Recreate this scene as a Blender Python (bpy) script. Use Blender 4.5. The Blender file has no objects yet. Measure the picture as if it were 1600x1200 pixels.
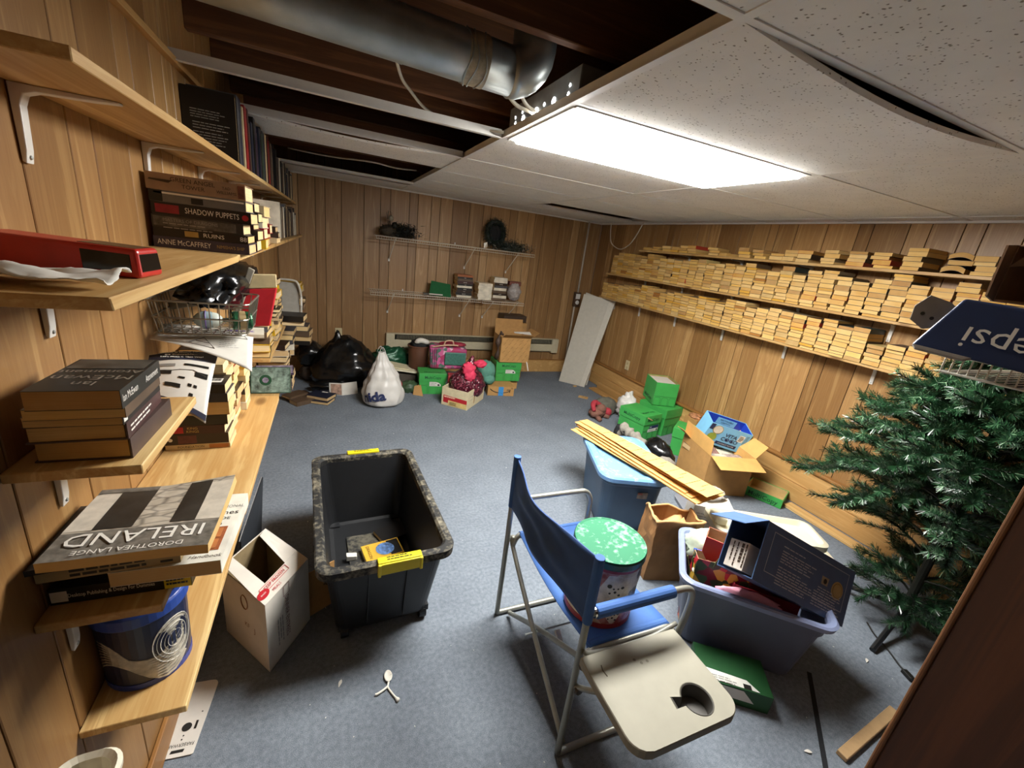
import bpy, math, random
import numpy as np
from mathutils import Matrix, Vector
random.seed(7)
S = bpy.context.scene
C = S.collection
# ---------------------------------------------------------------- camera, world, exposure
cd = bpy.data.cameras.new('camera'); cam = bpy.data.objects.new('camera', cd); C.objects.link(cam)
cd.sensor_width = 36.0; cd.lens = 14.7172; cd.clip_start = 0.02; cd.clip_end = 60
right = Vector((0.918107, -0.377341, 0.121214)); up = Vector((0.009757, 0.327265, 0.944882)); back = Vector((-0.396212, -0.866321, 0.304146))
mw = Matrix.Identity(4)
for i in range(3):
    mw[i][0] = right[i]; mw[i][1] = up[i]; mw[i][2] = back[i]
mw.translation = (0, 0, 1.65)
cam.matrix_world = mw
S.camera = cam
w = bpy.data.worlds.new('world'); S.world = w; w.use_nodes = True
w.node_tree.nodes['Background'].inputs[0].default_value = (1.0, .93, .84, 1)
w.node_tree.nodes['Background'].inputs[1].default_value = 0.02
S.view_settings.view_transform = 'Standard'; S.view_settings.look = 'None'
S.view_settings.gamma = 1.0; S.view_settings.use_curve_mapping = False
S.view_settings.exposure = 0.80
LAMP = 40.0          # strength of the fluorescent diffuser
# ---------------------------------------------------------------- materials
def lin(c):
    if isinstance(c, str):
        c = [int(c[i:i+2], 16)/255 for i in (0, 2, 4)]
    return tuple((v/12.92 if v <= .04045 else ((v+.055)/1.055)**2.4) for v in c) + (1,)
MATS = {}
class NT:
    def __init__(s, name):
        s.m = bpy.data.materials.new(name); s.m.use_nodes = True
        s.t = s.m.node_tree; s.n = s.t.nodes; s.b = s.n['Principled BSDF']
    def new(s, kind, **kw):
        n = s.n.new(kind)
        for k, v in kw.items():
            if k.startswith('i_'):
                n.inputs[int(k[2:]) if k[2:].isdigit() else k[2:]].default_value = v
            else: setattr(n, k, v)
        return n
    def l(s, a, b): s.t.links.new(a, b)
    def ramp(s, fac, stops, interp='LINEAR'):
        r = s.new('ShaderNodeValToRGB'); r.color_ramp.interpolation = interp
        e = r.color_ramp.elements
        while len(e) < len(stops): e.new(.5)
        for k, (p, c) in enumerate(stops):
            e[k].position = p; e[k].color = c if len(c) == 4 else tuple(c)+(1,)
        s.l(fac, r.inputs[0]); return r.outputs[0]
    def coord(s, scale=(1, 1, 1), which='Object', rnd=False):
        tc = s.new('ShaderNodeTexCoord'); mp = s.new('ShaderNodeMapping'); mp.inputs['Scale'].default_value = scale
        s.l(tc.outputs[which], mp.inputs[0])
        if rnd:
            oi = s.new('ShaderNodeObjectInfo'); mu = s.new('ShaderNodeMath', operation='MULTIPLY'); mu.inputs[1].default_value = 37.0
            s.l(oi.outputs['Random'], mu.inputs[0])
            cb = s.new('ShaderNodeCombineXYZ')
            for k in range(3): s.l(mu.outputs[0], cb.inputs[k])
            s.l(cb.outputs[0], mp.inputs['Location'])
        return mp.outputs[0]
    def noise(s, vec, scale, detail=3, rough=.55, dist=0):
        n = s.new('ShaderNodeTexNoise'); n.inputs['Scale'].default_value = scale; n.inputs['Detail'].default_value = detail
        n.inputs['Roughness'].default_value = rough; n.inputs['Distortion'].default_value = dist
        if vec is not None: s.l(vec, n.inputs['Vector'])
        return n.outputs[0]
    def mix(s, fac, a, b, mode='MIX'):
        m = s.new('ShaderNodeMix', data_type='RGBA', blend_type=mode)
        for k, v in ((0, fac), (6, a), (7, b)):
            if hasattr(v, 'is_output'): s.l(v, m.inputs[k])
            else: m.inputs[k].default_value = v
        return m.outputs[2]
    def bump(s, h, strength=.3, dist=.002):
        b = s.new('ShaderNodeBump'); b.inputs['Strength'].default_value = strength; b.inputs['Distance'].default_value = dist
        s.l(h, b.inputs['Height']); s.l(b.outputs[0], s.b.inputs['Normal'])
    def col(s, c):
        if hasattr(c, 'is_output'): s.l(c, s.b.inputs['Base Color'])
        else: s.b.inputs['Base Color'].default_value = c
    def set(s, rough=.5, metal=0, spec=None):
        s.b.inputs['Roughness'].default_value = rough; s.b.inputs['Metallic'].default_value = metal
        if spec is not None: s.b.inputs['Specular IOR Level'].default_value = spec
def M(name, c='888888', rough=.55, metal=0, var=.12, scale=25, bump=0, bscale=60, spec=None, rnd=False):
    if name in MATS: return MATS[name]
    q = NT(name); v = q.coord(rnd=rnd); n = q.noise(v, scale, 4)
    a = lin(c); lo = tuple(x*(1-var) for x in a[:3])+(1,); hi = tuple(min(1, x*(1+var)) for x in a[:3])+(1,)
    q.col(q.ramp(n, [(.3, lo), (.7, hi)])); q.set(rough, metal, spec)
    if bump: q.bump(q.noise(v, bscale, 3), bump, .003)
    MATS[name] = q.m; return q.m
def wood(name, c1, c2, axis=2, rough=.5, grain=1.0, tone=.35, bump=.05, knots=0.0):
    if name in MATS: return MATS[name]
    q = NT(name)
    sc = [14.0, 14.0, 14.0]; sc[axis] = 0.9
    v = q.coord(tuple(sc), rnd=True)
    n1 = q.noise(v, 1.0*grain, 5, .6, 1.6)
    sc2 = [90.0]*3; sc2[axis] = 3.0
    v2 = q.coord(tuple(sc2), rnd=True); n2 = q.noise(v2, 1.5, 3)
    rings = q.new('ShaderNodeMath', operation='SINE'); mm = q.new('ShaderNodeMath', operation='MULTIPLY'); mm.inputs[1].default_value = 22
    q.l(n1, mm.inputs[0]); q.l(mm.outputs[0], rings.inputs[0])
    rr = q.ramp(rings.outputs[0], [(.0, (0, 0, 0)), (1, (1, 1, 1))])
    fac = q.mix(.24, n1, rr); fac = q.mix(.25, fac, n2)
    base = q.ramp(fac, [(.28, lin(c1)), (.72, lin(c2))])
    oi = q.new('ShaderNodeObjectInfo')
    tn = q.ramp(oi.outputs['Random'], [(0, (1-tone, 1-tone*1.15, 1-tone*1.35)), (.35, (1-tone*.5, 1-tone*.6, 1-tone*.7)), (.6, (1, 1, 1)), (1, (1+tone*.4,)*3)])
    c = q.mix(1.0, base, tn, 'MULTIPLY')
    if knots:
        vo = q.new('ShaderNodeTexVoronoi'); sk = [5.0]*3; sk[axis] = 2.2
        q.l(q.coord(tuple(sk), rnd=True), vo.inputs['Vector']); vo.inputs['Scale'].default_value = 1.3
        kf = q.ramp(vo.outputs['Distance'], [(.0, (knots,)*3), (.10, (knots*.7,)*3), (.17, (0, 0, 0))])
        c = q.mix(kf, c, lin('5a3412'))
    q.col(c); q.set(rough)
    if bump: q.bump(n2, bump, .001)
    MATS[name] = q.m; return q.m
# walls, shelves
PANEL = wood('wood_panelling', '986f41', 'be9a66', 2, .42, 1.0, .36)
PANEL2 = wood('wood_panelling_far', '987248', 'b9986c', 2, .45, 1.0, .32)
BOARD = wood('pine_board', 'ad8044', 'dcbe84', 1, .5, .6, .12, .04, .85)
TRIM = wood('stained_trim', '83592c', 'a87a42', 1, .45, .8, .15)
LEDGE = wood('ledge_pine', 'b58a50', 'd3ab70', 1, .5, .7, .2)
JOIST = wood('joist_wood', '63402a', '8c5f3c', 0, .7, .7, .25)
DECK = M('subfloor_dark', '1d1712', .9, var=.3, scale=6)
BROWN = wood('dark_brown_wood', '3c2010', '5a3219', 2, .55, .6, .1)
GAP = M('groove_dark', '2a1a0c', .8)
def carpet():
    q = NT('blue_grey_carpet'); v = q.coord()
    n1 = q.noise(v, 420, 2, .7); n2 = q.noise(v, 60, 3); n3 = q.noise(v, 3.2, 4)
    c = q.ramp(n1, [(.32, lin('545c66')), (.5, lin('757e87')), (.68, lin('a1a7ad'))])
    c = q.mix(.5, c, q.ramp(n2, [(.3, lin('646c76')), (.7, lin('9199a1'))]))
    c = q.mix(1.0, c, q.ramp(n3, [(.3, (.8, .8, .82)), (.7, (1, 1, 1))]), 'MULTIPLY')
    q.col(c); q.set(.95, 0, .1); q.bump(n1, .6, .004); return q.m
CARPET = carpet()
def tile():
    q = NT('ceiling_tile_fissured'); v = q.coord()
    vo = q.new('ShaderNodeTexVoronoi'); vo.inputs['Scale'].default_value = 85; vo.inputs['Randomness'].default_value = 1
    d = q.noise(v, 40, 2)
    vv = q.new('ShaderNodeVectorMath', operation='ADD'); q.l(v, vv.inputs[0])
    cb = q.new('ShaderNodeCombineXYZ'); mm = q.new('ShaderNodeMath', operation='MULTIPLY'); mm.inputs[1].default_value = .02
    q.l(d, mm.inputs[0]); q.l(mm.outputs[0], cb.inputs[0]); q.l(cb.outputs[0], vv.inputs[1]); q.l(vv.outputs[0], vo.inputs['Vector'])
    gate = q.ramp(q.noise(v, 45, 1), [(.48, (0, 0, 0)), (.53, (1, 1, 1))])
    pit = q.ramp(vo.outputs['Distance'], [(.17, (1, 1, 1)), (.27, (0, 0, 0))])
    f = q.mix(1.0, pit, gate, 'MULTIPLY')
    base = q.ramp(q.noise(v, 6, 3), [(.3, lin('dedad2')), (.7, lin('e8e4dc'))])
    q.col(q.mix(f, base, lin('8a8172'))); q.set(.9, 0, .2)
    bw = q.new('ShaderNodeInvert'); q.l(f, bw.inputs[1]); q.bump(bw.outputs[0], .5, .004); return q.m
TILE = tile()
GRID = M('grid_runner_white', 'dedbd4', .5, var=.04)
WHITEM = M('white_enamel', 'dcdad4', .4, var=.04)
METAL = M('galvanised_steel', 'b4bab8', .42, .75, var=.18, scale=9)
LENS = NT('fluorescent_lens'); LENS.n.remove(LENS.b); em = LENS.new('ShaderNodeEmission'); em.inputs[0].default_value = (1, .982, .945, 1); em.inputs[1].default_value = LAMP
LENS.l(em.outputs[0], LENS.n['Material Output'].inputs[0]); LENS = LENS.m
# ---------------------------------------------------------------- mesh helpers
def Rz(a): return Matrix.Rotation(a, 3, 'Z')
def Rx(a): return Matrix.Rotation(a, 3, 'X')
def Ry(a): return Matrix.Rotation(a, 3, 'Y')
D = math.radians
class MB:
    def __init__(s): s.v = []; s.f = []; s.mi = []
    def add(s, vs, fs, m=0):
        o = len(s.v); s.v += [tuple(p) for p in vs]; s.f += [tuple(i+o for i in f) for f in fs]; s.mi += [m]*len(fs); return s
    def hexa(s, p, m=0):       # p: 4 bottom (ccw from above), 4 top
        return s.add(p, [(3, 2, 1, 0), (4, 5, 6, 7), (0, 1, 5, 4), (1, 2, 6, 5), (2, 3, 7, 6), (3, 0, 4, 7)], m)
    def box(s, c, d, m=0, R=None):
        x, y, z = d[0]/2, d[1]/2, d[2]/2
        p = [(-x, -y, -z), (x, -y, -z), (x, y, -z), (-x, y, -z), (-x, -y, z), (x, -y, z), (x, y, z), (-x, y, z)]
        c = Vector(c)
        p = [c + ((R @ Vector(q)) if R is not None else Vector(q)) for q in p]
        return s.hexa(p, m)
    def slab(s, quad, t, m=0):  # quad 4 pts ccw seen from front; thickness goes behind
        a, b, c_, d = [Vector(q) for q in quad]
        n = (b-a).cross(d-a).normalized()*t
        return s.hexa([a-n, b-n, c_-n, d-n, a, b, c_, d], m)
    def tube(s, path, r, n=8, m=0, closed=False, cap=True):
        P = [Vector(p) for p in path]; k = len(P); rs = r if isinstance(r, (list, tuple)) else [r]*k
        vs = []; prev = None
        for i in range(k):
            if closed: t = P[(i+1) % k]-P[i-1]
            else: t = P[min(i+1, k-1)]-P[max(i-1, 0)]
            t.normalize()
            if prev is None:
                a = Vector((0, 0, 1)) if abs(t.z) < .9 else Vector((1, 0, 0)); u = t.cross(a).normalized()
            else:
                u = prev - t*prev.dot(t)
                u = u.normalized() if u.length > 1e-6 else t.orthogonal().normalized()
            prev = u; w_ = t.cross(u)
            for j in range(n):
                a = 2*math.pi*j/n; vs.append(P[i]+(u*math.cos(a)+w_*math.sin(a))*rs[i])
        fs = []
        for i in range(k if closed else k-1):
            a = i*n; b = ((i+1) % k)*n
            for j in range(n): fs.append((a+j, a+(j+1) % n, b+(j+1) % n, b+j))
        if cap and not closed: fs.append(tuple(range(n))[::-1]); fs.append(tuple(range((k-1)*n, k*n)))
        return s.add(vs, fs, m)
    def lathe(s, prof, n=24, c=(0, 0, 0), m=0, sx=1, sy=1):
        vs = []; fs = []; k = len(prof)
        for (r, z) in prof:
            for j in range(n):
                a = 2*math.pi*j/n; vs.append((c[0]+r*math.cos(a)*sx, c[1]+r*math.sin(a)*sy, c[2]+z))
        for i in range(k-1):
            for j in range(n): fs.append((i*n+j, i*n+(j+1) % n, (i+1)*n+(j+1) % n, (i+1)*n+j))
        fs.append(tuple(range(n))[::-1]); fs.append(tuple(range((k-1)*n, k*n)))
        return s.add(vs, fs, m)
    def prism(s, poly, z0, z1, m=0, X=None):  # poly ccw in xy
        n = len(poly); vs = [(x, y, z0) for x, y in poly]+[(x, y, z1) for x, y in poly]
        if X is not None: vs = [X @ Vector(v) for v in vs]
        return s.add(vs, [tuple(range(n))[::-1], tuple(range(n, 2*n))]+[(i, (i+1) % n, n+(i+1) % n, n+i) for i in range(n)], m)
    def grid(s, fn, nu, nv, m=0):
        vs = [fn(i/nu, j/nv) for j in range(nv+1) for i in range(nu+1)]
        return s.add(vs, [(j*(nu+1)+i, j*(nu+1)+i+1, (j+1)*(nu+1)+i+1, (j+1)*(nu+1)+i) for j in range(nv) for i in range(nu)], m)
    def mesh(s, name, mats, smooth=False):
        me = bpy.data.meshes.new(name); me.from_pydata(s.v, [], s.f)
        for q in (mats if isinstance(mats, (list, tuple)) else [mats]): me.materials.append(q)
        me.polygons.foreach_set('material_index', s.mi)
        if smooth: me.polygons.foreach_set('use_smooth', [True]*len(s.f))
        me.update(); return me
    def build(s, name, mats, parent=None, smooth=False, bevel=0, solid=0, sub=0, seg=2, auto=None):
        o = bpy.data.objects.new(name, s.mesh(name, mats, smooth)); C.objects.link(o)
        if parent is not None: o.parent = parent
        if solid:
            q = o.modifiers.new('solid', 'SOLIDIFY'); q.thickness = solid; q.offset = 0
        if sub:
            q = o.modifiers.new('sub', 'SUBSURF'); q.levels = sub; q.render_levels = sub
        if bevel:
            q = o.modifiers.new('bevel', 'BEVEL'); q.width = bevel; q.segments = seg; q.limit_method = 'ANGLE'; q.angle_limit = D(35)
            if seg > 1 and not smooth:
                q.harden_normals = False
        return o
def tag(o, label=None, cat=None, group=None, kind=None):
    if label: o['label'] = label
    if cat: o['category'] = cat
    if group: o['group'] = group
    if kind: o['kind'] = kind
    return o
def thing(name, label, cat, loc=(0, 0, 0), rz=0, group=None):
    o = bpy.data.objects.new(name, None); C.objects.link(o); o.empty_display_size = .1
    o.location = loc; o.rotation_euler = (0, 0, rz)
    return tag(o, label, cat, group)
def thingR(name, label, cat, loc, R, group=None):
    o = thing(name, label, cat, loc, 0, group); o.rotation_euler = R.to_euler(); return o
_tc = {}
def text(s, size, mat, parent, origin, u, v, name='lettering', align='CENTER', extrude=.0006, stretch=1.0, lift=.0006, shear=0, bold=0):
    """flat lettering: origin = centre of the line, u = reading direction, v = up direction of letters"""
    key = (s, align, shear, bold)
    if key not in _tc:
        cu = bpy.data.curves.new('t', 'FONT'); cu.body = s; cu.size = 1; cu.align_x = align; cu.align_y = 'CENTER'; cu.resolution_u = 2; cu.shear = shear; cu.offset = bold
        o = bpy.data.objects.new('t', cu); C.objects.link(o)
        me = bpy.data.meshes.new_from_object(o); bpy.data.objects.remove(o)
        _tc[key] = me
    src = _tc[key]
    u = Vector(u).normalized(); v = Vector(v).normalized(); n = u.cross(v).normalized()
    o = Vector(origin)+n*lift
    vs = [o+u*(p.co.x*size*stretch)+v*(p.co.y*size) for p in src.vertices]
    fs = [tuple(p.vertices) for p in src.polygons]
    if not fs: return None
    b = MB(); b.add(vs, fs)
    return b.build(name, mat, parent)
def lines(parent, mat, origin, u, v, width, n, pitch, h, seed=0, name='small_print'):
    """rows of small print as thin flat bars broken into word lengths"""
    rg = random.Random(seed); b = MB(); u = Vector(u).normalized(); v = Vector(v).normalized(); nn = u.cross(v).normalized()*.0006
    for k in range(n):
        x = 0.0; L = width*rg.uniform(.75, 1)
        while x < L:
            wl = rg.uniform(.08, .2)*width
            a = Vector(origin)+u*x-v*(k*pitch)+nn; e = min(wl, L-x)
            b.add([a, a+u*e, a+u*e+v*h, a+v*h], [(0, 1, 2, 3)]); x += wl+.025*width
    return b.build(name, mat, parent)
def patch(parent, mat, quad, name='printed_patch', lift=.0008, t=.0005):
    a, b_, c_, d = [Vector(q) for q in quad]; n = (b_-a).cross(d-a).normalized()
    m = MB(); m.slab([q+n*lift for q in (a, b_, c_, d)], t); return m.build(name, mat, parent)
def disc(parent, mat, c, u, v, r, name, n=20, lift=.0008):
    u = Vector(u).normalized(); v = Vector(v).normalized(); nn = u.cross(v).normalized(); c = Vector(c)+nn*lift
    m = MB(); m.add([c+u*(r*math.cos(2*math.pi*i/n))+v*(r*math.sin(2*math.pi*i/n)) for i in range(n)], [tuple(range(n))]); return m.build(name, mat, parent)
def struct(o): o['kind'] = 'structure'; return o
X3 = Vector((1, 0, 0)); Y3 = Vector((0, 1, 0)); Z3 = Vector((0, 0, 1))
# ================================================================ THE SETTING
XL, XR, YB, YN, HC = -.505, 3.45, 5.25, -.75, 2.13
fl = struct(MB().box(((XL+XR)/2, (YB+YN)/2, -.03), (XR-XL+.2, YB-YN+.2, .06)).build('floor', CARPET))
seam = MB().slab([(1.97, .715, .0012), (1.40, .245, .0012), (1.413, .232, .0012), (1.983, .702, .0012)], .001).build('carpet_seam', M('seam_dark', '14161a', .9), fl)
rg = random.Random(3)
def cuts(known, lo, hi):
    k = sorted(set([round(q, 3) for q in known])); out = [q for q in k if lo+.03 < q < hi-.03]
    wds = [.105, .16, .2, .11, .235, .085, .145]
    i = 0; x = (out[-1] if out else lo)
    while x < hi-.25:
        x += wds[i % 7]*rg.uniform(.9, 1.1); i += 1; out.append(x)
    x = out[0]
    while x > lo+.25:
        x -= wds[i % 7]; i += 1; out.append(x)
    return [lo]+sorted(out)+[hi]
TOPW = 2.575
def wall(name, axis, at, face, known, lo, hi, mat):
    """axis 'y': wall runs along y at x=at; face +1/-1 is the side the room is on"""
    b = MB(); t = .014
    if axis == 'y': b.box((at-face*(.006+t/2+.02), (lo+hi)/2, TOPW/2), (t+.04, hi-lo, TOPW))
    else: b.box(((lo+hi)/2, at-face*(.006+t/2+.02), TOPW/2), (hi-lo, t+.04, TOPW))
    root = struct(b.build(name, GAP))
    cs = cuts(known, lo, hi)
    for a, c in zip(cs[:-1], cs[1:]):
        w_ = c-a-.0045
        m = MB()
        if axis == 'y': m.box((0, 0, 0), (.006, w_, TOPW)); loc = (at-face*.003, (a+c)/2, TOPW/2)
        else: m.box((0, 0, 0), (w_, .006, TOPW)); loc = ((a+c)/2, at-face*.003, TOPW/2)
        o = m.build('plank', mat, root, bevel=.0016, seg=1); o.location = loc
    return root
wl = wall('wall_left', 'y', XL, 1, [.731, .892, 1.113, 1.293, 1.402, 1.604, 1.706, 1.868, 1.985], YN, YB, PANEL)
wr = wall('wall_right', 'y', XR, -1, [4.438, 4.232, 4.124, 3.922, 3.824, 3.738, 3.484, 3.339, 3.211, 2.976, 2.856, 2.696, 2.619, 2.455, 2.222, 2.003, 1.914, 1.707, 1.594, 1.435, 1.34, 1.173], YN, YB, PANEL)
wb = wall('wall_back', 'x', YB, -1, [-.301, -.138, -.042, .119, .35, .524, .63, .84, .937, 1.091, 1.196, 1.345, 1.554, 1.728, 1.829, 2.081, 2.183, 2.327, 2.432, 2.56, 2.8, 2.991, 3.105], XL, XR, PANEL2)
# near wall with the open doorway the photograph was taken from
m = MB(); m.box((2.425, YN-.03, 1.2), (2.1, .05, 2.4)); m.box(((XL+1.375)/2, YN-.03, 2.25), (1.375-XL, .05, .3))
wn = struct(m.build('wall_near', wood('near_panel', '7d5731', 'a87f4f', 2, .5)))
# ceiling: grid runners, tiles, joists and deck above
ce = bpy.data.objects.new('ceiling', None); C.objects.link(ce); struct(ce)
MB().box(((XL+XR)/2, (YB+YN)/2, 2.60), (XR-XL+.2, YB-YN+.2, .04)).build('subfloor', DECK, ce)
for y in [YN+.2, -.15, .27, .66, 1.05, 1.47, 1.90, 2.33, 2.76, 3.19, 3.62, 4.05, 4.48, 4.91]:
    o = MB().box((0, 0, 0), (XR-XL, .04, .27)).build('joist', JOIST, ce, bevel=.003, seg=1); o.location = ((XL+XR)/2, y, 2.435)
RY = [.12, .77, 1.42, 2.07, 2.72, 3.37, 4.02, 4.67]; RX = [.745, 2.01, 3.28]
def runner(a, b):
    a = Vector(a); b = Vector(b); m = MB(); c = (a+b)/2; d = b-a; L = d.length
    if abs(d.x) > abs(d.y): m.box(c, (L, .025, .003)); m.box(c+Vector((0, 0, .018)), (L, .003, .034))
    else: m.box(c, (.025, L, .003)); m.box(c+Vector((0, 0, .018)), (.003, L, .034))
    m.build('grid_runner', GRID, ce)
for x in RX: runner((x, YN, HC), (x, YB, HC))
for y in RY:
    xs = [XL]+RX+[XR]
    for i in range(4):
        if i == 0 and y in (1.42, 3.37, 4.02): continue
        runner((xs[i]+.0126*(i > 0), y, HC), (xs[i+1]-.0126*(i < 3), y, HC))
yr = [YN]+RY+[YB]; xs = [XL]+RX+[XR]
for j in range(len(yr)-1):
    for i in range(4):
        y0, y1, x0, x1 = yr[j], yr[j+1], xs[i], xs[i+1]
        if i == 0 and j in (2, 3, 4, 6, 7): continue     # open bays over the shelves
        if i == 1 and j == 3: continue                 # the light
        g = .006
        if i == 1 and j == 2:                          # the sagging tile beside the light
            def sag(u, v, z=0, x0=x0, x1=x1, y0=y0, y1=y1):
                s_ = math.sin(math.pi*u)
                return (x0+g+u*(x1-x0-2*g), y0+g+v*(y1-y0-2*g)+.004*(1-v)*s_, HC+.006+z-.034*s_*(1-v)**1.2)
            m = MB(); m.grid(lambda u, v: sag(u, v), 16, 8)
            m.build('ceiling_tile', TILE, ce, solid=.014); continue
        if i == 0 and j == 5:                          # slightly bowed loose tile
            m = MB(); m.grid(lambda u, v: (x0+g+u*(x1-x0-2*g), y0+g+v*(y1-y0-.08), HC+.012-.03*math.sin(math.pi*u)*(1-v)), 14, 5)
            m.build('ceiling_tile', TILE, ce, solid=.012); continue
        if i == 2 and j == 7: y0 += .34                # tile pushed back, leaving a dark gap
        if i == 2 and j == 7: y0, y1 = y0, y1
        m = MB(); m.box((0, 0, 0), (x1-x0-2*g, y1-y0-2*g, .014)); o = m.build('ceiling_tile', TILE, ce); o.location = ((x0+x1)/2, (y0+y1)/2, HC+.009)
# white board resting across the last open bay
MB().box((.13, 4.42, HC-.004), (1.2, .07, .018)).build('cross_batten', GRID, ce, bevel=.002)
tr1 = struct(MB().box((XL+.011, (YN+YB)/2, HC-.002), (.022, YB-YN, .02)).build('trim_1', LEDGE))
tr2 = struct(MB().box((XR-.011, (YN+YB)/2, HC-.002), (.022, YB-YN, .02)).build('trim_2', GRID))
tr3 = struct(MB().box(((XL+XR)/2, YB-.011, HC-.002), (XR-XL-.05, .022, .02)).build('trim_3', GRID))
# baseboards
bb = bpy.data.objects.new('baseboard_right', None); C.objects.link(bb); struct(bb)
o = MB().box((XR-.03, (YN+YB)/2+.0, .306), (.05, YB-YN-.04, .024)).build('cap_moulding', TRIM, bb, bevel=.006)
o = MB().box((XR-.02, (YN+YB)/2, .222), (.034, YB-YN-.04, .142)).build('board', LEDGE, bb, bevel=.003)
o = MB().box((XR-.027, (YN+YB)/2, .075), (.05, YB-YN-.04, .146)).build('board', LEDGE, bb, bevel=.003)
bk = bpy.data.objects.new('baseboard_back', None); C.objects.link(bk); struct(bk)
MB().box(((XL+XR)/2-.03, YB-.012, .09), (XR-XL-.08, .02, .175)).build('board', LEDGE, bk, bevel=.003)
MB().box(((XL+XR)/2-.03, YB-.014, .183), (XR-XL-.08, .026, .012)).build('cap_moulding', TRIM, bk, bevel=.003)
bl = struct(MB().box((XL+.008, (YN+YB)/2, .05), (.014, YB-YN-.1, .095)).build('baseboard_left', TRIM, bevel=.003))
# ================================================================ SHELVES ON THE WALLS
def bracket(parent, y, ztop, x, sgn, arm=.15, drop=.125):
    """white pressed steel bracket under a board; sgn = direction of the room"""
    m = MB(); w_ = .011
    def P_(a, z): return (x+sgn*a, z)
    prof = [(.001, -drop), (.007, -drop-.003), (.0105, -drop+.02), (.0135, -.034), (.02, -.0165), (.036, -.0105), (arm*.7, -.0075), (arm, -.004), (arm, -.0005), (.001, -.0005)]
    n = len(prof); vs = []
    for yy in (y-w_, y+w_): vs += [(x+sgn*a, yy, ztop+z) for a, z in prof]
    fs = [tuple(range(n)), tuple(range(2*n-1, n-1, -1))]+[(i, n+i, n+(i+1) % n, (i+1) % n) for i in range(n)]
    m.add(vs, fs)
    b = m.build('bracket', WHITEM, parent, bevel=.0025)
    q = MB(); q.lathe([(0, 0), (.0045, 0), (.003, .0025), (0, .003)], 8)
    s = q.build('screw', METAL, b); s.rotation_euler = (0, sgn*math.pi/2, 0); s.location = (x+sgn*.0085, y, ztop-drop+.008)
    return b
def shelf(y0, y1, ztop, wdt, label, side=-1, brk=(), t=.019, jag=0):
    x0, x1 = (XL+.001, XL+wdt) if side < 0 else (XR-wdt, XR-.001)
    cy = (y0+y1)/2
    r = thing('shelf_board', label, 'shelf', ((x0+x1)/2, cy, ztop))
    m = MB(); hx = (x1-x0)/2; hy = (y1-y0)/2
    m.hexa([(-hx, -hy, -t), (hx, -hy+jag, -t), (hx, hy, -t), (-hx, hy, -t), (-hx, -hy, 0), (hx, -hy+jag*.4, 0), (hx, hy, 0), (-hx, hy, 0)])
    m.build('board', BOARD, r, bevel=.0015, seg=1)
    for y in brk:
        if side < 0: bracket(r, y-cy, -t, x0-(x0+x1)/2, 1)
        else: bracket(r, y-cy, -t, x1-(x0+x1)/2, -1)
    return r
A_Z, B_Z, C_Z, D_Z, E_Z = 1.837, 1.526, 1.197, .893, .56
shelf(.86, 5.225, A_Z, .187, 'long top pine board shelf on left wall, carrying upright books', brk=(1.119, 1.706, 2.31, 2.92, 3.53, 4.14, 4.75))
shelf(.705, 1.6, B_Z, .24, 'short pine board on left wall with red toy bus on it', brk=(1.075,), jag=.012)
shelf(1.606, 5.225, B_Z, .236, 'second long pine board on left wall, under black titled hardbacks', brk=(1.72, 2.33, 2.94, 3.55, 4.16))
shelf(.866, 1.22, C_Z, .187, 'short pine board on left wall with brown book stack on its end', brk=(1.0,))
shelf(.846, 1.142, D_Z, .189, 'short pine board under the black and white photo book pile', brk=(.93,))
shelf(1.15, 2.03, D_Z, .286, 'wide knotty pine board on left wall with paperback stacks', brk=(1.3, 1.9))
shelf(2.62, 5.225, D_Z, .187, 'far dim board on left wall at the height of the wide knotty board', brk=(2.9, 3.6, 4.3))
shelf(.88, 2.2, E_Z, .189, 'lowest pine board on left wall with blue lidded tub on it', brk=(1.2, 1.8))
shelf(2.5, 5.225, E_Z, .187, 'lowest far board on left wall with magazines and wrapped books', brk=(2.8, 3.5, 4.2))
shelf(.62, 4.12, 1.822, .19, 'top pine board on right wall with loose low stacks of paperbacks', 1, brk=(.9, 1.582, 2.235, 2.868, 3.504))
shelf(.62, 4.68, 1.513, .19, 'middle pine board on right wall packed with paperbacks', 1, brk=(.9, 1.582, 2.235, 2.868, 3.504, 4.107))
shelf(.62, 4.74, 1.212, .19, 'lowest pine board on right wall packed with paperbacks', 1, brk=(.9, 1.582, 2.235, 2.868, 3.504, 4.107, 4.62))
# ================================================================ CEILING LIGHT
lt = thing('ceiling_light', 'bright recessed fluorescent panel light in the tile grid', 'light', (1.3775, 1.745, HC))
hx, hy = .615, .31
m = MB(); a, b = hx-.016, hy-.016
m.hexa([(-a+.014, -b+.014, -.019), (a-.014, -b+.014, -.019), (a-.014, b-.014, -.019), (-a+.014, b-.014, -.019), (-a, -b, .004), (a, -b, .004), (a, b, .004), (-a, b, .004)])
m.build('diffuser', LENS, lt)
m = MB()
for s_ in (-1, 1):
    m.box((0, s_*(hy-.004), .001), (2*hx, .02, .012)); m.box((s_*(hx-.004), 0, .001), (.02, 2*hy-.02, .012))
m.build('frame', WHITEM, lt, bevel=.002)
m = MB(); FIX = M('fixture_grey', '8f9294', .5, .3)
m.box((0, 0, .118), (2*hx, 2*hy, .004))
for s_ in (-1, 1): m.box((0, s_*hy, .062), (2*hx, .004, .11)); m.box((s_*hx, 0, .062), (.004, 2*hy, .11))
m.build('housing', FIX, lt)
GLOWHOLE = LENS  # lens emission on flat discs, for lamp light leaking through housing holes
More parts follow.
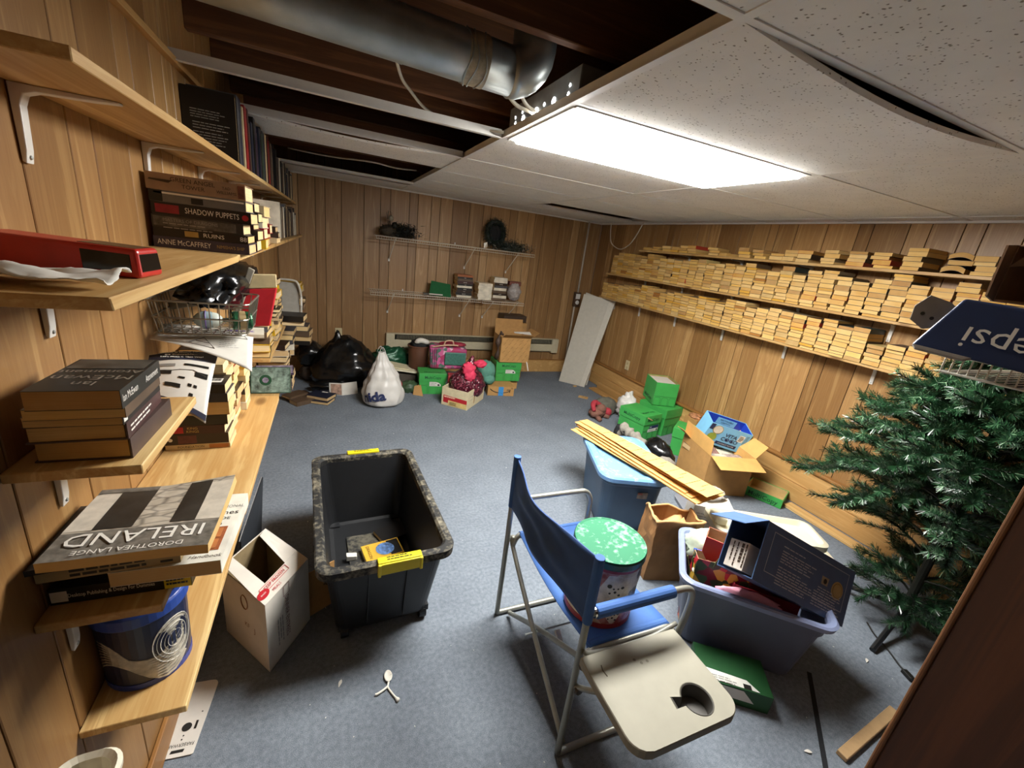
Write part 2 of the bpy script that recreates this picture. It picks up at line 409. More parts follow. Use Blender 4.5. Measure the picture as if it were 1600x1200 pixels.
for (yy, zz, r_) in [(-.24, .05, .006), (-.245, .075, .005), (-.13, .052, .014), (-.05, .06, .006), (.02, .045, .02), (.15, .05, .014), (.165, .078, .005), (.235, .05, .006), (.24, .072, .005)]:
    disc(lt, GLOWHOLE, (-hx-.002, yy, zz), (0, 1, 0), (0, 0, 1), r_, 'lit_hole_disc', 10, lift=-.001)
# ================================================================ DUCT, CABLES
du = thing('heating_duct', 'round galvanised metal duct below the open floor joists', 'duct', (0, 1.56, 2.218))
m = MB(); m.tube([(-.5, -.055, .0), (-.1, -.025, 0), (.3, 0, 0), (.59, .02, 0)], .072, 28); m.build('pipe', METAL, du, smooth=True)
m = MB()
pts = [(.56+.085*math.sin(a), .018+.0, .085-.085*math.cos(a)-.004) for a in [0, .25, .5, .75, 1.0, 1.3, 1.57]]
m.tube(pts+[(.645, .018, .16)], .0745, 28); m.build('elbow', METAL, du, smooth=True)
m = MB(); m.tube([(.2, -.006, 0), (.21, -.006, 0)], .0735, 28, cap=False); m.build('seam_ring', METAL, du, smooth=True)
TAPE = M('worn_tape', 'b0a68e', .5, var=.25, scale=60)
m = MB(); m.tube([(.40, .009, 0), (.47, .012, 0)], .0742, 28, cap=False); tp = m.build('foil_tape', TAPE, du, smooth=True)
for k, xx in enumerate((.405, .425, .455)):
    m = MB(); m.tube([(xx+.008*math.sin(3*a+k), .011+.076*math.sin(a), .076*math.cos(a)) for a in [i*.314 for i in range(20)]], .0022, 6, closed=True); m.build('wire_tie', METAL, tp)
m = MB(); m.tube([(.43, .03, .075), (.435, .05, .09), (.45, .06, .086), (.455, .07, .098)], .002, 6); m.build('wire_tie', METAL, tp)
CORD = M('cream_cable', 'cfc6b4', .5)
def smooth_path(pts, n=8):
    out = []; P = [Vector(p) for p in pts]; P = [P[0]*2-P[1]]+P+[P[-1]*2-P[-2]]
    for i in range(1, len(P)-2):
        for k in range(n):
            t = k/n; a, b, c, d = P[i-1], P[i], P[i+1], P[i+2]
            out.append(.5*((2*b)+(c-a)*t+(2*a-5*b+4*c-d)*t*t+(3*b-a-3*c+d)*t**3))
    return out+[P[-2]]
def cord(name, label, pts, r, mat, cat='cable', n=8):
    m = MB(); m.tube(smooth_path(pts, n), r, 8); return tag(m.build(name, mat, smooth=True), label, cat)
cord('cable', 'long white cable hanging in a curve across the open joists', [(.19, 1.70, 2.30), (.2, 1.77, 2.28), (.27, 2.05, 2.262), (.325, 2.16, 2.25), (.416, 2.263, 2.22), (.515, 2.22, 2.18), (.627, 2.116, 2.155), (.728, 2.03, 2.145)], .0065, CORD)
cord('cable', 'short grey cable from duct to side of ceiling light, nearer of two', [(.60, 1.64, 2.30), (.64, 1.70, 2.24), (.70, 1.74, 2.19), (.755, 1.755, 2.175)], .007, CORD)
cord('cable', 'short grey cable from duct to side of ceiling light, farther of two', [(.55, 1.67, 2.30), (.59, 1.73, 2.24), (.67, 1.775, 2.19), (.755, 1.775, 2.175)], .007, CORD)
cord('cable', 'thin cable loop hanging from ceiling above far end of right shelves', [(3.3, 4.82, 2.12), (3.3, 4.80, 2.0), (3.3, 4.75, 1.89), (3.31, 4.66, 1.835), (3.31, 4.52, 1.815), (3.3, 4.36, 1.88), (3.3, 4.26, 2.0), (3.3, 4.19, 2.12)], .006, CORD)
cord('cable', 'thin cable lying above the open bay near back wall', [(-.3, 4.2, 2.2), (0, 4.0, 2.17), (.3, 3.8, 2.16), (.5, 3.95, 2.17), (.7, 4.1, 2.2)], .006, CORD)
# ================================================================ BACK WALL: wire shelves, heater, conduit, panels
WIRE = M('white_vinyl_wire', 'd8d0bd', .45, var=.03)
def wire_shelf(label, x0, x1, z, breaks, braces, clips):
    r = thing('wire_shelf', label, 'shelf', ((x0+x1)/2, YB-.15, z)); cx = (x0+x1)/2; yb = .145; yf = -.15
    def rail(y, zz, a, b): MB().tube([(a-cx, y, zz), (b-cx, y, zz)], .0034, 8).build('rail', WIRE, r, smooth=True)
    for a, b, dz in breaks:
        for y, zz in ((yb, 0), (yf, 0), (yf, -.03), (.0, -.004)): rail(y, zz+dz, a, b)
        m = MB(); n = int((b-a)/.0255)
        for i in range(n+1):
            x = a-cx+(b-a)*i/n
            m.tube([(x, yb, .003+dz), (x, yf-.004, .003+dz), (x, yf-.004, -.031+dz)], .0017, 5)
        tag(m.build('deck_wires', WIRE, r), kind='stuff')
    for xa in braces:
        m = MB(); m.tube([(xa-cx, yf+.01, -.012), (xa-cx-.03, .13, -.245)], .0055, 6); bq = m.build('brace', WIRE, r)
        m = MB(); m.box((xa-cx-.03, .141, -.255), (.02, .008, .034)); m.build('wall_clip', WHITEM, r, bevel=.002)
    for xa in clips:
        m = MB(); m.box((xa-cx, .142, .012), (.012, .008, .03)); m.build('wall_clip', WHITEM, r, bevel=.002)
    return r
wire_shelf('upper white wire shelf on back wall holding dark garlands', .46, 2.345, 1.616, [(.46, 2.345, 0)], (.66, 1.57, 2.13), (.9, 1.4, 1.9))
wire_shelf('lower white wire shelf on back wall holding green binder and books', .41, 2.285, 1.012, [(.41, 1.70, 0), (1.72, 2.285, -.006)], (.66, 1.56, 1.87, 2.20), (.8, 1.2))
ht = thing('baseboard_heater', 'long cream electric baseboard heater under the wire shelves', 'heater', (1.82, YB-.037, .30))
HE = M('heater_cream', 'c3b99c', .45, var=.06)
m = MB(); m.box((0, .03, .1), (2.4, .008, .2)); m.box((0, -.022, .075), (2.4, .018, .1)); m.box((0, .005, .195), (2.4, .058, .008)); m.build('casing', HE, ht, bevel=.003)
m = MB()
for s_ in (-1, 1): MB().box((s_*1.15, 0, .1), (.1, .066, .2)).build('end_cap', HE, ht, bevel=.004)
pass
m = MB()
for i in range(110): m.box((-1.07+i*.0196, -.012, .16), (.009, .03, .05))
tag(m.build('grille_fins', M('fin_grey', '6f6a58', .6), ht), kind='stuff')
m = MB(); m.box((0, -.012, .16), (2.18, .008, .052)); m.build('slot', M('slot_black', '12110e', .9), ht)
PIPE = M('conduit_white', 'b9b0a0', .5, var=.08)
cp = thing('conduit', 'white pipe running down back right corner to switch box', 'pipe', (3.225, YB-.03, 0))
m = MB(); m.tube([(0, 0, 1.17), (0, 0, 2.125)], .013, 10); m.build('pipe', PIPE, cp, smooth=True)
m = MB(); m.tube([(-.02, 0, .22), (-.02, 0, 1.0)], .013, 10); m.build('pipe', PIPE, cp, smooth=True)
m = MB(); m.box((0, .002, 1.085), (.095, .05, .2)); sb = m.build('switch_box', M('box_brown', '4a3828', .6), cp, bevel=.004)
m = MB(); m.box((0, -.025, 1.13), (.07, .006, .07)); m.build('switch_plate', WHITEM, sb, bevel=.003)
m = MB(); m.lathe([(0, 0), (.03, 0), (.028, .012), (0, .016)], 14); q = m.build('dial', WHITEM, sb); q.rotation_euler = (math.pi/2, 0, 0); q.location = (0, -.022, 1.045)
def outlet(label, loc, axis):
    r = thing('wall_outlet', label, 'outlet', loc); PL = M('ivory_plate', 'd2c39a', .5, var=.03)
    if axis == 'x': m = MB().box((0, 0, 0), (.006, .075, .12)); off = Vector((-.004, 0, 0)); d = (.004, .033, .03)
    else: m = MB().box((0, 0, 0), (.075, .006, .12)); off = Vector((0, -.004, 0)); d = (.033, .004, .03)
    m.build('plate', PL, r, bevel=.002)
    for s_ in (-1, 1): MB().box(off+Vector((0, 0, s_*.026)), d).build('socket', M('ivory_socket', 'bfae85', .5), r, bevel=.003)
outlet('ivory wall outlet low on right wall near the leaning white panel', (XR-.009, 4.117, .44), 'x')
outlet('ivory wall outlet on back wall above the black bag', (.084, YB-.009, .47), 'y')
# white panels leaning in the back right corner
def leaning(label, b0, b1, t0, t1, th, strip=True):
    r = thing('door_panel', label, 'panel', b0); B = Vector(b0); q = [Vector(p)-B for p in (b0, b1, t1, t0)]
    PW = M('panel_grey_white', 'bdb8ab', .5, var=.05)
    m = MB(); m.slab(q, th); m.build('panel', PW, r, bevel=.003)
    if strip:
        u = (q[1]-q[0]); a = q[0]+u*.82; b_ = q[3]+(q[2]-q[3])*.82
        n = (q[1]-q[0]).cross(q[3]-q[0]).normalized()
        m = MB(); m.slab([a+n*.012, q[1]+n*.012, q[2]+n*.012, b_+n*.012], .011); m.build('edge_strip', M('panel_strip', 'c6c1b4', .5, var=.05), r, bevel=.002)
    return r
leaning('tall white panel leaning in back right corner, front one', (2.895, 4.80, .003), (3.145, 4.53, .003), (3.10, 4.86, 1.205), (3.395, 4.54, 1.185), .03)
leaning('second white panel behind the front leaning one, top corner showing', (2.98, 4.88, .003), (3.23, 4.60, .003), (3.175, 4.93, 1.222), (3.395, 4.66, 1.15), .02, False)
# ================================================================ BOOKS
def pages_mat(name, lo, hi):
    q = NT(name); v = q.coord((3, 3, 900), rnd=True); n = q.noise(v, 1.0, 2, .6)
    v2 = q.coord((6, 6, 6), rnd=True); n2 = q.noise(v2, 2.0, 3)
    c = q.ramp(n, [(.3, lin(lo)), (.7, lin(hi))])
    oi = q.new('ShaderNodeObjectInfo')
    tn = q.ramp(oi.outputs['Random'], [(0, lin('cfae78')), (.22, lin('f8ead0')), (.4, lin('d9ba8a')), (.56, lin('fbe6b8')), (.7, lin('dcb45c')), (.8, lin('efdcb4')), (.88, lin('c09a66')), (.94, lin('a97c50')), (1, lin('d2c8b2'))])
    c = q.mix(1.0, c, tn, 'MULTIPLY'); c = q.mix(.25, c, q.ramp(n2, [(.3, lin(lo)), (.7, lin(hi))]))
    q.col(c); q.set(.85, 0, .2); q.bump(n, .25, .001); return q.m
PAGES = pages_mat('page_edges_yellowed', 'cfae74', 'ecd6a2')
WPAGES = pages_mat('page_edges_cream', 'd9c7a0', 'f3e7ca')
def cover(c, rough=.4): return M('cover_'+c, c, rough, var=.22, scale=14, rnd=True)
CNAMES = {'14110f': 'black', '1c2233': 'navy', '3a1414': 'dark red', '8a1d1d': 'red', '2f2018': 'dark brown', '5c4a3a': 'brown', 'b59d78': 'tan', 'd8d0bd': 'white', 'caa21f': 'yellow', '2d4a3a': 'dark green', '4a4a4e': 'grey', '3c2f48': 'purple', 'c9b48a': 'cream', '7a5b34': 'ochre', '4a3a36': 'brown', '4a3230': 'dark brown', '2b4d6b': 'blue', 'a35a2a': 'orange'}
_u = 'first second third fourth fifth sixth seventh eighth ninth tenth eleventh twelfth thirteenth fourteenth fifteenth sixteenth seventeenth eighteenth nineteenth'.split()
ORD = list(_u)
for _t, _p in (('twentieth', 'twenty'), ('thirtieth', 'thirty'), ('fortieth', 'forty'), ('fiftieth', 'fifty')): ORD += [_t]+[_p+'-'+q for q in _u[:9]]
_bm = {}
def book(label, loc, L, W, T, c='14110f', R=None, group=None, hard=True, pages=None, name='book', sag=0):
    r = thingR(name, label, 'book', loc, R or Matrix.Identity(3), group)
    ct = .0026 if hard else .001; ov = .003 if hard else .0
    key = (round(L, 3), round(W, 3), round(T, 3), c, hard, pages)
    if key not in _bm:
        m = MB(); m.box((0, 0, ct/2), (L, W, ct)); m.box((0, 0, T-ct/2), (L, W, ct)); m.box((0, -W/2+ct/2, T/2), (L, ct, T-2*ct))
        p = MB(); p.box((0, ov*.3, T/2), (L-2*ov-.0004, W-2*ov-ct, T-2*ct-.0002))
        _bm[key] = (m.mesh('cover', cover(c)), p.mesh('page_block', pages or WPAGES))
    for nm, me in zip(('cover', 'page_block'), _bm[key]):
        o = bpy.data.objects.new(nm, me); C.objects.link(o); o.parent = r
    return r
def spine(b, L, W, T, s, size, mat, x=0, z=None, stretch=1.0, align='CENTER'):
    return text(s, size, mat, b, (x, -W/2, T/2 if z is None else z), (1, 0, 0), (0, 0, 1), align=align, stretch=stretch)
INKW = M('ink_white', 'e4e0d6', .5, var=.03); INKB = M('ink_black', '14130f', .5); INKR = M('ink_red', 'b3202a', .5, var=.05); INKG = M('ink_gold', 'b09655', .4, .3); INKT = M('ink_dark_brown', '3a2a1c', .5)
INKN = M('ink_navy', '1f2a52', .5); INKGY = M('ink_grey', '8d8a84', .5); INKY = M('ink_yellow', 'e2c31f', .5, var=.05); INKP = M('ink_purple', '6a4f9a', .5); INKGR = M('ink_dark_green', '15452a', .5)
MOTTLE = M('mottled_jacket', '55524c', .4, var=.6, scale=45)
# --- the titled stack on the second long board (spines towards the room's near end)
zz = B_Z+.0005; Y0 = 1.655
tit = [('3a3345', .25, .165, .033, 'dark purple hardback with white capitals, lowest of the titled stack'), ('14110f', .245, .16, .026, 'black hardback with small white title, second from bottom of titled stack'),
       ('2a2826', .235, .16, .035, 'grey mottled dark hardback, third from bottom of titled stack'), ('151313', .255, .165, .036, 'black hardback with big white block title and red patch on spine'),
       ('6b6a68', .245, .165, .032, 'grey hardback with silver line along spine, second from top of stack'), ('9a7f66', .25, .165, .047, 'thick tan hardback with dark lettering, topmost of the titled stack')]
for k, (c, L, W, T, lab) in enumerate(tit):
    b = book(lab, (-.492+L/2+[0, .003, .002, .005, .003, -.001][k], Y0+W/2, zz), L, W, T, c, group='titled hardbacks on the second board')
    if k == 0:
        spine(b, L, W, T, 'ANNE McCAFFREY', .022, INKW, -.115, align='LEFT', stretch=.75); spine(b, L, W, T, "NIMISHA'S SHIP", .014, INKG, .112, align='RIGHT', stretch=.8)
    if k == 1:
        spine(b, L, W, T, 'RUINS', .017, INKW, .03, stretch=1.2); spine(b, L, W, T, '88', .02, INKW, .11); patch(b, INKG, [(-.045, -W/2, .005), (-.01, -W/2, .005), (-.01, -W/2, .021), (-.045, -W/2, .021)])
    if k == 2:
        patch(b, MOTTLE, [(-L/2+.004, -W/2, .004), (L/2-.02, -W/2, .004), (L/2-.02, -W/2, T-.004), (-L/2+.004, -W/2, T-.004)])
        text('MASTERS OF DRAGONS', .013, INKGY, b, (-.02, -W/2-.0012, T*.62), X3, Z3); lines(b, INKGY, (-.09, -W/2-.0012, T*.3), X3, Z3, .13, 2, .012, .003, 4)
    if k == 3:
        patch(b, M('spine_red', '8c1c2a', .5, var=.2, scale=80), [(-.118, -W/2, .006), (-.06, -W/2, .006), (-.06, -W/2, .030), (-.118, -W/2, .030)])
        spine(b, L, W, T, 'SHADOW PUPPETS', .023, INKW, .025, stretch=.72); disc(b, INKR, (.112, -W/2, T/2), X3, Z3, .009, 'emblem')
    if k == 4:
        patch(b, INKW, [(-.11, -W/2, T-.009), (L/2-.005, -W/2, T-.009), (L/2-.005, -W/2, T-.004), (-.11, -W/2, T-.004)], 'silver_line'); patch(b, INKB, [(-L/2, -W/2, .001), (-.09, -W/2, .001), (-.09, -W/2, T), (-L/2, -W/2, T)], 'black_band')
        patch(b, INKB, [(-.02, -W/2, .004), (.01, -W/2, .004), (.01, -W/2, T-.012), (-.02, -W/2, T-.012)], 'black_band')
    if k == 5:
        spine(b, L, W, T, 'GREEN ANGEL', .017, INKT, -.01, .033); spine(b, L, W, T, 'TOWER', .016, INKT, -.01, .016); spine(b, L, W, T, 'TAD', .011, INKT, .075, .029); spine(b, L, W, T, 'WILLIAMS', .012, INKT, .075, .016)
        patch(b, INKT, [(-.118, -W/2, .026), (-.07, -W/2, .022), (-.06, -W/2, .03), (-.115, -W/2, .03)], 'spine_ornament'); patch(b, M('spine_rust', '6e3f2c', .5, var=.4, scale=90), [(.105, -W/2, .005), (.122, -W/2, .005), (.122, -W/2, .042), (.105, -W/2, .042)], 'spine_ornament')
    zz += T+.0004
PAL = list(CNAMES)
def pile(tag_, x1, yc, z, n, zmax, Lr, Wr, Tr, pal, seed, where, jit=.012, yaw=.05, hard=True, flip=False):
    """flat stack of books; x1 = x of the ends that face the room"""
    rg = random.Random(seed); zz = z+.0006; k = 0
    while k < n and zz < zmax:
        L = rg.uniform(*Lr); W = rg.uniform(*Wr); T = rg.uniform(*Tr); c = rg.choice(pal)
        if zz+T > zmax: break
        x = x1-L/2-rg.uniform(0, jit)
        L = min(L, x1+.495-jit); x = max(x, XL+.012+L/2)
        R = Rz(rg.uniform(-yaw, yaw)+(math.pi if (flip and rg.random() < .5) else 0))
        book(f'{CNAMES[c]} {"hardback" if hard else "paperback"} lying flat, {ORD[k]} from bottom of {where}', (x, yc+rg.uniform(-.006, .006), zz), round(L, 2), round(W, 2), round(T, 3), c, R, group=tag_, hard=hard)
        zz += round(T, 3)+.0006; k += 1
    return zz
dark = ['14110f', '1c2233', '2f2018', '4a4a4e', '3a1414', '3c2f48']
bright = ['d8d0bd', 'c9b48a', 'caa21f', '8a1d1d', '14110f', 'b59d78', '4a4a4e']
pile('books behind the titled stack', -.235, 1.925, B_Z, 8, 1.715, (.22, .25), (.15, .16), (.026, .04), ['14110f', '2f2018', '4a4a4e', '3a1414', '1c2233'], 11, 'second stack on the long board', .02, .03)
pile('books behind the titled stack', -.235, 2.12, B_Z, 7, 1.70, (.2, .24), (.15, .16), (.025, .045), bright+['8a1d1d'], 12, 'third stack on the long board', .02, .04)
pile('books behind the titled stack', -.25, 2.35, B_Z, 5, 1.66, (.2, .24), (.15, .16), (.02, .04), ['8a1d1d', '2f2018', 'd8d0bd'], 13, 'fourth stack on the long board', .02, .06)
pile('books behind the titled stack', -.25, 2.75, B_Z, 3, 1.62, (.2, .24), (.16, .17), (.02, .03), ['b59d78', '2f2018', '8a1d1d'], 14, 'low fifth stack on the long board', .02, .06)
def upright(tag_, xface, ys, z, zmax, pal, seed, where, lean=0, hr=(.2, .27), wr=(.14, .17), tr=(.02, .05), gapat=()):
    """row of standing books, spines towards the room"""
    rg = random.Random(seed); y, y1 = ys; k = 0
    while True:
        T = round(rg.uniform(*tr), 3); H = round(min(rg.uniform(*hr), zmax-z-.01), 2); W = round(rg.uniform(*wr), 2); c = pal[k % len(pal)] if seed % 2 else rg.choice(pal)
        if y+T > y1: break
        # local X (spine length) -> world Z, local -Y (spine) -> world +X, local Z (thickness) -> world +Y
        R = Matrix(((0, -1, 0), (0, 0, 1), (-1, 0, 0))).to_3x3()
        R = Rx(lean*rg.uniform(.3, 1)) @ R if lean else R
        x = max(xface-W/2-rg.uniform(0, .01), XL+.006+W/2)
        book(f'{CNAMES[c]} hardback standing upright, {ORD[k]} from the near end of {where}', (x, y, z+H/2+.0012), H, W, T, c, R, group=tag_)
        y += T+rg.uniform(.001, .006); k += 1
        for g in gapat:
            if abs(y-g) < .06: y = g+.09
    return k
# --- top board: big black book facing the near end, then the upright row
R = Matrix(((0, 1, 0), (0, 0, -1), (-1, 0, 0))).to_3x3()     # cover faces -Y, spine to the left
R = Matrix(((0, 1, 0), (0, 0, -1), (-1, 0, 0)))
bb_ = book('large black book standing with its text-covered back cover to the room', (-.416, 2.175, A_Z+.121), .238, .172, .03, '14110f', R, group=None)
# text on its cover: local Z face (z=T) looks to -Y ; letters read along world +X = local ... rows
lines(bb_, INKGY, (-.045, -.06, .03), (0, 1, 0), (-1, 0, 0), .12, 4, .0085, .0028, 1); lines(bb_, INKGY, (-.002, -.055, .03), (0, 1, 0), (-1, 0, 0), .12, 3, .0095, .0028, 2); lines(bb_, INKGY, (.03, -.055, .03), (0, 1, 0), (-1, 0, 0), .115, 5, .0095, .0028, 3)
upright('upright books on the top left board', -.325, (2.185, 3.4), A_Z, 2.10, ['4a4a4e', '1c2233', 'c9b48a', '3a1414', '8a1d1d', '3a1414', '14110f', '5c4a3a', '1c2233', '14110f', '3c2f48', '14110f', '2f2018', '1c2233', '14110f', '2d4a3a'], 21, 'the top left row', 0, (.2, .28), (.15, .17), (.025, .06))
upright('upright books on the top left board', -.325, (3.5, 5.05), A_Z, 2.10, ['14110f', '2f2018', '1c2233', 'c9b48a', '4a4a4e', 'd8d0bd', '14110f'], 23, 'the far top left row', 0, (.17, .25), (.14, .16), (.03, .07))
upright('upright books on the second left board', -.30, (3.35, 4.95), B_Z, 1.80, ['d8d0bd', '2f2018', '4a4a4e', '14110f', 'd8d0bd', '5c4a3a', '2f2018', 'c9b48a'], 25, 'the second left row', 0, (.17, .24), (.13, .16), (.02, .05))
# --- books on the wide board: five tall paperback stacks
pb = [('c9b48a', .018), ('2f2018', .036), ('3a1414', .03), ('14110f', .034), ('7a5b34', .045), ('1c2233', .03), ('14110f', .03)]
zz = D_Z+.0006
for k, (c, T) in enumerate(pb):
    L = .178; W = .108
    b = book(f'{CNAMES[c]} paperback, {ORD[k]} from bottom of nearest stack on wide board', (-.408+[0, -.004, -.01, -.002, .004, .006, 0][k], 1.588, zz), L, W, T, c, Rz([0, .02, -.02, .01, .03, -.02, 0][k]) @ (Rz(math.pi) if k == 4 else Matrix.Identity(3)), group='paperback stacks on the wide board', hard=False)
    if k == 0: text('FOUNDATION', .011, INKB, b, (-.02, -W/2, T/2), X3, Z3); patch(b, M('spine_orange', 'b0703a', .5), [(.03, -W/2, .002), (.085, -W/2, .002), (.085, -W/2, .016), (.03, -W/2, .016)])
    if k == 1: patch(b, M('spine_maroon', '5a2a28', .5, var=.2, scale=70), [(-.05, -W/2, .004), (.0, -W/2, .004), (.0, -W/2, .032), (-.05, -W/2, .032)]); disc(b, INKW, (-.07, -W/2, T/2), X3, Z3, .006, 'emblem')
    if k == 2: text('KING', .012, INKG, b, (0, -W/2, T*.68), X3, Z3); text('KINGS', .012, INKG, b, (0, -W/2, T*.3), X3, Z3); patch(b, INKR, [(-.07, -W/2, .004), (-.025, -W/2, .004), (-.025, -W/2, .025), (-.07, -W/2, .025)])
    if k == 6:
        patch(b, INKW, [(.02, -.03, T), (.075, -.03, T), (.075, .01, T), (.02, .01, T)], 'barcode_label')
        m = MB()
        for q in range(14): m.box((.026+q*.0034, -.006, T+.0016), (.0013+.001*(q % 3 == 0), .022, .0004))
        m.build('barcode', INKB, b)
    zz += T+.0005
yel = ['caa21f', 'caa21f', 'd8d0bd', '14110f', 'caa21f', 'c9b48a', '8a1d1d']
pile('paperback stacks on the wide board', -.318, 1.70, D_Z, 9, 1.17, (.175, .18), (.106, .109), (.022, .036), ['d8d0bd', '14110f', 'c9b48a', '8a1d1d', '1c2233'], 31, 'second stack on wide board', .03, .03, False, True)
pile('paperback stacks on the wide board', -.312, 1.812, D_Z, 9, 1.18, (.175, .185), (.106, .109), (.02, .036), yel, 32, 'third stack on wide board', .03, .03, False, True)
pile('paperback stacks on the wide board', -.305, 1.924, D_Z, 10, 1.19, (.175, .19), (.106, .109), (.02, .034), yel, 33, 'fourth stack on wide board', .02, .03, False, True)
b = book('white paperback with purple lettering lying on the fourth stack', (-.35, 1.925, 1.197), .2, .13, .014, 'd8d0bd', Rz(.12), hard=False)
text('Max', .055, INKP, b, (.02, -.01, .014), X3, Y3, bold=.02)
# --- far dim piles on the farther boards
fard = ['d8d0bd', 'c9b48a', '2f2018', '14110f', 'b59d78', 'caa21f', '5c4a3a', '4a4a4e']
for k, (y, x1, zt) in enumerate([(2.72, -.29, 1.28), (2.92, -.30, 1.26), (3.13, -.28, 1.22), (3.36, -.29, 1.30), (3.62, -.15, 1.0), (4.22, -.2, 1.02), (4.5, -.22, 1.12)]):
    pile('stacks on the far lower boards', x1, y, D_Z, 14, zt, (.18, .25), (.14, .19), (.02, .045), fard, 50+k, f'{ORD[k]} far stack on dim left board', .04, .12, True, True)
pile('stacks on the far lower boards', -.165, 4.36, E_Z, 8, .78, (.23, .26), (.15, .2), (.03, .05), ['14110f', '5c4a3a', 'd8d0bd', '4a4a4e'], 64, 'protruding stack near the back corner', .03, .15, True, True)
pile('stacks on the far lower boards', -.27, 4.0, E_Z, 8, .80, (.2, .25), (.15, .2), (.03, .05), ['14110f', '2f2018', 'd8d0bd', '4a4a4e'], 61, 'lowest stack near the back corner', .03, .12, True, True)
pile('stacks on the far lower boards', -.27, 3.5, E_Z, 7, .80, (.2, .25), (.15, .2), (.03, .05), ['14110f', '2f2018', 'd8d0bd', '4a4a4e'], 62, 'lowest stack beside the magazines', .03, .12, True, True)
# magazines showing their covers
mg = pile('stacks on the far lower boards', -.235, 3.12, E_Z, 4, .68, (.22, .25), (.18, .2), (.022, .03), ['3c2f48', '4a4a4e', '14110f'], 63, 'magazine stack on lowest far board', .01, .05, False)
COLL = M('collage_green_grey', '6d7f74', .35, var=.75, scale=38); COLP = M('collage_purple', '8a7f93', .35, var=.7, scale=40)
R = Matrix(((1, 0, 0), (0, .30, -.954), (0, .954, .30)))
b = book('green and grey picture magazine leaning upright against lowest far stack', (-.365, 3.0, E_Z+.082), .23, .17, .012, '2d4a3a', R, hard=False)
patch(b, COLL, [(-.11, -.08, .012), (.11, -.08, .012), (.11, .08, .012), (-.11, .08, .012)], 'cover_print'); disc(b, INKGR, (-.03, .0, .0126), X3, Y3, .035, 'cover_emblem'); disc(b, COLP, (-.03, 0, .0134), X3, Y3, .018, 'cover_emblem')
b = book('purple picture magazine lying on the lowest far magazine stack', (-.355, 3.11, mg+.001), .23, .19, .012, '3c2f48', Rz(.08), hard=False)
patch(b, COLP, [(-.11, -.09, .012), (.11, -.09, .012), (.11, .09, .012), (-.11, .09, .012)], 'cover_print')
# --- brown stack on the short board (top cover reads towards the wall)
st = [('4a3a36', .205, .135, .04, -.405, 1.0, -.02), ('4a3230', .19, .135, .032, -.41, .985, .03), ('2a2522', .185, .13, .02, -.405, .975, .0), ('5c4a3a', .18, .13, .02, -.395, .955, .02), ('2b2a26', .185, .122, .034, -.388, .948, .0)]
labs = ['tan-edged thick book at bottom of the stack on the short board', 'tan-edged book second from bottom on the short board', 'thin black paperback in the middle of the stack on the short board', 'brown paperback just under the dark top book on the short board', 'dark paperback with white spine title on top of the short board stack']
zz = C_Z+.0006
Rb = Matrix(((0, -1, 0), (1, 0, 0), (0, 0, 1)))  # local X -> +Y ; local -Y (spine) -> +X
for k, (c, L, W, T, x, y, a) in enumerate(st):
    b = book(labs[k], (x, y, zz), L, W, T, c, Rz(a) @ Rb, group='brown stack on the short board', hard=(k < 2), pages=PAGES)
    zz += T+.0005
    if k == 1: lines(b, INKW, (-.08, -W/2, .018), X3, Z3, .13, 2, .009, .0035, 9, 'spine_print')
    if k == 2: patch(b, INKW, [(-.09, -W/2, .004), (-.075, -W/2, .004), (-.075, -W/2, .016), (-.09, -W/2, .016)], 'publisher_mark')
    if k == 4:
        text('Ian McEwan', .019, INKW, b, (-.088, -W/2, T/2), X3, Z3, align='LEFT', stretch=.72); text('Atonement', .019, INKW, b, (.078, -W/2, T/2), X3, Z3, align='RIGHT', stretch=.72)
        PALE = M('print_pale', '857d6f', .4, var=.3, scale=30)
        # cover print: reads from the wall side, upside down for the viewer
        for s_, yy, sz in (('Ian', -.055, .03), ('McEwan', -.022, .034), ('Atonement', .012, .026)):
            text(s_, sz, PALE, b, (yy, .0, T), (0, 1, 0), (-1, 0, 0))
        patch(b, M('cover_photo_grey', '4c4a44', .35, var=.5, scale=25), [(.03, -.055, T), (.09, -.055, T), (.09, .056, T), (.03, .056, T)], 'cover_photo')
# --- the big black and white photo book and the books under it
zz = D_Z+.0006
b = book('black soft guide with yellow end on its spine, bottom of the photo book pile', (-.385, .985, zz), .225, .19, .036, '15130f', Rz(-.03), group='pile under the photo book', hard=False); zz += .0365
text('Desktop Publishing & Design For Dummies', .0125, INKW, b, (-.085, -.095, .018), X3, Z3, align='LEFT', stretch=.62, bold=.01)
patch(b, INKY, [(.066, -.095, .001), (.112, -.095, .001), (.112, -.095, .035), (.066, -.095, .035)], 'yellow_spine_end'); lines(b, INKB, (.07, -.0965, .02), X3, Z3, .038, 2, .009, .005, 3)
patch(b, INKW, [(-.11, -.095, .006), (-.085, -.095, .006), (-.085, -.095, .03), (-.11, -.095, .03)], 'publisher_mark')
b = book('white guide book with wooden door picture sticking out under the photo book', (-.302, .995, zz), .25, .185, .034, 'e4dfd0', Rz(math.pi/2-.05), group='pile under the photo book', hard=False); wz = zz; zz += .0345
T = .034
text('PROFESSIONAL', .017, INKGY, b, (.07, -.055, T), (0, -1, 0), (1, 0, 0), align='CENTER', stretch=.7); text("Homes", .024, INKB, b, (.045, -.055, T), (0, -1, 0), (1, 0, 0)); text('GUIDE', .015, INKB, b, (.022, -.055, T), (0, -1, 0), (1, 0, 0))
DOORP = M('door_print', '9a5630', .5, var=.2, scale=60)
patch(b, DOORP, [(-.09, -.038, T), (-.09, -.08, T), (-.01, -.08, T), (-.01, -.038, T)], 'door_picture')
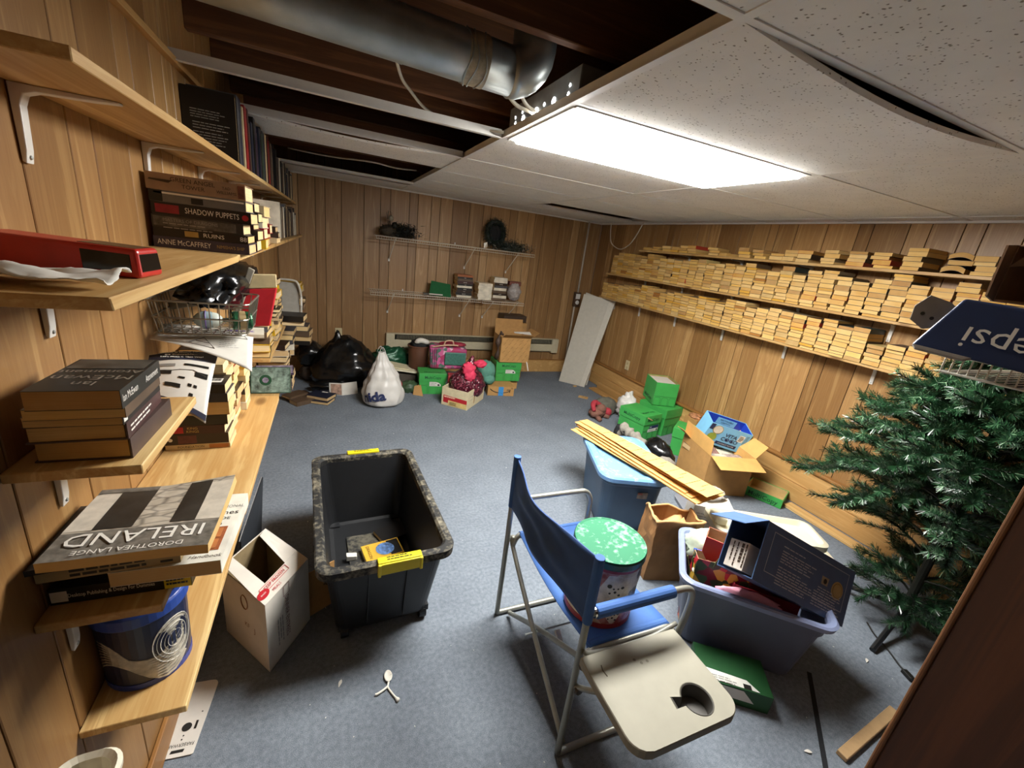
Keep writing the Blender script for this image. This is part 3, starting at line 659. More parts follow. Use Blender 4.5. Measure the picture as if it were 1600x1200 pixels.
for (p0, p1) in ((-.085, -.055), (-.048, -.016)): patch(b, M('door_print_light', 'b8713e', .5), [(p0, -.045, T+.001), (p0, -.073, T+.001), (p1, -.073, T+.001), (p1, -.045, T+.001)], 'door_picture_panel')
disc(b, INKB, (.0, -.058, T), (0, -1, 0), (1, 0, 0), .007, 'emblem'); text('Handbook', .014, INKT, b, (-.108, -.06, T), (0, -1, 0), (1, 0, 0), shear=.3)
b = book('pale paperback with arrow mark, above the white guide book', (-.395, .975, zz), .215, .2, .026, 'a08c63', Rz(.02), group='pile under the photo book', hard=False); zz += .0265
lines(b, INKB, (-.06, -.1, .015), X3, Z3, .12, 2, .01, .006, 6); patch(b, INKB, [(.075, -.1, .006), (.095, -.1, .006), (.095, -.1, .011), (.075, -.1, .011)], 'arrow_mark')
# dark notebook, floppy
NB = thing('notebook', 'floppy dark grey folder directly under the black and white photo book', 'folder', (-.39, .96, zz)); m = MB()
m.grid(lambda u, v: (-.115+.26*u, -.1+.2*v, .008+.006*math.sin(3*u)*(1-v)), 10, 6); m.build('folder_leaf', M('folder_dark', '2b2a28', .4, var=.2), NB, solid=.012)
m = MB(); m.tube([(-.05, -.1025, .0185), (-.052, -.1025, .008), (.09, -.1025, .016)], .0009, 4); m.build('white_edge_line', INKW, NB); zz += .0235
ir = thing('book', 'large black and white photo book on top of the left pile', 'book', (-.345, .945, zz), -.04, 'pile under the photo book')
hw, hh = .126, .115
def irs(u, v, z=0): return (-hw+2*hw*u, -hh+2*hh*v, .012+z+.014*max(0, u-.45)*max(0, v-.1)**2*3+.006*(1-v)*math.sin(math.pi*u)*(u-.3))
m = MB(); m.grid(lambda u, v: irs(u, v), 16, 10); m.build('page_block', WPAGES, ir, solid=.02)
PH = NT('photo_stone_wall'); v = PH.coord((14, 34, 10)); vo = PH.new('ShaderNodeTexVoronoi'); vo.feature = 'DISTANCE_TO_EDGE'; PH.l(v, vo.inputs['Vector']); vo.inputs['Scale'].default_value = 1.4
PH.col(PH.mix(.5, PH.ramp(vo.outputs[0], [(.02, lin('2e2a25')), (.12, lin('b9ae9a'))]), PH.ramp(PH.noise(v, 2, 4), [(.3, lin('8e8678')), (.7, lin('d6cdbd'))]))); PH.set(.35)
PHL = M('photo_pale_wall', 'c9c0b0', .35, var=.15, scale=40); PHD = M('photo_dark', '2f2d29', .35, var=.4, scale=30); PHM = M('photo_thatch', '6c675e', .35, var=.45, scale=70)
def irpatch(name, mat, u0, u1, v0, v1, lift=.0105):
    m = MB(); m.grid(lambda a, c: irs(u0+(u1-u0)*a, v0+(v1-v0)*c, lift), 8, 6); return m.build(name, mat, ir)
irpatch('cover_print', PHM, 0, 1, 0, .34); irpatch('cover_print', PH.m, .0, 1, .34, 1); irpatch('cover_print', PHL, 0, .17, .36, .9, .0112); irpatch('cover_print', PHL, .83, 1, .36, .93, .0112); irpatch('door_picture', PHD, .17, .42, .36, .93, .0114); irpatch('door_picture', PHD, .66, .83, .36, .97, .0114); irpatch('cover_print', PHM, 0, .42, .93, 1, .0116)
text('IRELAND', .052, INKW, ir, (.0, -.062, .0245), (-1, 0, 0), (0, -1, 0), stretch=1.05); text('DOROTHEA LANGE', .017, INKW, ir, (.0, -.1, .0245), (-1, 0, 0), (0, -1, 0), stretch=1.1)
# ================================================================ LEFT SIDE CLUTTER
def crumple(v, seed, amp, freq):
    from mathutils import noise as mn
    p = Vector(v)*freq+Vector((seed*7.3, seed*3.1, seed*1.7))
    n = mn.noise_vector(p)+.5*mn.noise_vector(p*2.1)+.25*mn.noise_vector(p*4.3)
    return Vector(v)+n*amp
def blob(name, mat, parent, c, r, seed, amp=.25, freq=2.2, nu=28, nv=18, flat=0.0, taper=None, smooth=True, ridged=0.0):
    """crumpled closed bag or cloth lump; flat = height of a flattened base; taper(t) scales the radius with height"""
    from mathutils import noise as mn
    m = MB(); vs = []; fs = []
    for j in range(nv+1):
        ph = math.pi*j/nv
        for i in range(nu):
            th = 2*math.pi*i/nu; d = Vector((math.sin(ph)*math.cos(th), math.sin(ph)*math.sin(th), -math.cos(ph)))
            p = d*freq+Vector((seed*5.1, seed*2.7, seed*9.2)); n = mn.noise(p)+.5*mn.noise(p*2.2)+.3*mn.noise(p*5)
            if ridged: n += ridged*(abs(mn.noise(p*3))*-2+.5)
            k = 1+amp*n; s_ = taper((d.z+1)/2) if taper else 1
            q = Vector((d.x*r[0]*k*s_, d.y*r[1]*k*s_, d.z*r[2]*(1+amp*.6*n)))
            if q.z < -r[2]+flat: q.z = -r[2]+flat
            vs.append(q+Vector(c))
    for j in range(nv):
        for i in range(nu): fs.append((j*nu+i, j*nu+(i+1) % nu, (j+1)*nu+(i+1) % nu, (j+1)*nu+i))
    m.add(vs, fs); return m.build(name, mat, parent, smooth=smooth)
BLACKP = M('black_plastic', '0d0e0f', .22, var=.3, scale=8, bump=.5, bscale=26, spec=.6)
WHITEP = M('white_plastic_bag', 'cfccc6', .4, var=.06, scale=8, bump=.35, bscale=22)
PAPER = M('paper_white', 'd6d2c8', .7, var=.05); CARD = M('cardboard', 'b58a52', .75, var=.1, scale=18); CARDL = M('cardboard_light', 'd3a45e', .75, var=.07, scale=14); CARDIN = M('cardboard_inside', 'a87f4b', .8, var=.1)
WCARD = M('white_board', 'd3ccc0', .6, var=.06, scale=12); SILV = M('wire_silver', '8f8a7e', .35, .7)
# red toy bus and the paper in front of it
bu = thing('toy_bus', 'red toy bus with black windows on the short left board', 'toy', (-.392, .955, B_Z+.001), -.1)
RED = M('bus_red', 'b9281f', .35, var=.1); GLS = M('bus_window_black', '0c0c0d', .12)
m = MB(); hx, hy = .105, .04
m.hexa([(-hx, -hy, 0), (hx, -hy, 0), (hx, hy, 0), (-hx, hy, 0), (-hx, -hy*.92, .054), (hx*.97, -hy*.92, .047), (hx*.97, hy*.92, .047), (-hx, hy*.92, .054)])
m.build('body', RED, bu, bevel=.006, seg=3)
MB().slab([(.028, -hy-.0005, .01), (.093, -hy-.0005, .01), (.092, -hy*.93-.0005, .038), (.026, -hy*.93-.0005, .041)], .002).build('window', GLS, bu, bevel=.001)
MB().slab([(hx+.0005, -hy*.82, .01), (hx+.0005, hy*.82, .01), (hx*.975+.0005, hy*.8, .039), (hx*.975+.0005, -hy*.8, .039)], .002).build('windscreen', GLS, bu, bevel=.001)
MB().slab([(.02, -hy*.7, .0505), (.096, -hy*.7, .0475), (.096, hy*.7, .0475), (.02, hy*.7, .0505)], .002).build('roof_window', M('bus_roof_dark', '2a1a14', .3), bu)
pt = thing('paper_towel', 'crumpled white paper towel in front of the red toy bus', 'paper', (-.385, .80, B_Z+.002))
m = MB(); m.grid(lambda u, v: crumple((-.1+.2*u, -.055+.11*v, .010+.012*math.sin(6*v)*math.sin(3*u+1)), 3, .006, 26)+Vector((0, 0, .004)), 24, 16); m.build('sheet', PAPER, pt, solid=.0015, smooth=True)
# black plastic bag stuffed below the second board
bg = thing('plastic_bag', 'black plastic bag stuffed on the books under the second left board', 'bag', (-.37, 1.95, 1.35))
blob('bag', BLACKP, bg, (0, 0, .045), (.10, .38, .075), 4, .25, 2.5, 40, 20, .0, ridged=.4)
# wire basket with bulb
bs = thing('wire_basket', 'silver wire basket on top of the paperback stacks', 'basket', (-.365, 1.64, 1.278))
def rr_(hx, hy, r, z, n=5):
    out = []
    for cx, cy, a0 in ((hx-r, hy-r, 0), (-hx+r, hy-r, 90), (-hx+r, -hy+r, 180), (hx-r, -hy+r, 270)):
        for k in range(n+1): a = D(a0+90*k/n); out.append((cx+r*math.cos(a), cy+r*math.sin(a), z))
    return out
for z_, s_, nm in ((.0, .88, 'base_rim'), (.05, .94, 'middle_rim'), (.1, 1, 'top_rim')):
    m = MB(); m.tube(rr_(.13*s_, .12*s_, .025, z_+.006), .0028, 6, closed=True); m.build(nm, SILV, bs)
m = MB()
for i in range(9):
    x = -.105+.21*i/8
    for s_ in (-1, 1): m.tube([(x*.9, s_*.105, .006), (x, s_*.12, .108)], .0017, 5)
    m.tube([(x*.9, -.105, .005), (x*.9, .105, .005)], .0017, 5)
for i in range(8):
    y = -.095+.19*i/7
    for s_ in (-1, 1): m.tube([(s_*.114, y*.9, .006), (s_*.13, y, .108)], .0017, 5)
    m.tube([(-.114, y*.9, .004), (.114, y*.9, .004)], .0017, 5)
tag(m.build('mesh_wires', SILV, bs), kind='stuff')
bl_ = thing('light_bulb', 'compact fluorescent bulb with white base lying in the wire basket', 'bulb', (-.36, 1.565, 1.325), .15)
m = MB(); m.lathe([(0, -.03), (.018, -.03), (.026, -.015), (.027, .005), (.02, .02), (.01, .03), (0, .031)], 18); o = m.build('globe', M('bulb_pearl', '8fa3a8', .2), bl_, smooth=True); o.rotation_euler = (0, -math.pi/2, 0)
m = MB(); m.lathe([(0, .0), (.027, .0), (.022, .03), (.009, .045), (0, .046)], 18); o = m.build('base', M('bulb_base_white', 'cfd6cc', .4), bl_, smooth=True); o.rotation_euler = (0, math.pi/2, 0)
m = MB(); m.tube([(.044, 0, 0), (.085, 0, .003)], .006, 10); m.build('stem', M('bulb_stem_green', '7b9384', .4), bl_, smooth=True)
m = MB(); m.tube(rr_(.028, .028, .027, 0, 6), .0014, 5, closed=True); o = m.build('purple_ring', INKP, bl_); o.rotation_euler = (0, math.pi/2, 0); o.location = (.001, 0, 0)
ga = thing('garland_roll', 'green roll with tan band beside the bulb in the wire basket', 'decoration', (-.267, 1.59, 1.322), .3)
m = MB(); m.tube([(-.028, 0, 0), (.028, 0, 0)], .03, 16); m.build('roll', M('foil_green', '2a5a3c', .25, .2, var=.4, scale=60, bump=.6), ga, bevel=.006, smooth=False)
m = MB(); m.tube([(-.009, 0, 0), (.009, 0, 0)], .0312, 16, cap=False); m.build('band', M('band_tan', 'a58e62', .6), ga)
tu = thing('cardboard_tube', 'thin grey roll lying across the back of the wire basket', 'tube', (-.40, 1.69, 1.345), .25)
m = MB(); m.tube([(-.08, 0, 0), (.1, .02, .03)], .014, 12); m.build('roll', M('roll_grey', '7d776c', .6, var=.2), tu, smooth=True)
rb = thing('gift_bag', 'red paper packet with cream top leaning in the wire basket', 'bag', (-.262, 1.83, 1.245), .05)
RP = M('packet_red', 'b8222c', .4, var=.1)
m = MB(); m.slab([(-.075, 0, .0), (.045, 0, .01), (.075, .02, .155), (-.02, .015, .145)], .035); m.build('packet', RP, rb, bevel=.004)
m = MB(); m.slab([(-.02, .0145, .146), (.075, .0195, .156), (.075, .02, .205), (0, .018, .2)], .03); m.build('cream_top', M('packet_cream', 'd2bf93', .5), rb, bevel=.003)
m = MB(); m.slab([(-.085, -.003, .0), (-.068, -.003, .0), (.004, .014, .215), (-.014, .014, .225)], .034); m.build('silver_edge', M('packet_silver', 'b9b3a4', .3, .4), rb, bevel=.002)
# paper sheet and printed flyer hanging over the stacks
ps = thing('paper_sheet', 'curled white paper with faint drawing below the wire basket', 'paper', (-.37, 1.56, 1.232))
def sheetf(u, v): return (-.145+.27*u+.02*v, .10-(.13+.07*u)*v-.02*u, .034-.06*v*v*u*u-.012*u+.012*math.sin(3.1*u)*(1-v)+.02*math.exp(-8*v)*(1-u))
m = MB(); m.grid(sheetf, 16, 14); m.build('sheet', PAPER, ps, solid=.0008, smooth=True)
def stroke(parent, mat, f, pts, r=.0012, name='drawn_line', lift=.0015):
    m = MB(); m.tube([Vector(f(a, b))+Vector((0, 0, lift)) for a, b in pts], r, 4); return m.build(name, mat, parent)
GREYI = M('pencil_grey', '6c6862', .7)
stroke(ps, GREYI, sheetf, [(.06, .05), (.5, .03), (.9, .05), (.94, .2), (.5, .3), (.08, .3), (.06, .05)], .0012)
for a, b in (((.5, .45), (.36, .8)), ((.5, .45), (.62, .8)), ((.36, .8), (.62, .8)), ((.43, .65), (.57, .65))): stroke(ps, GREYI, sheetf, [a, b], .001)
lines(ps, GREYI, Vector(sheetf(.66, .45))+Vector((0, 0, .003)), (1, -.07, -.05), (-.1, 1, .25), .06, 5, .012, .0025, 8)
fy = thing('flyer', 'printed instruction flyer with tool pictures drooping over the near stack', 'flyer', (-.37, 1.425, 1.19))
def flyf(u, v): return (-.13+.17*u+.05*v-.02*u*v, .10-.22*v-.12*u*v+.02*u, .028-.02*v-.06*v*v*(.5+.7*u)+.012*math.sin(3*u))
m = MB(); m.grid(flyf, 16, 16); m.build('sheet', PAPER, fy, solid=.0008, smooth=True)
def flypatch(mat, u0, u1, v0, v1, name='picture', lift=.0016):
    m = MB(); m.grid(lambda a, c: Vector(flyf(u0+(u1-u0)*a, v0+(v1-v0)*c))+Vector((0, 0, lift)), 8, 4); return m.build(name, mat, fy)
NAVY = M('flyer_navy', '2a2d40', .5)
flypatch(NAVY, 0.0, 1.0, .02, .24, 'title_band'); flypatch(NAVY, .1, 1, .93, .985, 'footer_band')
def flytext(s, size, u0, u1, v, mat):
    a = Vector(flyf(u0, v)); b = Vector(flyf(u1, v)); c = Vector(flyf((u0+u1)/2, v-.06)); mid = (a+b)/2; q = Vector(flyf((u0+u1)/2, v)); q = max(mid, q, key=lambda t: t.z)
    text(s, size, mat, fy, q+Vector((0, 0, .0035)), b-a, c-q, stretch=.9, bold=.02)
flytext('Wine Is Meant To', .013, .1, .8, .07, INKW); flytext('Be Enjoyable...', .0155, .1, .85, .135, INKW); flytext("Let's Make It That Way!", .012, .05, .95, .2, INKW)
for (u0, u1, v0, v1) in ((.12, .42, .34, .40), (.1, .38, .48, .56), (.55, .92, .33, .37), (.74, .93, .46, .54), (.1, .2, .66, .72), (.3, .55, .70, .76), (.66, .72, .66, .70), (.75, .8, .66, .70), (.7, .76, .78, .82), (.5, .6, .58, .61)): flypatch(INKB if u0 != .12 else INKGY, u0, u1, v0, v1)
stroke(fy, GREYI, flyf, [(.3, .5), (.5, .46), (.7, .44), (.9, .5)], .0012)
# plastic lid-like clear frame near the back of the shelf
af = thing('clear_bin', 'clear plastic bin with white rim standing near back corner shelf', 'bin', (-.36, 3.95, .90)); 
CLR = M('clear_grey_plastic', '9a978e', .25, var=.08)
m = MB(); m.slab([(-.1, 0, 0), (.12, 0, 0), (.12, .03, .27), (-.1, .03, .27)], .012); m.build('panel', CLR, af, bevel=.005)
m = MB(); m.tube(smooth_path([(-.09, .0, .29), (.07, .0, .29), (.115, 0, .26), (.135, 0, .15), (.13, 0, .02)], 6), .009, 8); m.build('rim', M('rim_pale', 'b7b2a5', .4), af, smooth=True)
MB().box((.136, -.011, .12), (.012, .004, .07)).build('label_strip', INKW, af)
# tub with blue lid on the lowest board
tb = thing('plastic_tub', 'round tub with blue lid and navy wrapper under the short boards', 'tub', (-.425, 1.035, E_Z+.001))
NV = M('tub_navy', '1d2440', .35, var=.15)
m = MB(); m.lathe([(0, 0), (.078, 0), (.081, .006), (.083, .02), (.087, .185), (.085, .19), (0, .19)], 40); m.build('tub_body', NV, tb, smooth=False)
m = MB(); m.lathe([(.082, 0), (.0835, .0), (.0838, .016), (.082, .016)], 40); m.build('base_band', M('tub_blue', '2a3f8f', .35), tb)
BL = M('lid_blue', '2b4a9c', .35, var=.05)
m = MB(); m.lathe([(0, .186), (.090, .186), (.0925, .19), (.0925, .216), (.088, .222), (.076, .222), (.074, .212), (0, .212)], 40); m.build('lid', BL, tb, smooth=False, bevel=.0015)
def cyl(u, z, r=.0862): a = D(u); return Vector((math.cos(a)*(r-.004*(1-z/.185)), math.sin(a)*(r-.004*(1-z/.185)), z))
SW = M('swirl_pale', 'c2bbaa', .5, var=.3, scale=50)
for k in range(9):   # pale swirl sweeping round the wrapper
    m = MB(); m.tube([cyl(-150+t*11, .06+.035*math.sin(t*.5+.2)+(.0115*k-.02)*(.25+.75*abs(math.cos(t*.21+.5))), .0855) for t in range(13)], [.0016+.003*min(1, t/5) for t in range(13)], 5); m.build('wrapper_swirl', SW, tb)
m = MB(); m.grid(lambda u, v: cyl(-62+62*u, .045+.125*v, .0866+.0002), 14, 8); m.f = [f for f in m.f]; 
vs = []; 
m = MB(); n = 30
m.add([cyl(-34+31*math.cos(2*math.pi*i/n), .103+.062*math.sin(2*math.pi*i/n), .0873) for i in range(n)]+[cyl(-34, .103, .0885)], [(i, (i+1) % n, n) for i in range(n)]); m.build('round_label', SW, tb)
for k in range(5):
    m = MB(); m.tube([cyl(-34+(31-5*k)*math.cos(2*math.pi*i/24), .103+(.062-.01*k)*math.sin(2*math.pi*i/24), .089) for i in range(24)], .0009, 4, closed=True); m.build('label_ring', INKGY if k % 2 else INKW, tb)
for (du_, dz_) in ((-9, 0), (-2, .004), (5, .008), (9, .012)):
    m = MB(); m.grid(lambda u, v: cyl(-34+du_-2.5+5*u, .083+dz_+.04*v, .0896), 2, 2); m.build('label_figure', NV, tb)
# slim white wastebasket, its rim in the bottom corner
ba = thing('wastebasket', 'slim white plastic wastebasket with thick rim at the left wall', 'bin', (-.438, .655, 0))
def _rl(hx, hy, r, z): return [(x, y, z) for x, y, _ in rr_(hx, hy, r, 0, 6)]
m = MB(); L_ = [_rl(.036, .10, .03, .003), _rl(.048, .128, .036, .59), _rl(.055, .136, .04, .6), _rl(.056, .137, .04, .612), _rl(.05, .131, .038, .62), _rl(.042, .122, .034, .612), _rl(.04, .12, .033, .59), _rl(.03, .092, .026, .012)]
n_ = len(L_[0]); m.add([p for l in L_ for p in l], [(i*n_+j, i*n_+(j+1) % n_, (i+1)*n_+(j+1) % n_, (i+1)*n_+j) for i in range(len(L_)-1) for j in range(n_)]+[tuple(range(n_))[::-1], tuple(range((len(L_)-1)*n_, len(L_)*n_))])
m.build('bin_body', M('basin_white', 'd9d3bf', .35), ba, smooth=False)
# hanging card
fc = thing('package_card', 'white printed card with round holes lying on carpet under left shelf', 'card', (-.452, 1.285, .002))
Rr = Rz(-.12); CW = M('card_white', 'd2cdc4', .5, var=.04)
poly = []; hw, hl = .047, .125
for cx, cy, a0 in ((hw-.02, hl-.02, 0), (-hw+.02, hl-.02, 90), (-hw+.006, -hl+.006, 180), (hw-.006, -hl+.006, 270)):
    rr = .02 if cy > 0 else .006
    for k in range(6): a = D(a0+90*k/5); poly.append((cx+rr*math.cos(a), cy+rr*math.sin(a)))
m = MB(); m.prism(poly, 0, .003); m.build('card', CW, fc)
disc(fc, M('hole_dark', '1a1816', .9), (.0, -.035, .003), X3, Y3, .014, 'round_hole')
for p in ((0, -.062), (-.001, -.074), (.03, .01)): disc(fc, INKB, (p[0], p[1], .003), X3, Y3, .0025, 'small_hole', 8)
patch(fc, INKB, [(.022, -.045, .003), (.029, -.045, .003), (.029, -.018, .003), (.022, -.018, .003)], 'slot'); patch(fc, INKB, [(-.02, -.113, .003), (.016, -.113, .003), (.018, -.104, .003), (-.018, -.104, .003)], 'hang_slot')
text('FARBERWARE', .0155, INKB, fc, (0, -.09, .003), (-1, 0, 0), (0, -1, 0), stretch=.82); lines(fc, INKGY, (-.04, .0, .003), (0, -1, 0), (1, 0, 0), .05, 5, .005, .0015, 4)
fc.rotation_euler = (0, 0, -.1)
# dark sheet put in where floor shade lies, with a pale top line
dp = thing('board', 'dark grey sheet standing in for shade under the wide knotty board', 'board', (-.355, 1.98, 0))
m = MB(); m.slab([(-.012, .26, .003), (-.014, -.255, .003), (-.004, -.255, .36), (.014, .26, .36)], .007); m.build('sheet', M('under_shelf_shade', '20242a', .6, var=.15), dp)
m = MB(); m.tube([(-.0045, -.255, .361), (.0135, .26, .361)], .0018, 5); m.build('pale_edge', M('edge_pale', '8f8f8c', .5), dp)
# ================================================================ CARTONS
def carton(name, label, loc, rz, dx, dy, h, mat, inside=None, flaps=(), t=.004, cat='box', group=None, top=False, pname='body'):
    """open carton; local origin bottom centre; flaps: (side, length, angle from vertical outwards in degrees)"""
    r = thing(name, label, cat, loc, rz, group); hx, hy = dx/2, dy/2
    mats = [mat, inside or mat]; m = MB()
    m.box((0, 0, t/2+.0005), (dx, dy, t))
    for s_ in (-1, 1):
        m.box((s_*(hx-t/2), 0, h/2+.001), (t, dy, h)); m.box((0, s_*(hy-t/2), h/2+.001), (dx-2*t, t, h))
    if inside is not None:
        for s_ in (-1, 1):
            m.box((s_*(hx-t-.0006), 0, h/2), (.0012, dy-2*t, h-.004), 1); m.box((0, s_*(hy-t-.0006), h/2), (dx-2*t-.003, .0012, h-.004), 1)
        m.box((0, 0, t+.001), (dx-2*t, dy-2*t, .0012), 1)
    if top: m.box((0, 0, h+.001), (dx, dy, t))
    m.build(pname, mats, r)
    for (sd, L, ang) in flaps:
        a = D(ang); q = MB()
        if sd in 'EW':
            s_ = 1 if sd == 'E' else -1; b0 = Vector((s_*(hx-t/2), -hy+.003, h)); b1 = Vector((s_*(hx-t/2), hy-.003, h)); o = Vector((s_*math.sin(a)*L, 0, math.cos(a)*L))
        else:
            s_ = 1 if sd == 'N' else -1; b0 = Vector((-hx+.003, s_*(hy-t/2), h)); b1 = Vector((hx-.003, s_*(hy-t/2), h)); o = Vector((0, s_*math.sin(a)*L, math.cos(a)*L))
        e = (b1-b0)*.01
        q.slab([b0, b1, b1+o-e, b0+o+e], t*.8); q.build('flap', inside or mat, r)
    return r
# white freezer-meal carton by the left shelves
r = carton('carton', 'white carton printed KEEP FROZEN beside the black tote', (-.253, 1.603, 0), .0, .25, .30, .325, WCARD, M('carton_inside', '8d7a58', .8), t=.004)
# skew the footprint like the photo: corners near (-.227,1.384), left (-.41,1.628), right (-.097,1.595)
ax = Vector((.130, .211, 0)); ay = Vector((-.183, .244, 0)); r.location = Vector((-.227, 1.384, 0))+(ax+ay)/2; r.rotation_euler = (0, 0, math.atan2(ax.y, ax.x))
sh = (ay.normalized()-0*ax); ca, sa = math.cos(r.rotation_euler[2]), math.sin(r.rotation_euler[2])
lyx, lyy = (ay.x*ca+ay.y*sa)/.30, (-ay.x*sa+ay.y*ca)/.30
for ch in r.children:
    for v_ in ch.data.vertices: v_.co.x = v_.co.x+v_.co.y*lyx; v_.co.y *= lyy
def sk(x, y, z): return Vector((x+y*lyx, y*lyy, z))
hx, hy, h = .125, .15, .325
m = MB(); m.slab([sk(-hx, -hy, h+.002), sk(hx, -hy, h+.002), sk(hx, -hy+.075, h+.002), sk(-hx, -hy+.075, h+.002)], .003); 
m.build('top_flap', WCARD, r)
m = MB(); m.slab([sk(-hx, -hy+.075, h+.003), sk(-hx+.06, -hy+.075, h+.003), sk(-hx+.05, hy+.04, h+.02), sk(-hx+.01, hy+.04, h+.02)], .003); m.build('top_flap', WCARD, r)
m = MB(); m.slab([sk(hx-.075, -hy+.075, h+.003), sk(hx, -hy+.075, h+.003), sk(hx, hy, h+.003), sk(hx-.05, hy-.02, h+.01)], .003); m.build('top_flap', WCARD, r)
ux = sk(1, 0, 0).normalized(); uy = (sk(0, 1, 0)).normalized(); nx = Vector((0, -1, 0))
text('KEEP FROZEN', .022, INKR, r, sk(-.03, -hy+.053, h+.0035), ux, uy, stretch=.8, bold=.01)
def frame(parent, mat, c, u, v, wd, hg, th=.0025, name='printed_frame'):
    u = Vector(u).normalized(); v = Vector(v).normalized(); c = Vector(c); m = MB(); nn = u.cross(v).normalized()*.0007
    for (a, b, p, q) in ((-wd/2, wd/2, -hg/2, -hg/2+th), (-wd/2, wd/2, hg/2-th, hg/2), (-wd/2, -wd/2+th, -hg/2, hg/2), (wd/2-th, wd/2, -hg/2, hg/2)):
        m.add([c+u*a+v*p+nn, c+u*b+v*p+nn, c+u*b+v*q+nn, c+u*a+v*q+nn], [(0, 1, 2, 3)])
    return m.build(name, mat, parent)
frame(r, INKR, sk(-.03, -hy+.053, h+.0035), ux, uy, .145, .032); text('MEALS', .02, INKR, r, sk(-.045, -hy+.02, h+.0035), ux, uy, stretch=.75)
m = MB(); c0 = sk(-.1, -hy+.04, h+.004); m.add([c0+ux*(.028*math.cos(a))+uy*(.02*math.sin(a)) for a in [i*.3 for i in range(21)]], [tuple(range(21))]); m.build('oval_logo', INKR, r); text('meals', .014, INKW, r, c0+Vector((0, 0, .001)), ux, uy, stretch=.8)
# right face prints (plane y=-hy, facing the room), reading sideways
fy_ = lambda x, z: sk(x, -hy, z)+Vector((0, -.0012, 0))
text('DINNER ENTREES', .03, M('print_faded_maroon', '6e3f3c', .6, var=.3), r, fy_(-.015, .17), (0, 0, -1), ux, stretch=.85); frame(r, M('print_faded_maroon', '6e3f3c', .6), fy_(-.015, .30), (0, 0, -1), ux, .05, .034)
for dx_, n_ in ((-.07, 1), (-.045, 2)): lines(r, INKGY, fy_(dx_, .2), (0, 0, -1), ux, .14, n_, .012, .005, 5)
# left face (x=-hx)
lx = sk(0, -1, 0).normalized(); fl_ = lambda y, z: sk(-hx, y, z)+Vector((-.0016, 0, 0))
OCH = M('print_ochre_brown', '8b5a30', .6)
m = MB(); m.tube([fl_(-.01, .255)+lx*(.022*math.cos(a))+Vector((0, 0, .032*math.sin(a))) for a in [i*.3 for i in range(21)]], .0018, 4, closed=True); m.build('oval_print', OCH, r)
text('KF', .03, OCH, r, fl_(-.02, .15), lx, Z3); text('J', .035, OCH, r, fl_(-.07, .15), lx, Z3)
# flattened brown flap behind the white carton
cf = thing('cardboard_sheet', 'brown cardboard sheet standing between white carton and black tote', 'cardboard', (-.055, 1.665, .002)); m = MB(); m.slab([(-.05, -.06, 0), (.055, .0, 0), (.06, .03, .21), (-.05, -.03, .21)], .004); m.build('sheet', CARDIN, cf); text('A', .03, INKB, cf, (.02, -.006, .12), (1, .3, 0), Z3)
# green paper cartons
GREEN = M('carton_green', '3fa04c', .45, var=.08, scale=8); GRD = M('carton_green_dark', '1d4f27', .5, var=.08); GRI = M('carton_inner_buff', 'b59a66', .8)
LBL = M('label_white', 'd8d8d0', .5, var=.03)
def green_carton(label, loc, rz, dx=.24, dy=.31, h=.265, lid=True, logo=True, lab='S', upside=False, group='green paper cartons'):
    r = carton('paper_carton', label, loc, rz, dx, dy, h-.002, GREEN, GRI, group=group, top=lid)
    if lid:
        m = MB(); a, b = dx/2+.005, dy/2+.005; m.box((0, 0, h+.006), (2*a, 2*b, .004))
        for s_ in (-1, 1): m.box((s_*a, 0, h-.04), (.004, 2*b, .094)); m.box((0, s_*b, h-.04), (2*a, .004, .094))
        m.build('lid', GREEN, r, bevel=.0015)
    # wave line and panel of the print near the base
    m = MB(); yy = -dy/2-.0008
    for k in range(3): m.tube([(-dx/2+dx*(k+.08)/3, yy, .008), (-dx/2+dx*(k+.1)/3, yy, .085), (-dx/2+dx*(k+.25)/3, yy, .098), (-dx/2+dx*(k+.75)/3, yy, .098), (-dx/2+dx*(k+.92)/3, yy, .085), (-dx/2+dx*(k+.94)/3, yy, .008)], .0012, 4)
    m.tube([(-dx/2, yy, .108), (dx/2, yy, .108)], .0012, 4); m.build('printed_border', GRD, r)
    if logo and lid:
        e = dy/2+.0075
        text('MultiCopy', .045, INKGR, r, (0, -e, h-.04), X3, Z3, stretch=.95, bold=.01); text('MultiCopy', .045, INKGR, r, (0, -dy*.28, h+.0085), X3, Y3, stretch=1.0, bold=.01)
        text('MultiCopy', .045, INKGR, r, (-dx/2-.0075, 0, h-.04), (0, -1, 0), Z3, stretch=1.1, bold=.01)
    return r
def white_label(r, dx, dy, z, w_=.13, hgt=.05, x=.03):
    yy = -dy/2-.001
    m = MB(); pts = [(x-w_/2, z), (x+w_/2, z), (x+w_/2-.006, z+hgt*.45), (x+w_/2-.03, z+hgt*.85), (x+w_/2-.06, z+hgt), (x-w_/2, z+hgt)]
    m.add([(a, yy-.0008, b) for a, b in pts], [tuple(range(6))]); m.build('address_label', LBL, r)
    text('MultiCopy', .016, INKGR, r, (x-w_/2+.008, yy-.0012, z+hgt*.72), X3, Z3, align='LEFT'); lines(r, INKGY, (x-w_/2+.008, yy-.0012, z+hgt*.4), X3, Z3, w_*.5, 2, .012, .004, 3); patch(r, INKB, [(x+w_/2-.04, yy-.001, z+.006), (x+w_/2-.018, yy-.001, z+.006), (x+w_/2-.018, yy-.001, z+.024), (x+w_/2-.04, yy-.001, z+.024)], 'barcode')
g1 = green_carton('green lidded paper carton with loose lid, nearest of the right-hand stack', (2.893, 3.107, 0), .22, .25, .31, .262)
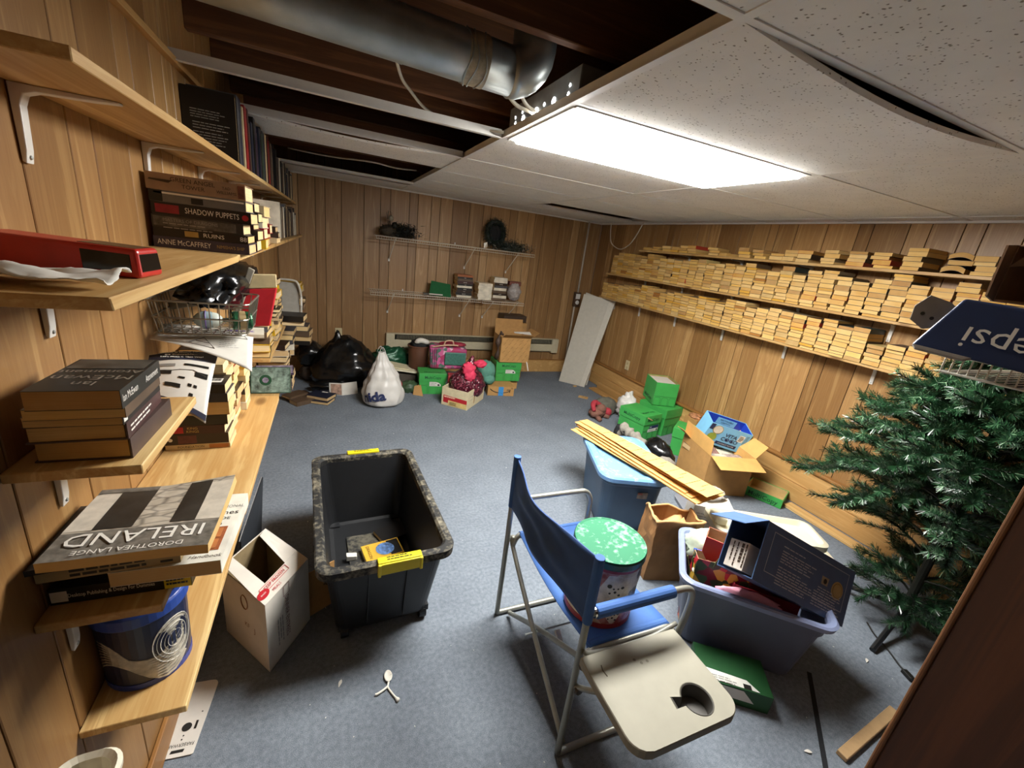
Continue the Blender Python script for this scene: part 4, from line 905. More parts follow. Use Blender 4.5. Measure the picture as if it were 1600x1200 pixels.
e = -.155-.0012; patch(g1, INKN, [(-.03, e, .115), (.115, e, .115), (.115, e, .155), (-.03, e, .155)], 'navy_label'); patch(g1, LBL, [(-.05, e-.001, .09), (.11, e-.001, .09), (.11, e-.001, .122), (-.05, e-.001, .122)], 'white_label'); patch(g1, INKB, [(.08, e-.002, .096), (.1, e-.002, .096), (.1, e-.002, .116), (.08, e-.002, .116)], 'barcode'); lines(g1, INKGY, (-.04, e-.002, .108), X3, Z3, .1, 2, .01, .004, 2); text('A4', .022, INKW, g1, (-.01, e-.001, .14), X3, Z3)
m = MB(); m.slab([(-.1, -.164, .262), (-.02, -.164, .225), (-.02, -.164, .215), (-.1, -.164, .25)], .004); m.build('torn_edge', M('card_torn', 'cdb27c', .8), g1)
g2 = green_carton('green paper carton standing at back of right-hand stack, under upside-down one', (3.235, 3.20, 0), .22, .27, .33, .28, logo=False)
g3 = carton('paper_carton', 'open green carton of white paper on top of the right-hand stack', (0, 0, 0), 0, .24, .31, .245, GREEN, GRI, group='green paper cartons')
d1 = Vector((.93, -.37, 0)).normalized(); d2 = Vector((.37, .93, 0)).normalized(); g3.location = Vector((3.075, 3.17, .292))+d1*.12+d2*.155; g3.rotation_euler = (0, 0, math.atan2(-.37, .93))
m = MB(); yy = -.156
for k in range(3): m.tube([(-.12+.24*(k+.08)/3, yy, .006), (-.12+.24*(k+.1)/3, yy, .075), (-.12+.24*(k+.25)/3, yy, .088), (-.12+.24*(k+.75)/3, yy, .088), (-.12+.24*(k+.92)/3, yy, .075), (-.12+.24*(k+.94)/3, yy, .006)], .0012, 4)
m.tube([(-.12, yy, .10), (.12, yy, .10)], .0012, 4); m.build('printed_border', GRD, g3)
text('MultiCopy', .05, INKGR, g3, (-.1215, 0, .05), (0, -1, 0), Z3, bold=.01)
pp = tag(MB().box((0, 0, 0), (.20, .27, .225)).build('paper_ream', PAPER, bevel=.004), 'white paper filling the open green carton on top', 'paper'); pp.location = g3.location+Vector((0, 0, .1175+.006)); pp.rotation_euler = (0, 0, g3.rotation_euler[2]+.02)
g4 = green_carton('green paper carton half hidden beside the open book carton', (3.115, 2.615, 0), .62, .22, .31, .26, logo=False)
e = -.155-.0062; patch(g4, INKN, [(-.06, e, .17), (.09, e, .17), (.09, e, .2), (-.06, e, .2)], 'navy_label'); patch(g4, LBL, [(-.06, e, .135), (.09, e, .135), (.09, e, .17), (-.06, e, .17)], 'white_label'); patch(g4, INKB, [(.055, e-.001, .142), (.08, e-.001, .142), (.08, e-.001, .163), (.055, e-.001, .163)], 'barcode'); text('COPY', .05, INKGR, g4, (.05, -.1565, .05), X3, Z3)
# back row cartons
g5 = green_carton('green paper carton left of the white and red carton', (1.05, 4.50, 0), -.10, .29, .23, .235); white_label(g5, .29, .23, .095)
g6 = green_carton('green paper carton under the brown patterned carton', (1.985, 4.60, .115), -.06, .31, .24, .235); white_label(g6, .31, .24, .10)
am = carton('shipping_box', 'small brown shipping box with curved arrow under the green carton', (1.845, 4.39, 0), -.16, .315, .22, .112, CARD, top=True, cat='box')
m = MB(); m.tube(smooth_path([(-.13, -.1115, .082), (-.08, -.1115, .052), (0, -.1115, .038), (.07, -.1115, .048), (.105, -.1115, .066)], 6), .005, 5); m.tube([(.07, -.1115, .076), (.112, -.1115, .078), (.105, -.1115, .045)], .005, 5); m.build('printed_arrow', INKB, am)
patch(am, M('tape_blue', '3f8fd0', .4, var=.15, scale=60), [(-.03, -.11, .004), (.03, -.11, .004), (.03, -.11, .113), (-.03, -.11, .113)], 'blue_tape', lift=.006)
lines(am, INKB, (.12, -.1115, .1), X3, Z3, .025, 2, .012, .005, 4)
# spacer carton behind the small box carrying the green one
sp = carton('shipping_box', 'plain brown box behind the small arrow box, under green carton', (1.99, 4.635, 0), -.06, .30, .22, .108, CARD, top=True, cat='box')
co = thing('carton', 'white and red open carton holding the sequin bag', 'box', (0, 0, 0)); 
# footprint corners: left (1.075,4.07) near (1.295,3.872) right (1.60,4.20)
A_, B_, C_ = Vector((1.072, 4.08, 0)), Vector((1.292, 3.872, 0)), Vector((1.585, 4.20, 0)); D_ = A_+(C_-B_); hh = .20; cen = (A_+C_)/2; co.location = cen
m = MB(); Q = [A_-cen, B_-cen, C_-cen, D_-cen]
for i in range(4):
    a, b = Q[i], Q[(i+1) % 4]; m.slab([a, b, b+Vector((0, 0, hh)), a+Vector((0, 0, hh))], .006)
m.slab([Q[0]+Z3*.006, Q[1]+Z3*.006, Q[2]+Z3*.006, Q[3]+Z3*.006], .005); m.build('body', M('carton_cream', 'd5c8a4', .6, var=.08), co)
u = (Q[1]-Q[0]).normalized(); W1 = (Q[1]-Q[0]).length; base = Q[0]
patch(co, INKR, [base+u*.02+Z3*.035, base+u*(W1-.006)+Z3*.02, base+u*(W1-.006)+Z3*.105, base+u*.02+Z3*.115], 'red_panel')
lines(co, M('print_pink_white', 'e8b8a0', .5), base+u*.03+Z3*.092+Vector((-.001, -.002, 0)), u, Z3, .16, 1, .01, .016, 8)
q0 = base+Vector((-.0012, -.0014, 0)); patch(co, M('panel_cream', 'd8be7a', .5), [q0+u*.08+Z3*.012, q0+u*(W1-.006)+Z3*.012, q0+u*(W1-.006)+Z3*.062, q0+u*.08+Z3*.066], 'cream_panel'); lines(co, INKB, q0+u*.1+Z3*.045+Vector((-.002, -.002, 0)), u, Z3, .1, 3, .012, .005, 8)
u2 = (Q[2]-Q[1]).normalized(); patch(co, M('tape_brown', 'a5814c', .4), [Q[1]+u2*.16+Z3*.03, Q[1]+u2*.185+Z3*.035, Q[1]+u2*.2+Z3*.14, Q[1]+u2*.17+Z3*.135], 'brown_tape'); lines(co, INKGY, Q[1]+u2*.06+Z3*.13+Vector((.001, -.001, 0)), u2, Z3, .1, 2, .04, .004, 5)
m = MB(); m.tube([Q[1]+u2*.30+Z3*.19+Vector((.0012, -.001, 0))+u2*(.045*math.cos(a))-Z3*abs(.035*math.sin(a)) for a in [-i*.314 for i in range(11)]], .002, 4); m.build('printed_arc', INKGY, co)
# brown patterned carton on the green one
bx = carton('carton', 'brown patterned carton with open flaps on the green carton at back', (2.03, 4.60, .362), -.04, .37, .30, .30, CARD, CARDIN, flaps=(('N', .17, 8), ('S', .12, 62), ('E', .13, 58)), cat='box')
m = MB()
for i in range(5):
    for j in range(6):
        x = -.15+.065*i+(.03 if j % 2 else 0); z = .035+.048*j
        if x > .15: continue
        m.add([(x-.012, -.1512, z-.014), (x-.008, -.1512, z-.017), (x+.022, -.1512, z+.013), (x+.018, -.1512, z+.016)], [(0, 1, 2, 3)])
m.build('printed_pattern', M('print_brown', '8d6a3c', .7), bx)
pf = MB(); pf.slab([(-.06, -.205, .372), (.14, -.24, .366), (.15, -.16, .385), (-.05, -.15, .375)], .002); pf.build('paper_slip', PAPER, bx)
m = MB(); m.tube(smooth_path([(-.195, -.06, .02), (-.2, -.1, .12), (-.215, -.11, .22), (-.2, -.09, .31), (-.17, -.1, .345)], 6), [.02+.012*math.sin(i*.6) for i in range(25)], 10); m.build('brown_sleeve', M('brown_cloth', '4a3a30', .6, var=.3, scale=40), bx, smooth=True)
m = MB(); m.slab([(.155, -.152, .02), (.175, -.154, .0), (.205, -.158, -.10), (.19, -.157, -.1)], .001); m.build('torn_tape', PAPER, bx)
dk = carton('carton', 'flat dark brown box at the wall behind patterned carton', (2.205, 5.08, .755), 0, .32, .2, .08, M('box_dark_brown', '3a2b20', .5), top=True, cat='box')
dk2 = carton('carton', 'tall plain carton behind patterned carton, under flat dark box', (2.205, 5.06, 0), 0, .33, .22, .75, CARDIN, top=True, cat='box')
# ================================================================ TOTES
def rloop(hx, hy, r, z, n=6, c=(0, 0)):
    return [(x+c[0], y+c[1], z) for x, y, _ in rr_(hx, hy, r, 0, n)]
def loft(m, loops, mat=0, close0=True, close1=True):
    n = len(loops[0]); vs = [p for l in loops for p in l]; fs = []
    for i in range(len(loops)-1):
        for j in range(n): fs.append((i*n+j, i*n+(j+1) % n, (i+1)*n+(j+1) % n, (i+1)*n+j))
    if close0: fs.append(tuple(range(n))[::-1])
    if close1: fs.append(tuple(range((len(loops)-1)*n, len(loops)*n)))
    return m.add(vs, fs, mat)
def worn(name, c, d, rough=.45, amt=.55):
    q = NT(name); v = q.coord(); n = q.noise(v, 9, 5, .7); n2 = q.noise(v, 55, 3)
    f = q.ramp(q.mix(.4, n, n2), [(amt-.06, (0, 0, 0)), (amt+.1, (1, 1, 1))])
    q.col(q.mix(f, lin(c), lin(d))); q.set(rough); return q.m
BT = M('tote_black', '17181a', .45, var=.15); BTR = worn('tote_rim_dusty', '161615', '7d7664', .75, .54); YEL = M('latch_yellow', 'd8c81e', .4, var=.06)
bt = thing('storage_tote', 'large open black tote on wheels with yellow handles', 'bin', (.185, 1.815, 0), .047)
m = MB(); hx, hy, h = .236, .430, .45
loft(m, [rloop(.19, .355, .05, .045), rloop(.196, .362, .05, .06), rloop(hx-.005, hy-.005, .05, h-.07), rloop(hx, hy, .05, h-.02), rloop(hx-.006, hy-.006, .046, h-.02), rloop(.190, .355, .046, .072), rloop(.17, .335, .04, .066)], close0=True, close1=True)
m.build('tub_body', BT, bt, smooth=False)
m = MB(); loft(m, [rloop(hx+.004, hy+.004, .05, h-.045), rloop(hx+.03, hy+.03, .06, h-.04), rloop(hx+.032, hy+.032, .06, h-.004), rloop(hx+.026, hy+.026, .058, h), rloop(hx+.002, hy+.002, .05, h), rloop(hx-.008, hy-.008, .048, h-.01), rloop(hx-.008, hy-.008, .048, h-.05)], close0=False, close1=False)
m.build('rim', BTR, bt, smooth=False)
m = MB()
for x in (-.075, .075):
    m.box((x, .405, .25), (.006, .012, .34), 0, Rx(-.16)); m.box((x, -.405, .25), (.006, .012, .34), 0, Rx(.16))
m.build('rib', BT, bt)
m = MB(); m.box((.0, 0, .074), (.22, .42, .006)); m.build('floor_panel', worn('tote_floor_dusty', '1d1d1b', '5f5a4c', .8, .5), bt, bevel=.003)
for s_, x in ((-1, .035), (1, .0)):
    y = s_*(hy+.034); m = MB(); m.box((x, y, h-.02), (.17, .022, .05)); m.box((x, y-s_*.012, h+.004), (.17, .034, .012))
    for e in (-.08, .08): m.box((x+e, y+s_*.006, h-.022), (.012, .018, .056))
    q = m.build('latch', YEL, bt, bevel=.003)
    lines(q, INKB, (x-.05, y-s_*.012+.006, h+.0105), X3, Y3, .1, 2, .012, .005, 3)
for s_ in (-1, 1):
    for yy in (-.28, .28):
        m = MB(); m.tube([(s_*(hx+.0325), yy, h-.02), (s_*(hx+.0345), yy, h-.02)], .013, 12); m.build('rim_hole', M('hole_black', '050505', .9), bt)
for x in (-.16, .17):
    for yy in (-.335, .335):
        m = MB(); m.tube([(x-.016, 0, 0), (x+.016, 0, 0)], .032, 16); o = m.build('wheel', M('wheel_black', '101113', .4), bt, bevel=.003); o.location = (0, yy, .0335)
        m = MB(); m.box((x, yy+.01, .06), (.05, .06, .03)); m.build('caster_mount', BT, bt)
# book in the black tote
b = book('yellow and blue fantasy paperback lying in the black tote', (.235, 1.845, .0795), .19, .125, .026, 'caa21f', Rz(.17), hard=False)
YC = M('cover_yellow_print', 'd8a93c', .35, var=.1); BLUEC = M('cover_dragon_blue', '5f7fb0', .35, var=.7, scale=60)
patch(b, YC, [(-.093, -.06, .026), (.093, -.06, .026), (.093, .06, .026), (-.093, .06, .026)], 'cover_print'); patch(b, INKB, [(.03, -.055, .0266), (.088, -.055, .0266), (.088, .055, .0266), (.03, .055, .0266)], 'cover_print'); disc(b, BLUEC, (.012, 0, .0274), X3, Y3, .046, 'cover_picture'); text('DRAGON', .022, INKB, b, (-.068, 0, .0274), (0, -1, 0), (1, 0, 0))
b = book('black paperback lying under the yellow one in black tote', (.262, 1.71, .0795), .18, .12, .02, '14110f', Rz(.4), hard=False); b.location = (.31, 1.99, .0795)
bx_ = tag(MB().hexa([(0, 0, 0), (.05, .0, 0), (.05, .03, 0), (0, .03, 0), (0, 0, .03), (.05, 0, .022), (.05, .03, .022), (0, .03, .03)]).build('adapter', M('adapter_white', 'c9c5ba', .5), bevel=.003), 'small white plastic block in the black tote', 'adapter'); bx_.location = (.06, 1.83, .078)
# blue lidded tote
BB = M('tote_slate_blue', '44617f', .4, var=.06, scale=6); BLI = worn('tote_lid_blue', '6f9ccf', 'b9cfe6', .3, .6)
lt_ = thing('storage_tote', 'slate blue tote with pale blue lid under the cardboard strips', 'bin', (1.83, 2.03, 0), -.35)
m = MB(); hx, hy, h = .205, .30, .40
loft(m, [rloop(.165, .25, .05, .002), rloop(.172, .257, .06, .02), rloop(hx-.01, hy-.01, .07, h-.06), rloop(hx, hy, .08, h-.05), rloop(hx, hy, .08, h)]); m.build('tub_body', BB, lt_, smooth=False)
m = MB(); loft(m, [rloop(hx+.012, hy+.012, .085, h-.022), rloop(hx+.026, hy+.026, .095, h-.02), rloop(hx+.026, hy+.026, .095, h+.004), rloop(hx+.016, hy+.016, .09, h+.016), rloop(hx-.02, hy-.02, .07, h+.018), rloop(hx-.045, hy-.045, .06, h+.004), rloop(.06, .12, .05, h+.004)]); m.build('lid', BLI, lt_, smooth=False)
STK = M('sticker_foil', '8c8a86', .35, .2, var=.35, scale=50)
m = MB(); m.slab([(.02, -.2995, .27), (.085, -.2995, .27), (.085, -.303, .315), (.02, -.303, .315)], .002); m.build('sticker', STK, lt_); patch(lt_, M('sticker_red', 'a4685e', .5), [(.022, -.304, .3), (.05, -.304, .3), (.05, -.3055, .313), (.022, -.3055, .313)], 'sticker_print')
# long cardboard strips across its lid
g = random.Random(5)
d1 = Vector((.17, -1.1, 0)).normalized(); d2 = Vector((1.1, .17, 0)).normalized()
for k in range(8):
    L = g.uniform(.95, 1.06); wd = .125
    r = thing('cardboard_strip', f'long brown folded cardboard strip on the blue tote lid, {ORD[k]} layer from bottom', 'cardboard', Vector((1.845+g.uniform(-.03, .03)+.004*k, 1.94+g.uniform(-.05, .05), .4195+.0066*k)), math.atan2(d1.y, d1.x)+g.uniform(-.05, .05), 'cardboard strips on the blue tote')
    m = MB(); z0 = g.uniform(0, .0012); m.grid(lambda u, v: (-L/2+L*u, -wd/2+wd*v+.03*(u-.5), .0025+z0+.0006*math.sin(9*u+k)), 10, 2); m.build('strip', CARDL, r, solid=.0028)
DKL = M('shade_and_slit_dark', '4a3014', .8)
for k in range(7):
    t = -.42+.145*k; p = Vector((1.862, 1.945, .4745))+d1*t
    r = thing('cardboard_strip', f'short overlapping cardboard flap on top of the strips, {ORD[k]} from the far end', 'cardboard', p, math.atan2(d1.y, d1.x)+g.uniform(-.05, .05), 'cardboard strips on the blue tote')
    m = MB(); wq = .085+.011*k; z0 = .003*k; m.slab([(-.13, -wq/2, .003+z0), (.12, -wq/2, .011+z0), (.12, wq/2, .011+z0), (-.13, wq/2, .003+z0)], .0028); m.build('strip', CARDL, r)
    m = MB(); m.box((.1208, 0, .0095+z0), (.0016, wq, .004)); m.build('overlap_shade', DKL, r)  # dark strip stands for the shade at each overlap step
    m = MB(); m.box((.06, -wq*.25, .0105+z0), (.0018, wq*.4, .001)); m.box((.03, wq*.2, .0095+z0), (.0018, wq*.45, .001)); m.build('slit', DKL, r)
# brown paper bag
KR = M('kraft_paper', '9a6f42', .7, var=.12, scale=10, bump=.4, bscale=14); KRL = M('kraft_paper_light', 'c39661', .7, var=.1, bump=.3, bscale=18)
kb = thing('paper_bag', 'brown paper grocery bag with rolled rim behind the popcorn tin', 'bag', (1.735, 1.43, 0), -.30)
m = MB(); n = 48; loops = []
for j in range(13):
    z = .37*j/12; lo = []
    for i in range(n):
        t = i/n*4; sd = int(t); f = t-sd; hx, hy = .135, .088
        x, y = [(-hx+2*hx*f, -hy), (hx, -hy+2*hy*f), (hx-2*hx*f, hy), (-hx, hy-2*hy*f)][sd]
        q = crumple((x, y, z), 5, .012*(.3+j/12), 9); wz = (.012*math.sin(2.2*f*math.pi+sd*2)+.016*math.sin(2.3*t)) if j == 12 else 0
        lo.append((q.x, q.y, max(.002, z+wz) if j else .002))
    loops.append(lo)
inner = [[(x*.965, y*.95, z-.0) for x, y, z in loops[12]], [(x*.90, y*.85, .20) for x, y, z in loops[8]]]
loft(m, loops+inner, 0, True, True); m.build('bag_body', KR, kb)
m = MB(); m.tube([(x*1.0, y*1.0, z+.002) for x, y, z in loops[12]], .007, 6, closed=True); m.build('rolled_rim', KRL, kb, smooth=True)
m = MB()
for k in range(4): m.grid(lambda u, v, k=k: crumple((-.1+.2*u, -.06+.05*k*.6+.05*v, .27+.03*math.sin(5*u+k)+.03*v), k+1, .02, 9), 10, 5)
m.build('crumpled_lining', KRL, kb, solid=.001, smooth=True)
# white printed box, grey cloth-like sheet and white plastic lids behind the grey tote
wbx = carton('carton', 'white box with small blue logo between paper bag and white lid', (2.24, 1.60, 0), -.62, .24, .18, .27, WCARD, top=True, cat='box')
patch(wbx, INKN, [(.06, -.09, .19), (.09, -.09, .19), (.09, -.09, .235), (.06, -.09, .235)], 'blue_logo', lift=.002); lines(wbx, INKGY, (-.1, -.092, .22), X3, Z3, .13, 4, .02, .005, 5)
gs = thing('plastic_bag', 'torn white plastic lying on top of the white box', 'bag', (2.27, 1.66, .276)); blob('bag', WHITEP, gs, (0, 0, .02), (.11, .08, .03), 8, .4, 3, 22, 12, .0)
gl = thing('tote_lid', 'flat grey plastic lid lying beyond the white box', 'lid', (2.50, 1.86, .0), -.4); m = MB(); loft(m, [rloop(.16, .12, .04, .002), rloop(.165, .125, .04, .03), rloop(.13, .09, .03, .036)]); m.build('lid', M('lid_grey', '7a7d84', .5, var=.06), gl)
CREAM = M('plastic_ivory', 'd9d2b8', .4, var=.04, scale=6)
wl_ = thing('tote_lid', 'long ivory plastic lid with raised rim behind the blue gift box', 'lid', (2.33, 1.30, .25), -.48)
m = MB(); loft(m, [rloop(.30, .115, .05, .0), rloop(.315, .13, .055, .008), rloop(.315, .13, .055, .042), rloop(.295, .11, .05, .046), rloop(.28, .095, .045, .02), rloop(.2, .06, .03, .018)]); m.build('lid', CREAM, wl_)
m = MB(); m.box((-.27, 0, .052), (.07, .1, .045)); m.build('lid_latch', CREAM, wl_, bevel=.012, seg=3)
wl2 = thing('tote_lid', 'second ivory plastic lid lying on carpet below the first', 'lid', (2.66, 1.30, .0), -.55)
m = MB(); loft(m, [rloop(.28, .13, .05, .002), rloop(.295, .14, .055, .008), rloop(.295, .14, .055, .035), rloop(.27, .12, .05, .04), rloop(.25, .1, .045, .02)]); m.build('lid', CREAM, wl2)
wb2 = carton('carton', 'low brown box under the ivory lids', (2.33, 1.27, 0), -.48, .50, .20, .235, CARDIN, top=True, cat='box')
# ================================================================ GREY TOTE WITH GIFTS
GT = M('tote_grey_blue', '565d70', .45, var=.06, scale=6); GTR = M('tote_rim_bluegrey', '7d88a8', .4, var=.06)
gt = thing('storage_tote', 'open grey-blue tote full of gift bags and a blue box', 'bin', (1.775, .985, 0), math.atan2(-.41, .44))
m = MB(); hx, hy, h = .285, .20, .37
loft(m, [rloop(.225, .15, .04, .002), rloop(.235, .158, .045, .02), rloop(hx-.012, hy-.012, .05, h-.08), rloop(hx-.004, hy-.004, .055, h-.075), rloop(hx, hy, .055, h-.02), rloop(hx-.006, hy-.006, .05, h-.02), rloop(.228, .152, .045, .02), rloop(.2, .13, .04, .014)]); m.build('tub_body', GT, gt)
m = MB(); loft(m, [rloop(hx+.002, hy+.002, .055, h-.03), rloop(hx+.022, hy+.022, .07, h-.026), rloop(hx+.026, hy+.026, .07, h-.004), rloop(hx+.018, hy+.018, .07, h+.002), rloop(hx, hy, .055, h), rloop(hx-.008, hy-.008, .05, h-.012), rloop(hx-.008, hy-.008, .05, h-.03)], 0, False, False); m.build('rim', GTR, gt)
for s_ in (1,):
    m = MB(); m.tube(smooth_path([(s_*(hx+.01), -.07, h-.02), (s_*(hx+.05), -.05, h-.035), (s_*(hx+.055), .05, h-.035), (s_*(hx+.01), .07, h-.02)], 5), .009, 8); m.build('handle', GTR, gt, smooth=True)
# blue gift box (parallelogram measured in world space)
s = 1.10
def dp_(p): return Vector(p[:2]+(p[2],))*1.0
cam_o = Vector((0, 0, 1.65))
PA, PBv, PC, PD = [cam_o+(Vector(p)-cam_o)*s for p in ((1.481, .806, .818), (1.928, .682, .591), (1.81, .615, .42), (1.363, .739, .647))]
u = (PBv-PA).normalized(); v = (PA-PD).normalized(); v = (v-u*v.dot(u)).normalized(); n = u.cross(v)
gb = thingR('gift_box', 'dark blue printed box with gold medal tilted in the grey tote', 'box', PD, Matrix((u, v, n)).transposed())
W_, H_, T_ = (PBv-PA).length, .24, .17
BX = M('box_midnight_blue', '435a7e', .4, var=.08); BXI = M('box_blue_lining', '4c6a98', .4, var=.1)
m = MB(); t = .004
m.box((W_/2, H_/2, -t/2), (W_, H_, t)); m.box((W_/2, H_/2, -T_+t/2), (W_, H_, t)); m.box((W_/2, t/2, -T_/2), (W_, t, T_-2*t)); m.box((W_/2, H_-t/2, -T_/2), (W_, t, T_-2*t)); m.box((W_-t/2, H_/2, -T_/2), (t, H_-2*t, T_-2*t))
m.build('body', BX, gb)
GOLD = M('foil_gold', 'b6a271', .35, .5); PGREY = M('print_pale_blue', 'a9aebb', .5)
frame(gb, PGREY, (W_/2+.005, H_/2+.012, .0), X3, Y3, W_*.86, H_*.68, .003)
rot = (X3*-1, Y3*-1)
lines(gb, PGREY, (W_*.54, H_*.80-.0, .0003), X3*-1, Y3*-1, W_*.40, 0, .011, .004, 1)
for (x0, y0, wd, nn_, sd) in ((.10, .74, .17, 1, 1), (.10, .66, .215, 5, 2), (.10, .39, .17, 1, 3), (.10, .34, .225, 6, 4), (.36, .42, .16, 2, 6), (.34, .33, .19, 6, 5)): lines(gb, PGREY, (x0*W_/.57*.95+.02, y0*H_, .0004), X3, Y3, wd, nn_, .0108, .0042, sd)
disc(gb, GOLD, (W_*.845, H_*.52, 0), X3, Y3, .038, 'gold_medal', 28); disc(gb, M('foil_gold_dark', '8a7648', .4, .5), (W_*.845, H_*.52, .0008), X3, Y3, .031, 'gold_medal_ring', 28); disc(gb, GOLD, (W_*.845, H_*.52, .0016), X3, Y3, .028, 'gold_medal_relief', 24)
BRNZ = M('emblem_bronze', '9a8f78', .4, .3); patch(gb, BRNZ, [(W_*.66, H_*.50, 0), (W_*.73, H_*.50, 0), (W_*.735, H_*.64, 0), (W_*.655, H_*.64, 0)], 'emblem_shield'); disc(gb, INKB, (W_*.695, H_*.565, .001), X3, Y3, .011, 'emblem_arch', 14)
# flap hanging over the open end (local x=0)
m = MB(); m.slab([(0, H_, -T_), (0, H_, 0), (-.115, H_-.06, .0), (-.12, H_-.06, -T_)], .003); m.build('flap', BXI, gb)
m = MB(); m.slab([(-.07, H_-.034, -.06), (-.045, H_-.021, -.05), (-.04, H_-.018, -.09), (-.06, H_-.028, -.085)], .0005); m.build('tape_glint', INKW, gb)
cb_ = thingR('card_box', 'white and maroon printed carton sticking out of the blue box', 'box', PD, Matrix((u, v, n)).transposed())
m = MB(); m.box((.045, .07, -.085), (.12, .115, .09)); m.build('body', M('printed_white', 'cfc6bb', .5), cb_, bevel=.002)
for k in range(4): lines(cb_, INKT, (-.0162, .12, -.05-.02*k), (0, -1, 0), (0, 0, 1), .10, 1, .01, .006+.006*(k == 1), k)
# gift bags and tissue
FL = NT('floral_red_print'); v_ = FL.coord(); vo = FL.new('ShaderNodeTexVoronoi'); vo.inputs['Scale'].default_value = 26; FL.l(v_, vo.inputs['Vector'])
FL.col(FL.ramp(vo.outputs['Color'], [(.0, lin('2d3a1e')), (.25, lin('6b1420')), (.45, lin('b8222a')), (.6, lin('c9a03a')), (.75, lin('36502a')), (.9, lin('b03a4a'))], 'CONSTANT')); FL.set(.35); FL = FL.m
REDB = M('bag_red', 'c0262c', .35, var=.06); DRED = M('bag_dark_red', '6c1220', .4, var=.1); BEIGE = M('bag_inner_beige', 'cfa988', .6)
def paper_bag(name, label, loc, rz, tilt, w_, d_, h_, outside, inside, seed):
    r = thing(name, label, 'bag', loc); r.rotation_euler = (tilt, .0, rz); t = .0016; m = MB()
    for s_ in (-1, 1): m.box((0, s_*d_/2, h_/2), (w_, t, h_)); m.box((s_*w_/2, 0, h_/2), (t, d_, h_))
    m.box((0, 0, t), (w_, d_, t)); m.build('bag_body', outside, r); m = MB()
    for s_ in (-1, 1): m.box((0, s_*(d_/2-.0018), h_/2+.001), (w_-.004, .001, h_)); m.box((s_*(w_/2-.0018), 0, h_/2+.001), (.001, d_-.005, h_))
    m.build('lining', inside, r); return r
gx = lambda a, b, z: Vector((1.775, .985, 0))+Vector((.731, -.682, 0))*a+Vector((.682, .731, 0))*b+Vector((0, 0, z))
rz0 = math.atan2(-.682, .731)
r = paper_bag('gift_bag', 'red and green floral gift bag standing open in the grey tote', gx(-.12, -.075, .05), rz0+.12, -.1, .24, .08, .36, FL, BEIGE, 1)
for s_ in (-1, 1):
    m = MB(); m.tube(smooth_path([(-.05, s_*.04, .33), (-.03, s_*.05, .40), (.03, s_*.05, .40), (.05, s_*.04, .33)], 5), .0025, 6); m.build('cord_handle', M('cord_green', '4d5a3a', .6), r)
r = paper_bag('gift_bag', 'bright red gift bag with cream inside in the grey tote', gx(-.10, .05, .05), rz0-.2, .12, .2, .08, .45, REDB, BEIGE, 2)
r = paper_bag('gift_bag', 'dark red gift bag under the blue box in the grey tote', gx(.06, -.10, .05), rz0, -.08, .26, .06, .30, DRED, DRED, 3)
r = thing('tissue_paper', 'pink tissue along the near rim of the grey tote', 'paper', gx(-.02, -.155, .30)); blob('tissue', M('tissue_pink', 'c9899a', .6, var=.1), r, (0, 0, .03), (.13, .02, .045), 9, .3, 3, 24, 12).rotation_euler = (0, 0, rz0)
r = thing('plastic_bag', 'white and green plastic bag at far end of the grey tote', 'bag', gx(-.15, .12, .26)); blob('bag', M('plastic_white_green', 'c3d0b8', .35, var=.12, scale=14, bump=.3), r, (0, 0, .08), (.13, .07, .10), 12, .35, 3, 26, 14, ridged=.4).rotation_euler = (0, 0, rz0)
r = thing('candy_bag', 'shiny blue packet with white print in the grey tote', 'packet', gx(-.20, -.02, .28), rz0+.2); m = MB(); m.slab([(-.03, 0, 0), (.05, 0, .0), (.03, .02, .11), (-.05, .01, .13)], .012); m.build('packet', M('packet_blue', '2250b8', .25, var=.08), r, bevel=.004); text('bar', .035, INKW, r, (.0, .008, .065), (1, 0, -.1), (-.1, .15, 1))
r = thing('snow_ornament', 'small round white ornament in the grey tote', 'ornament', gx(-.225, -.075, .335)); m = MB(); m.lathe([(0, -.022), (.014, -.018), (.022, 0), (.014, .018), (0, .022)], 16); m.build('ball', INKW, r, smooth=True); m = MB(); m.tube([(0, 0, .02), (.0, .0, .034)], .004, 6); m.build('cap', GOLD, r)
for k in range(5):
    a = gx(-.24+.012*k, -.04-.014*k, .12); cord('gift_ribbon', f'thin green and gold cord strand in the grey tote, {ORD[k]} from the end', [a, a+Vector((.0, .01, .16)), a+Vector((.02*k-.03, .02, .26)), a+Vector((.03*k-.02, .0, .21+.012*k))], .0022, M('cord_gold_green', '6b6a3a', .5), 'ribbon')
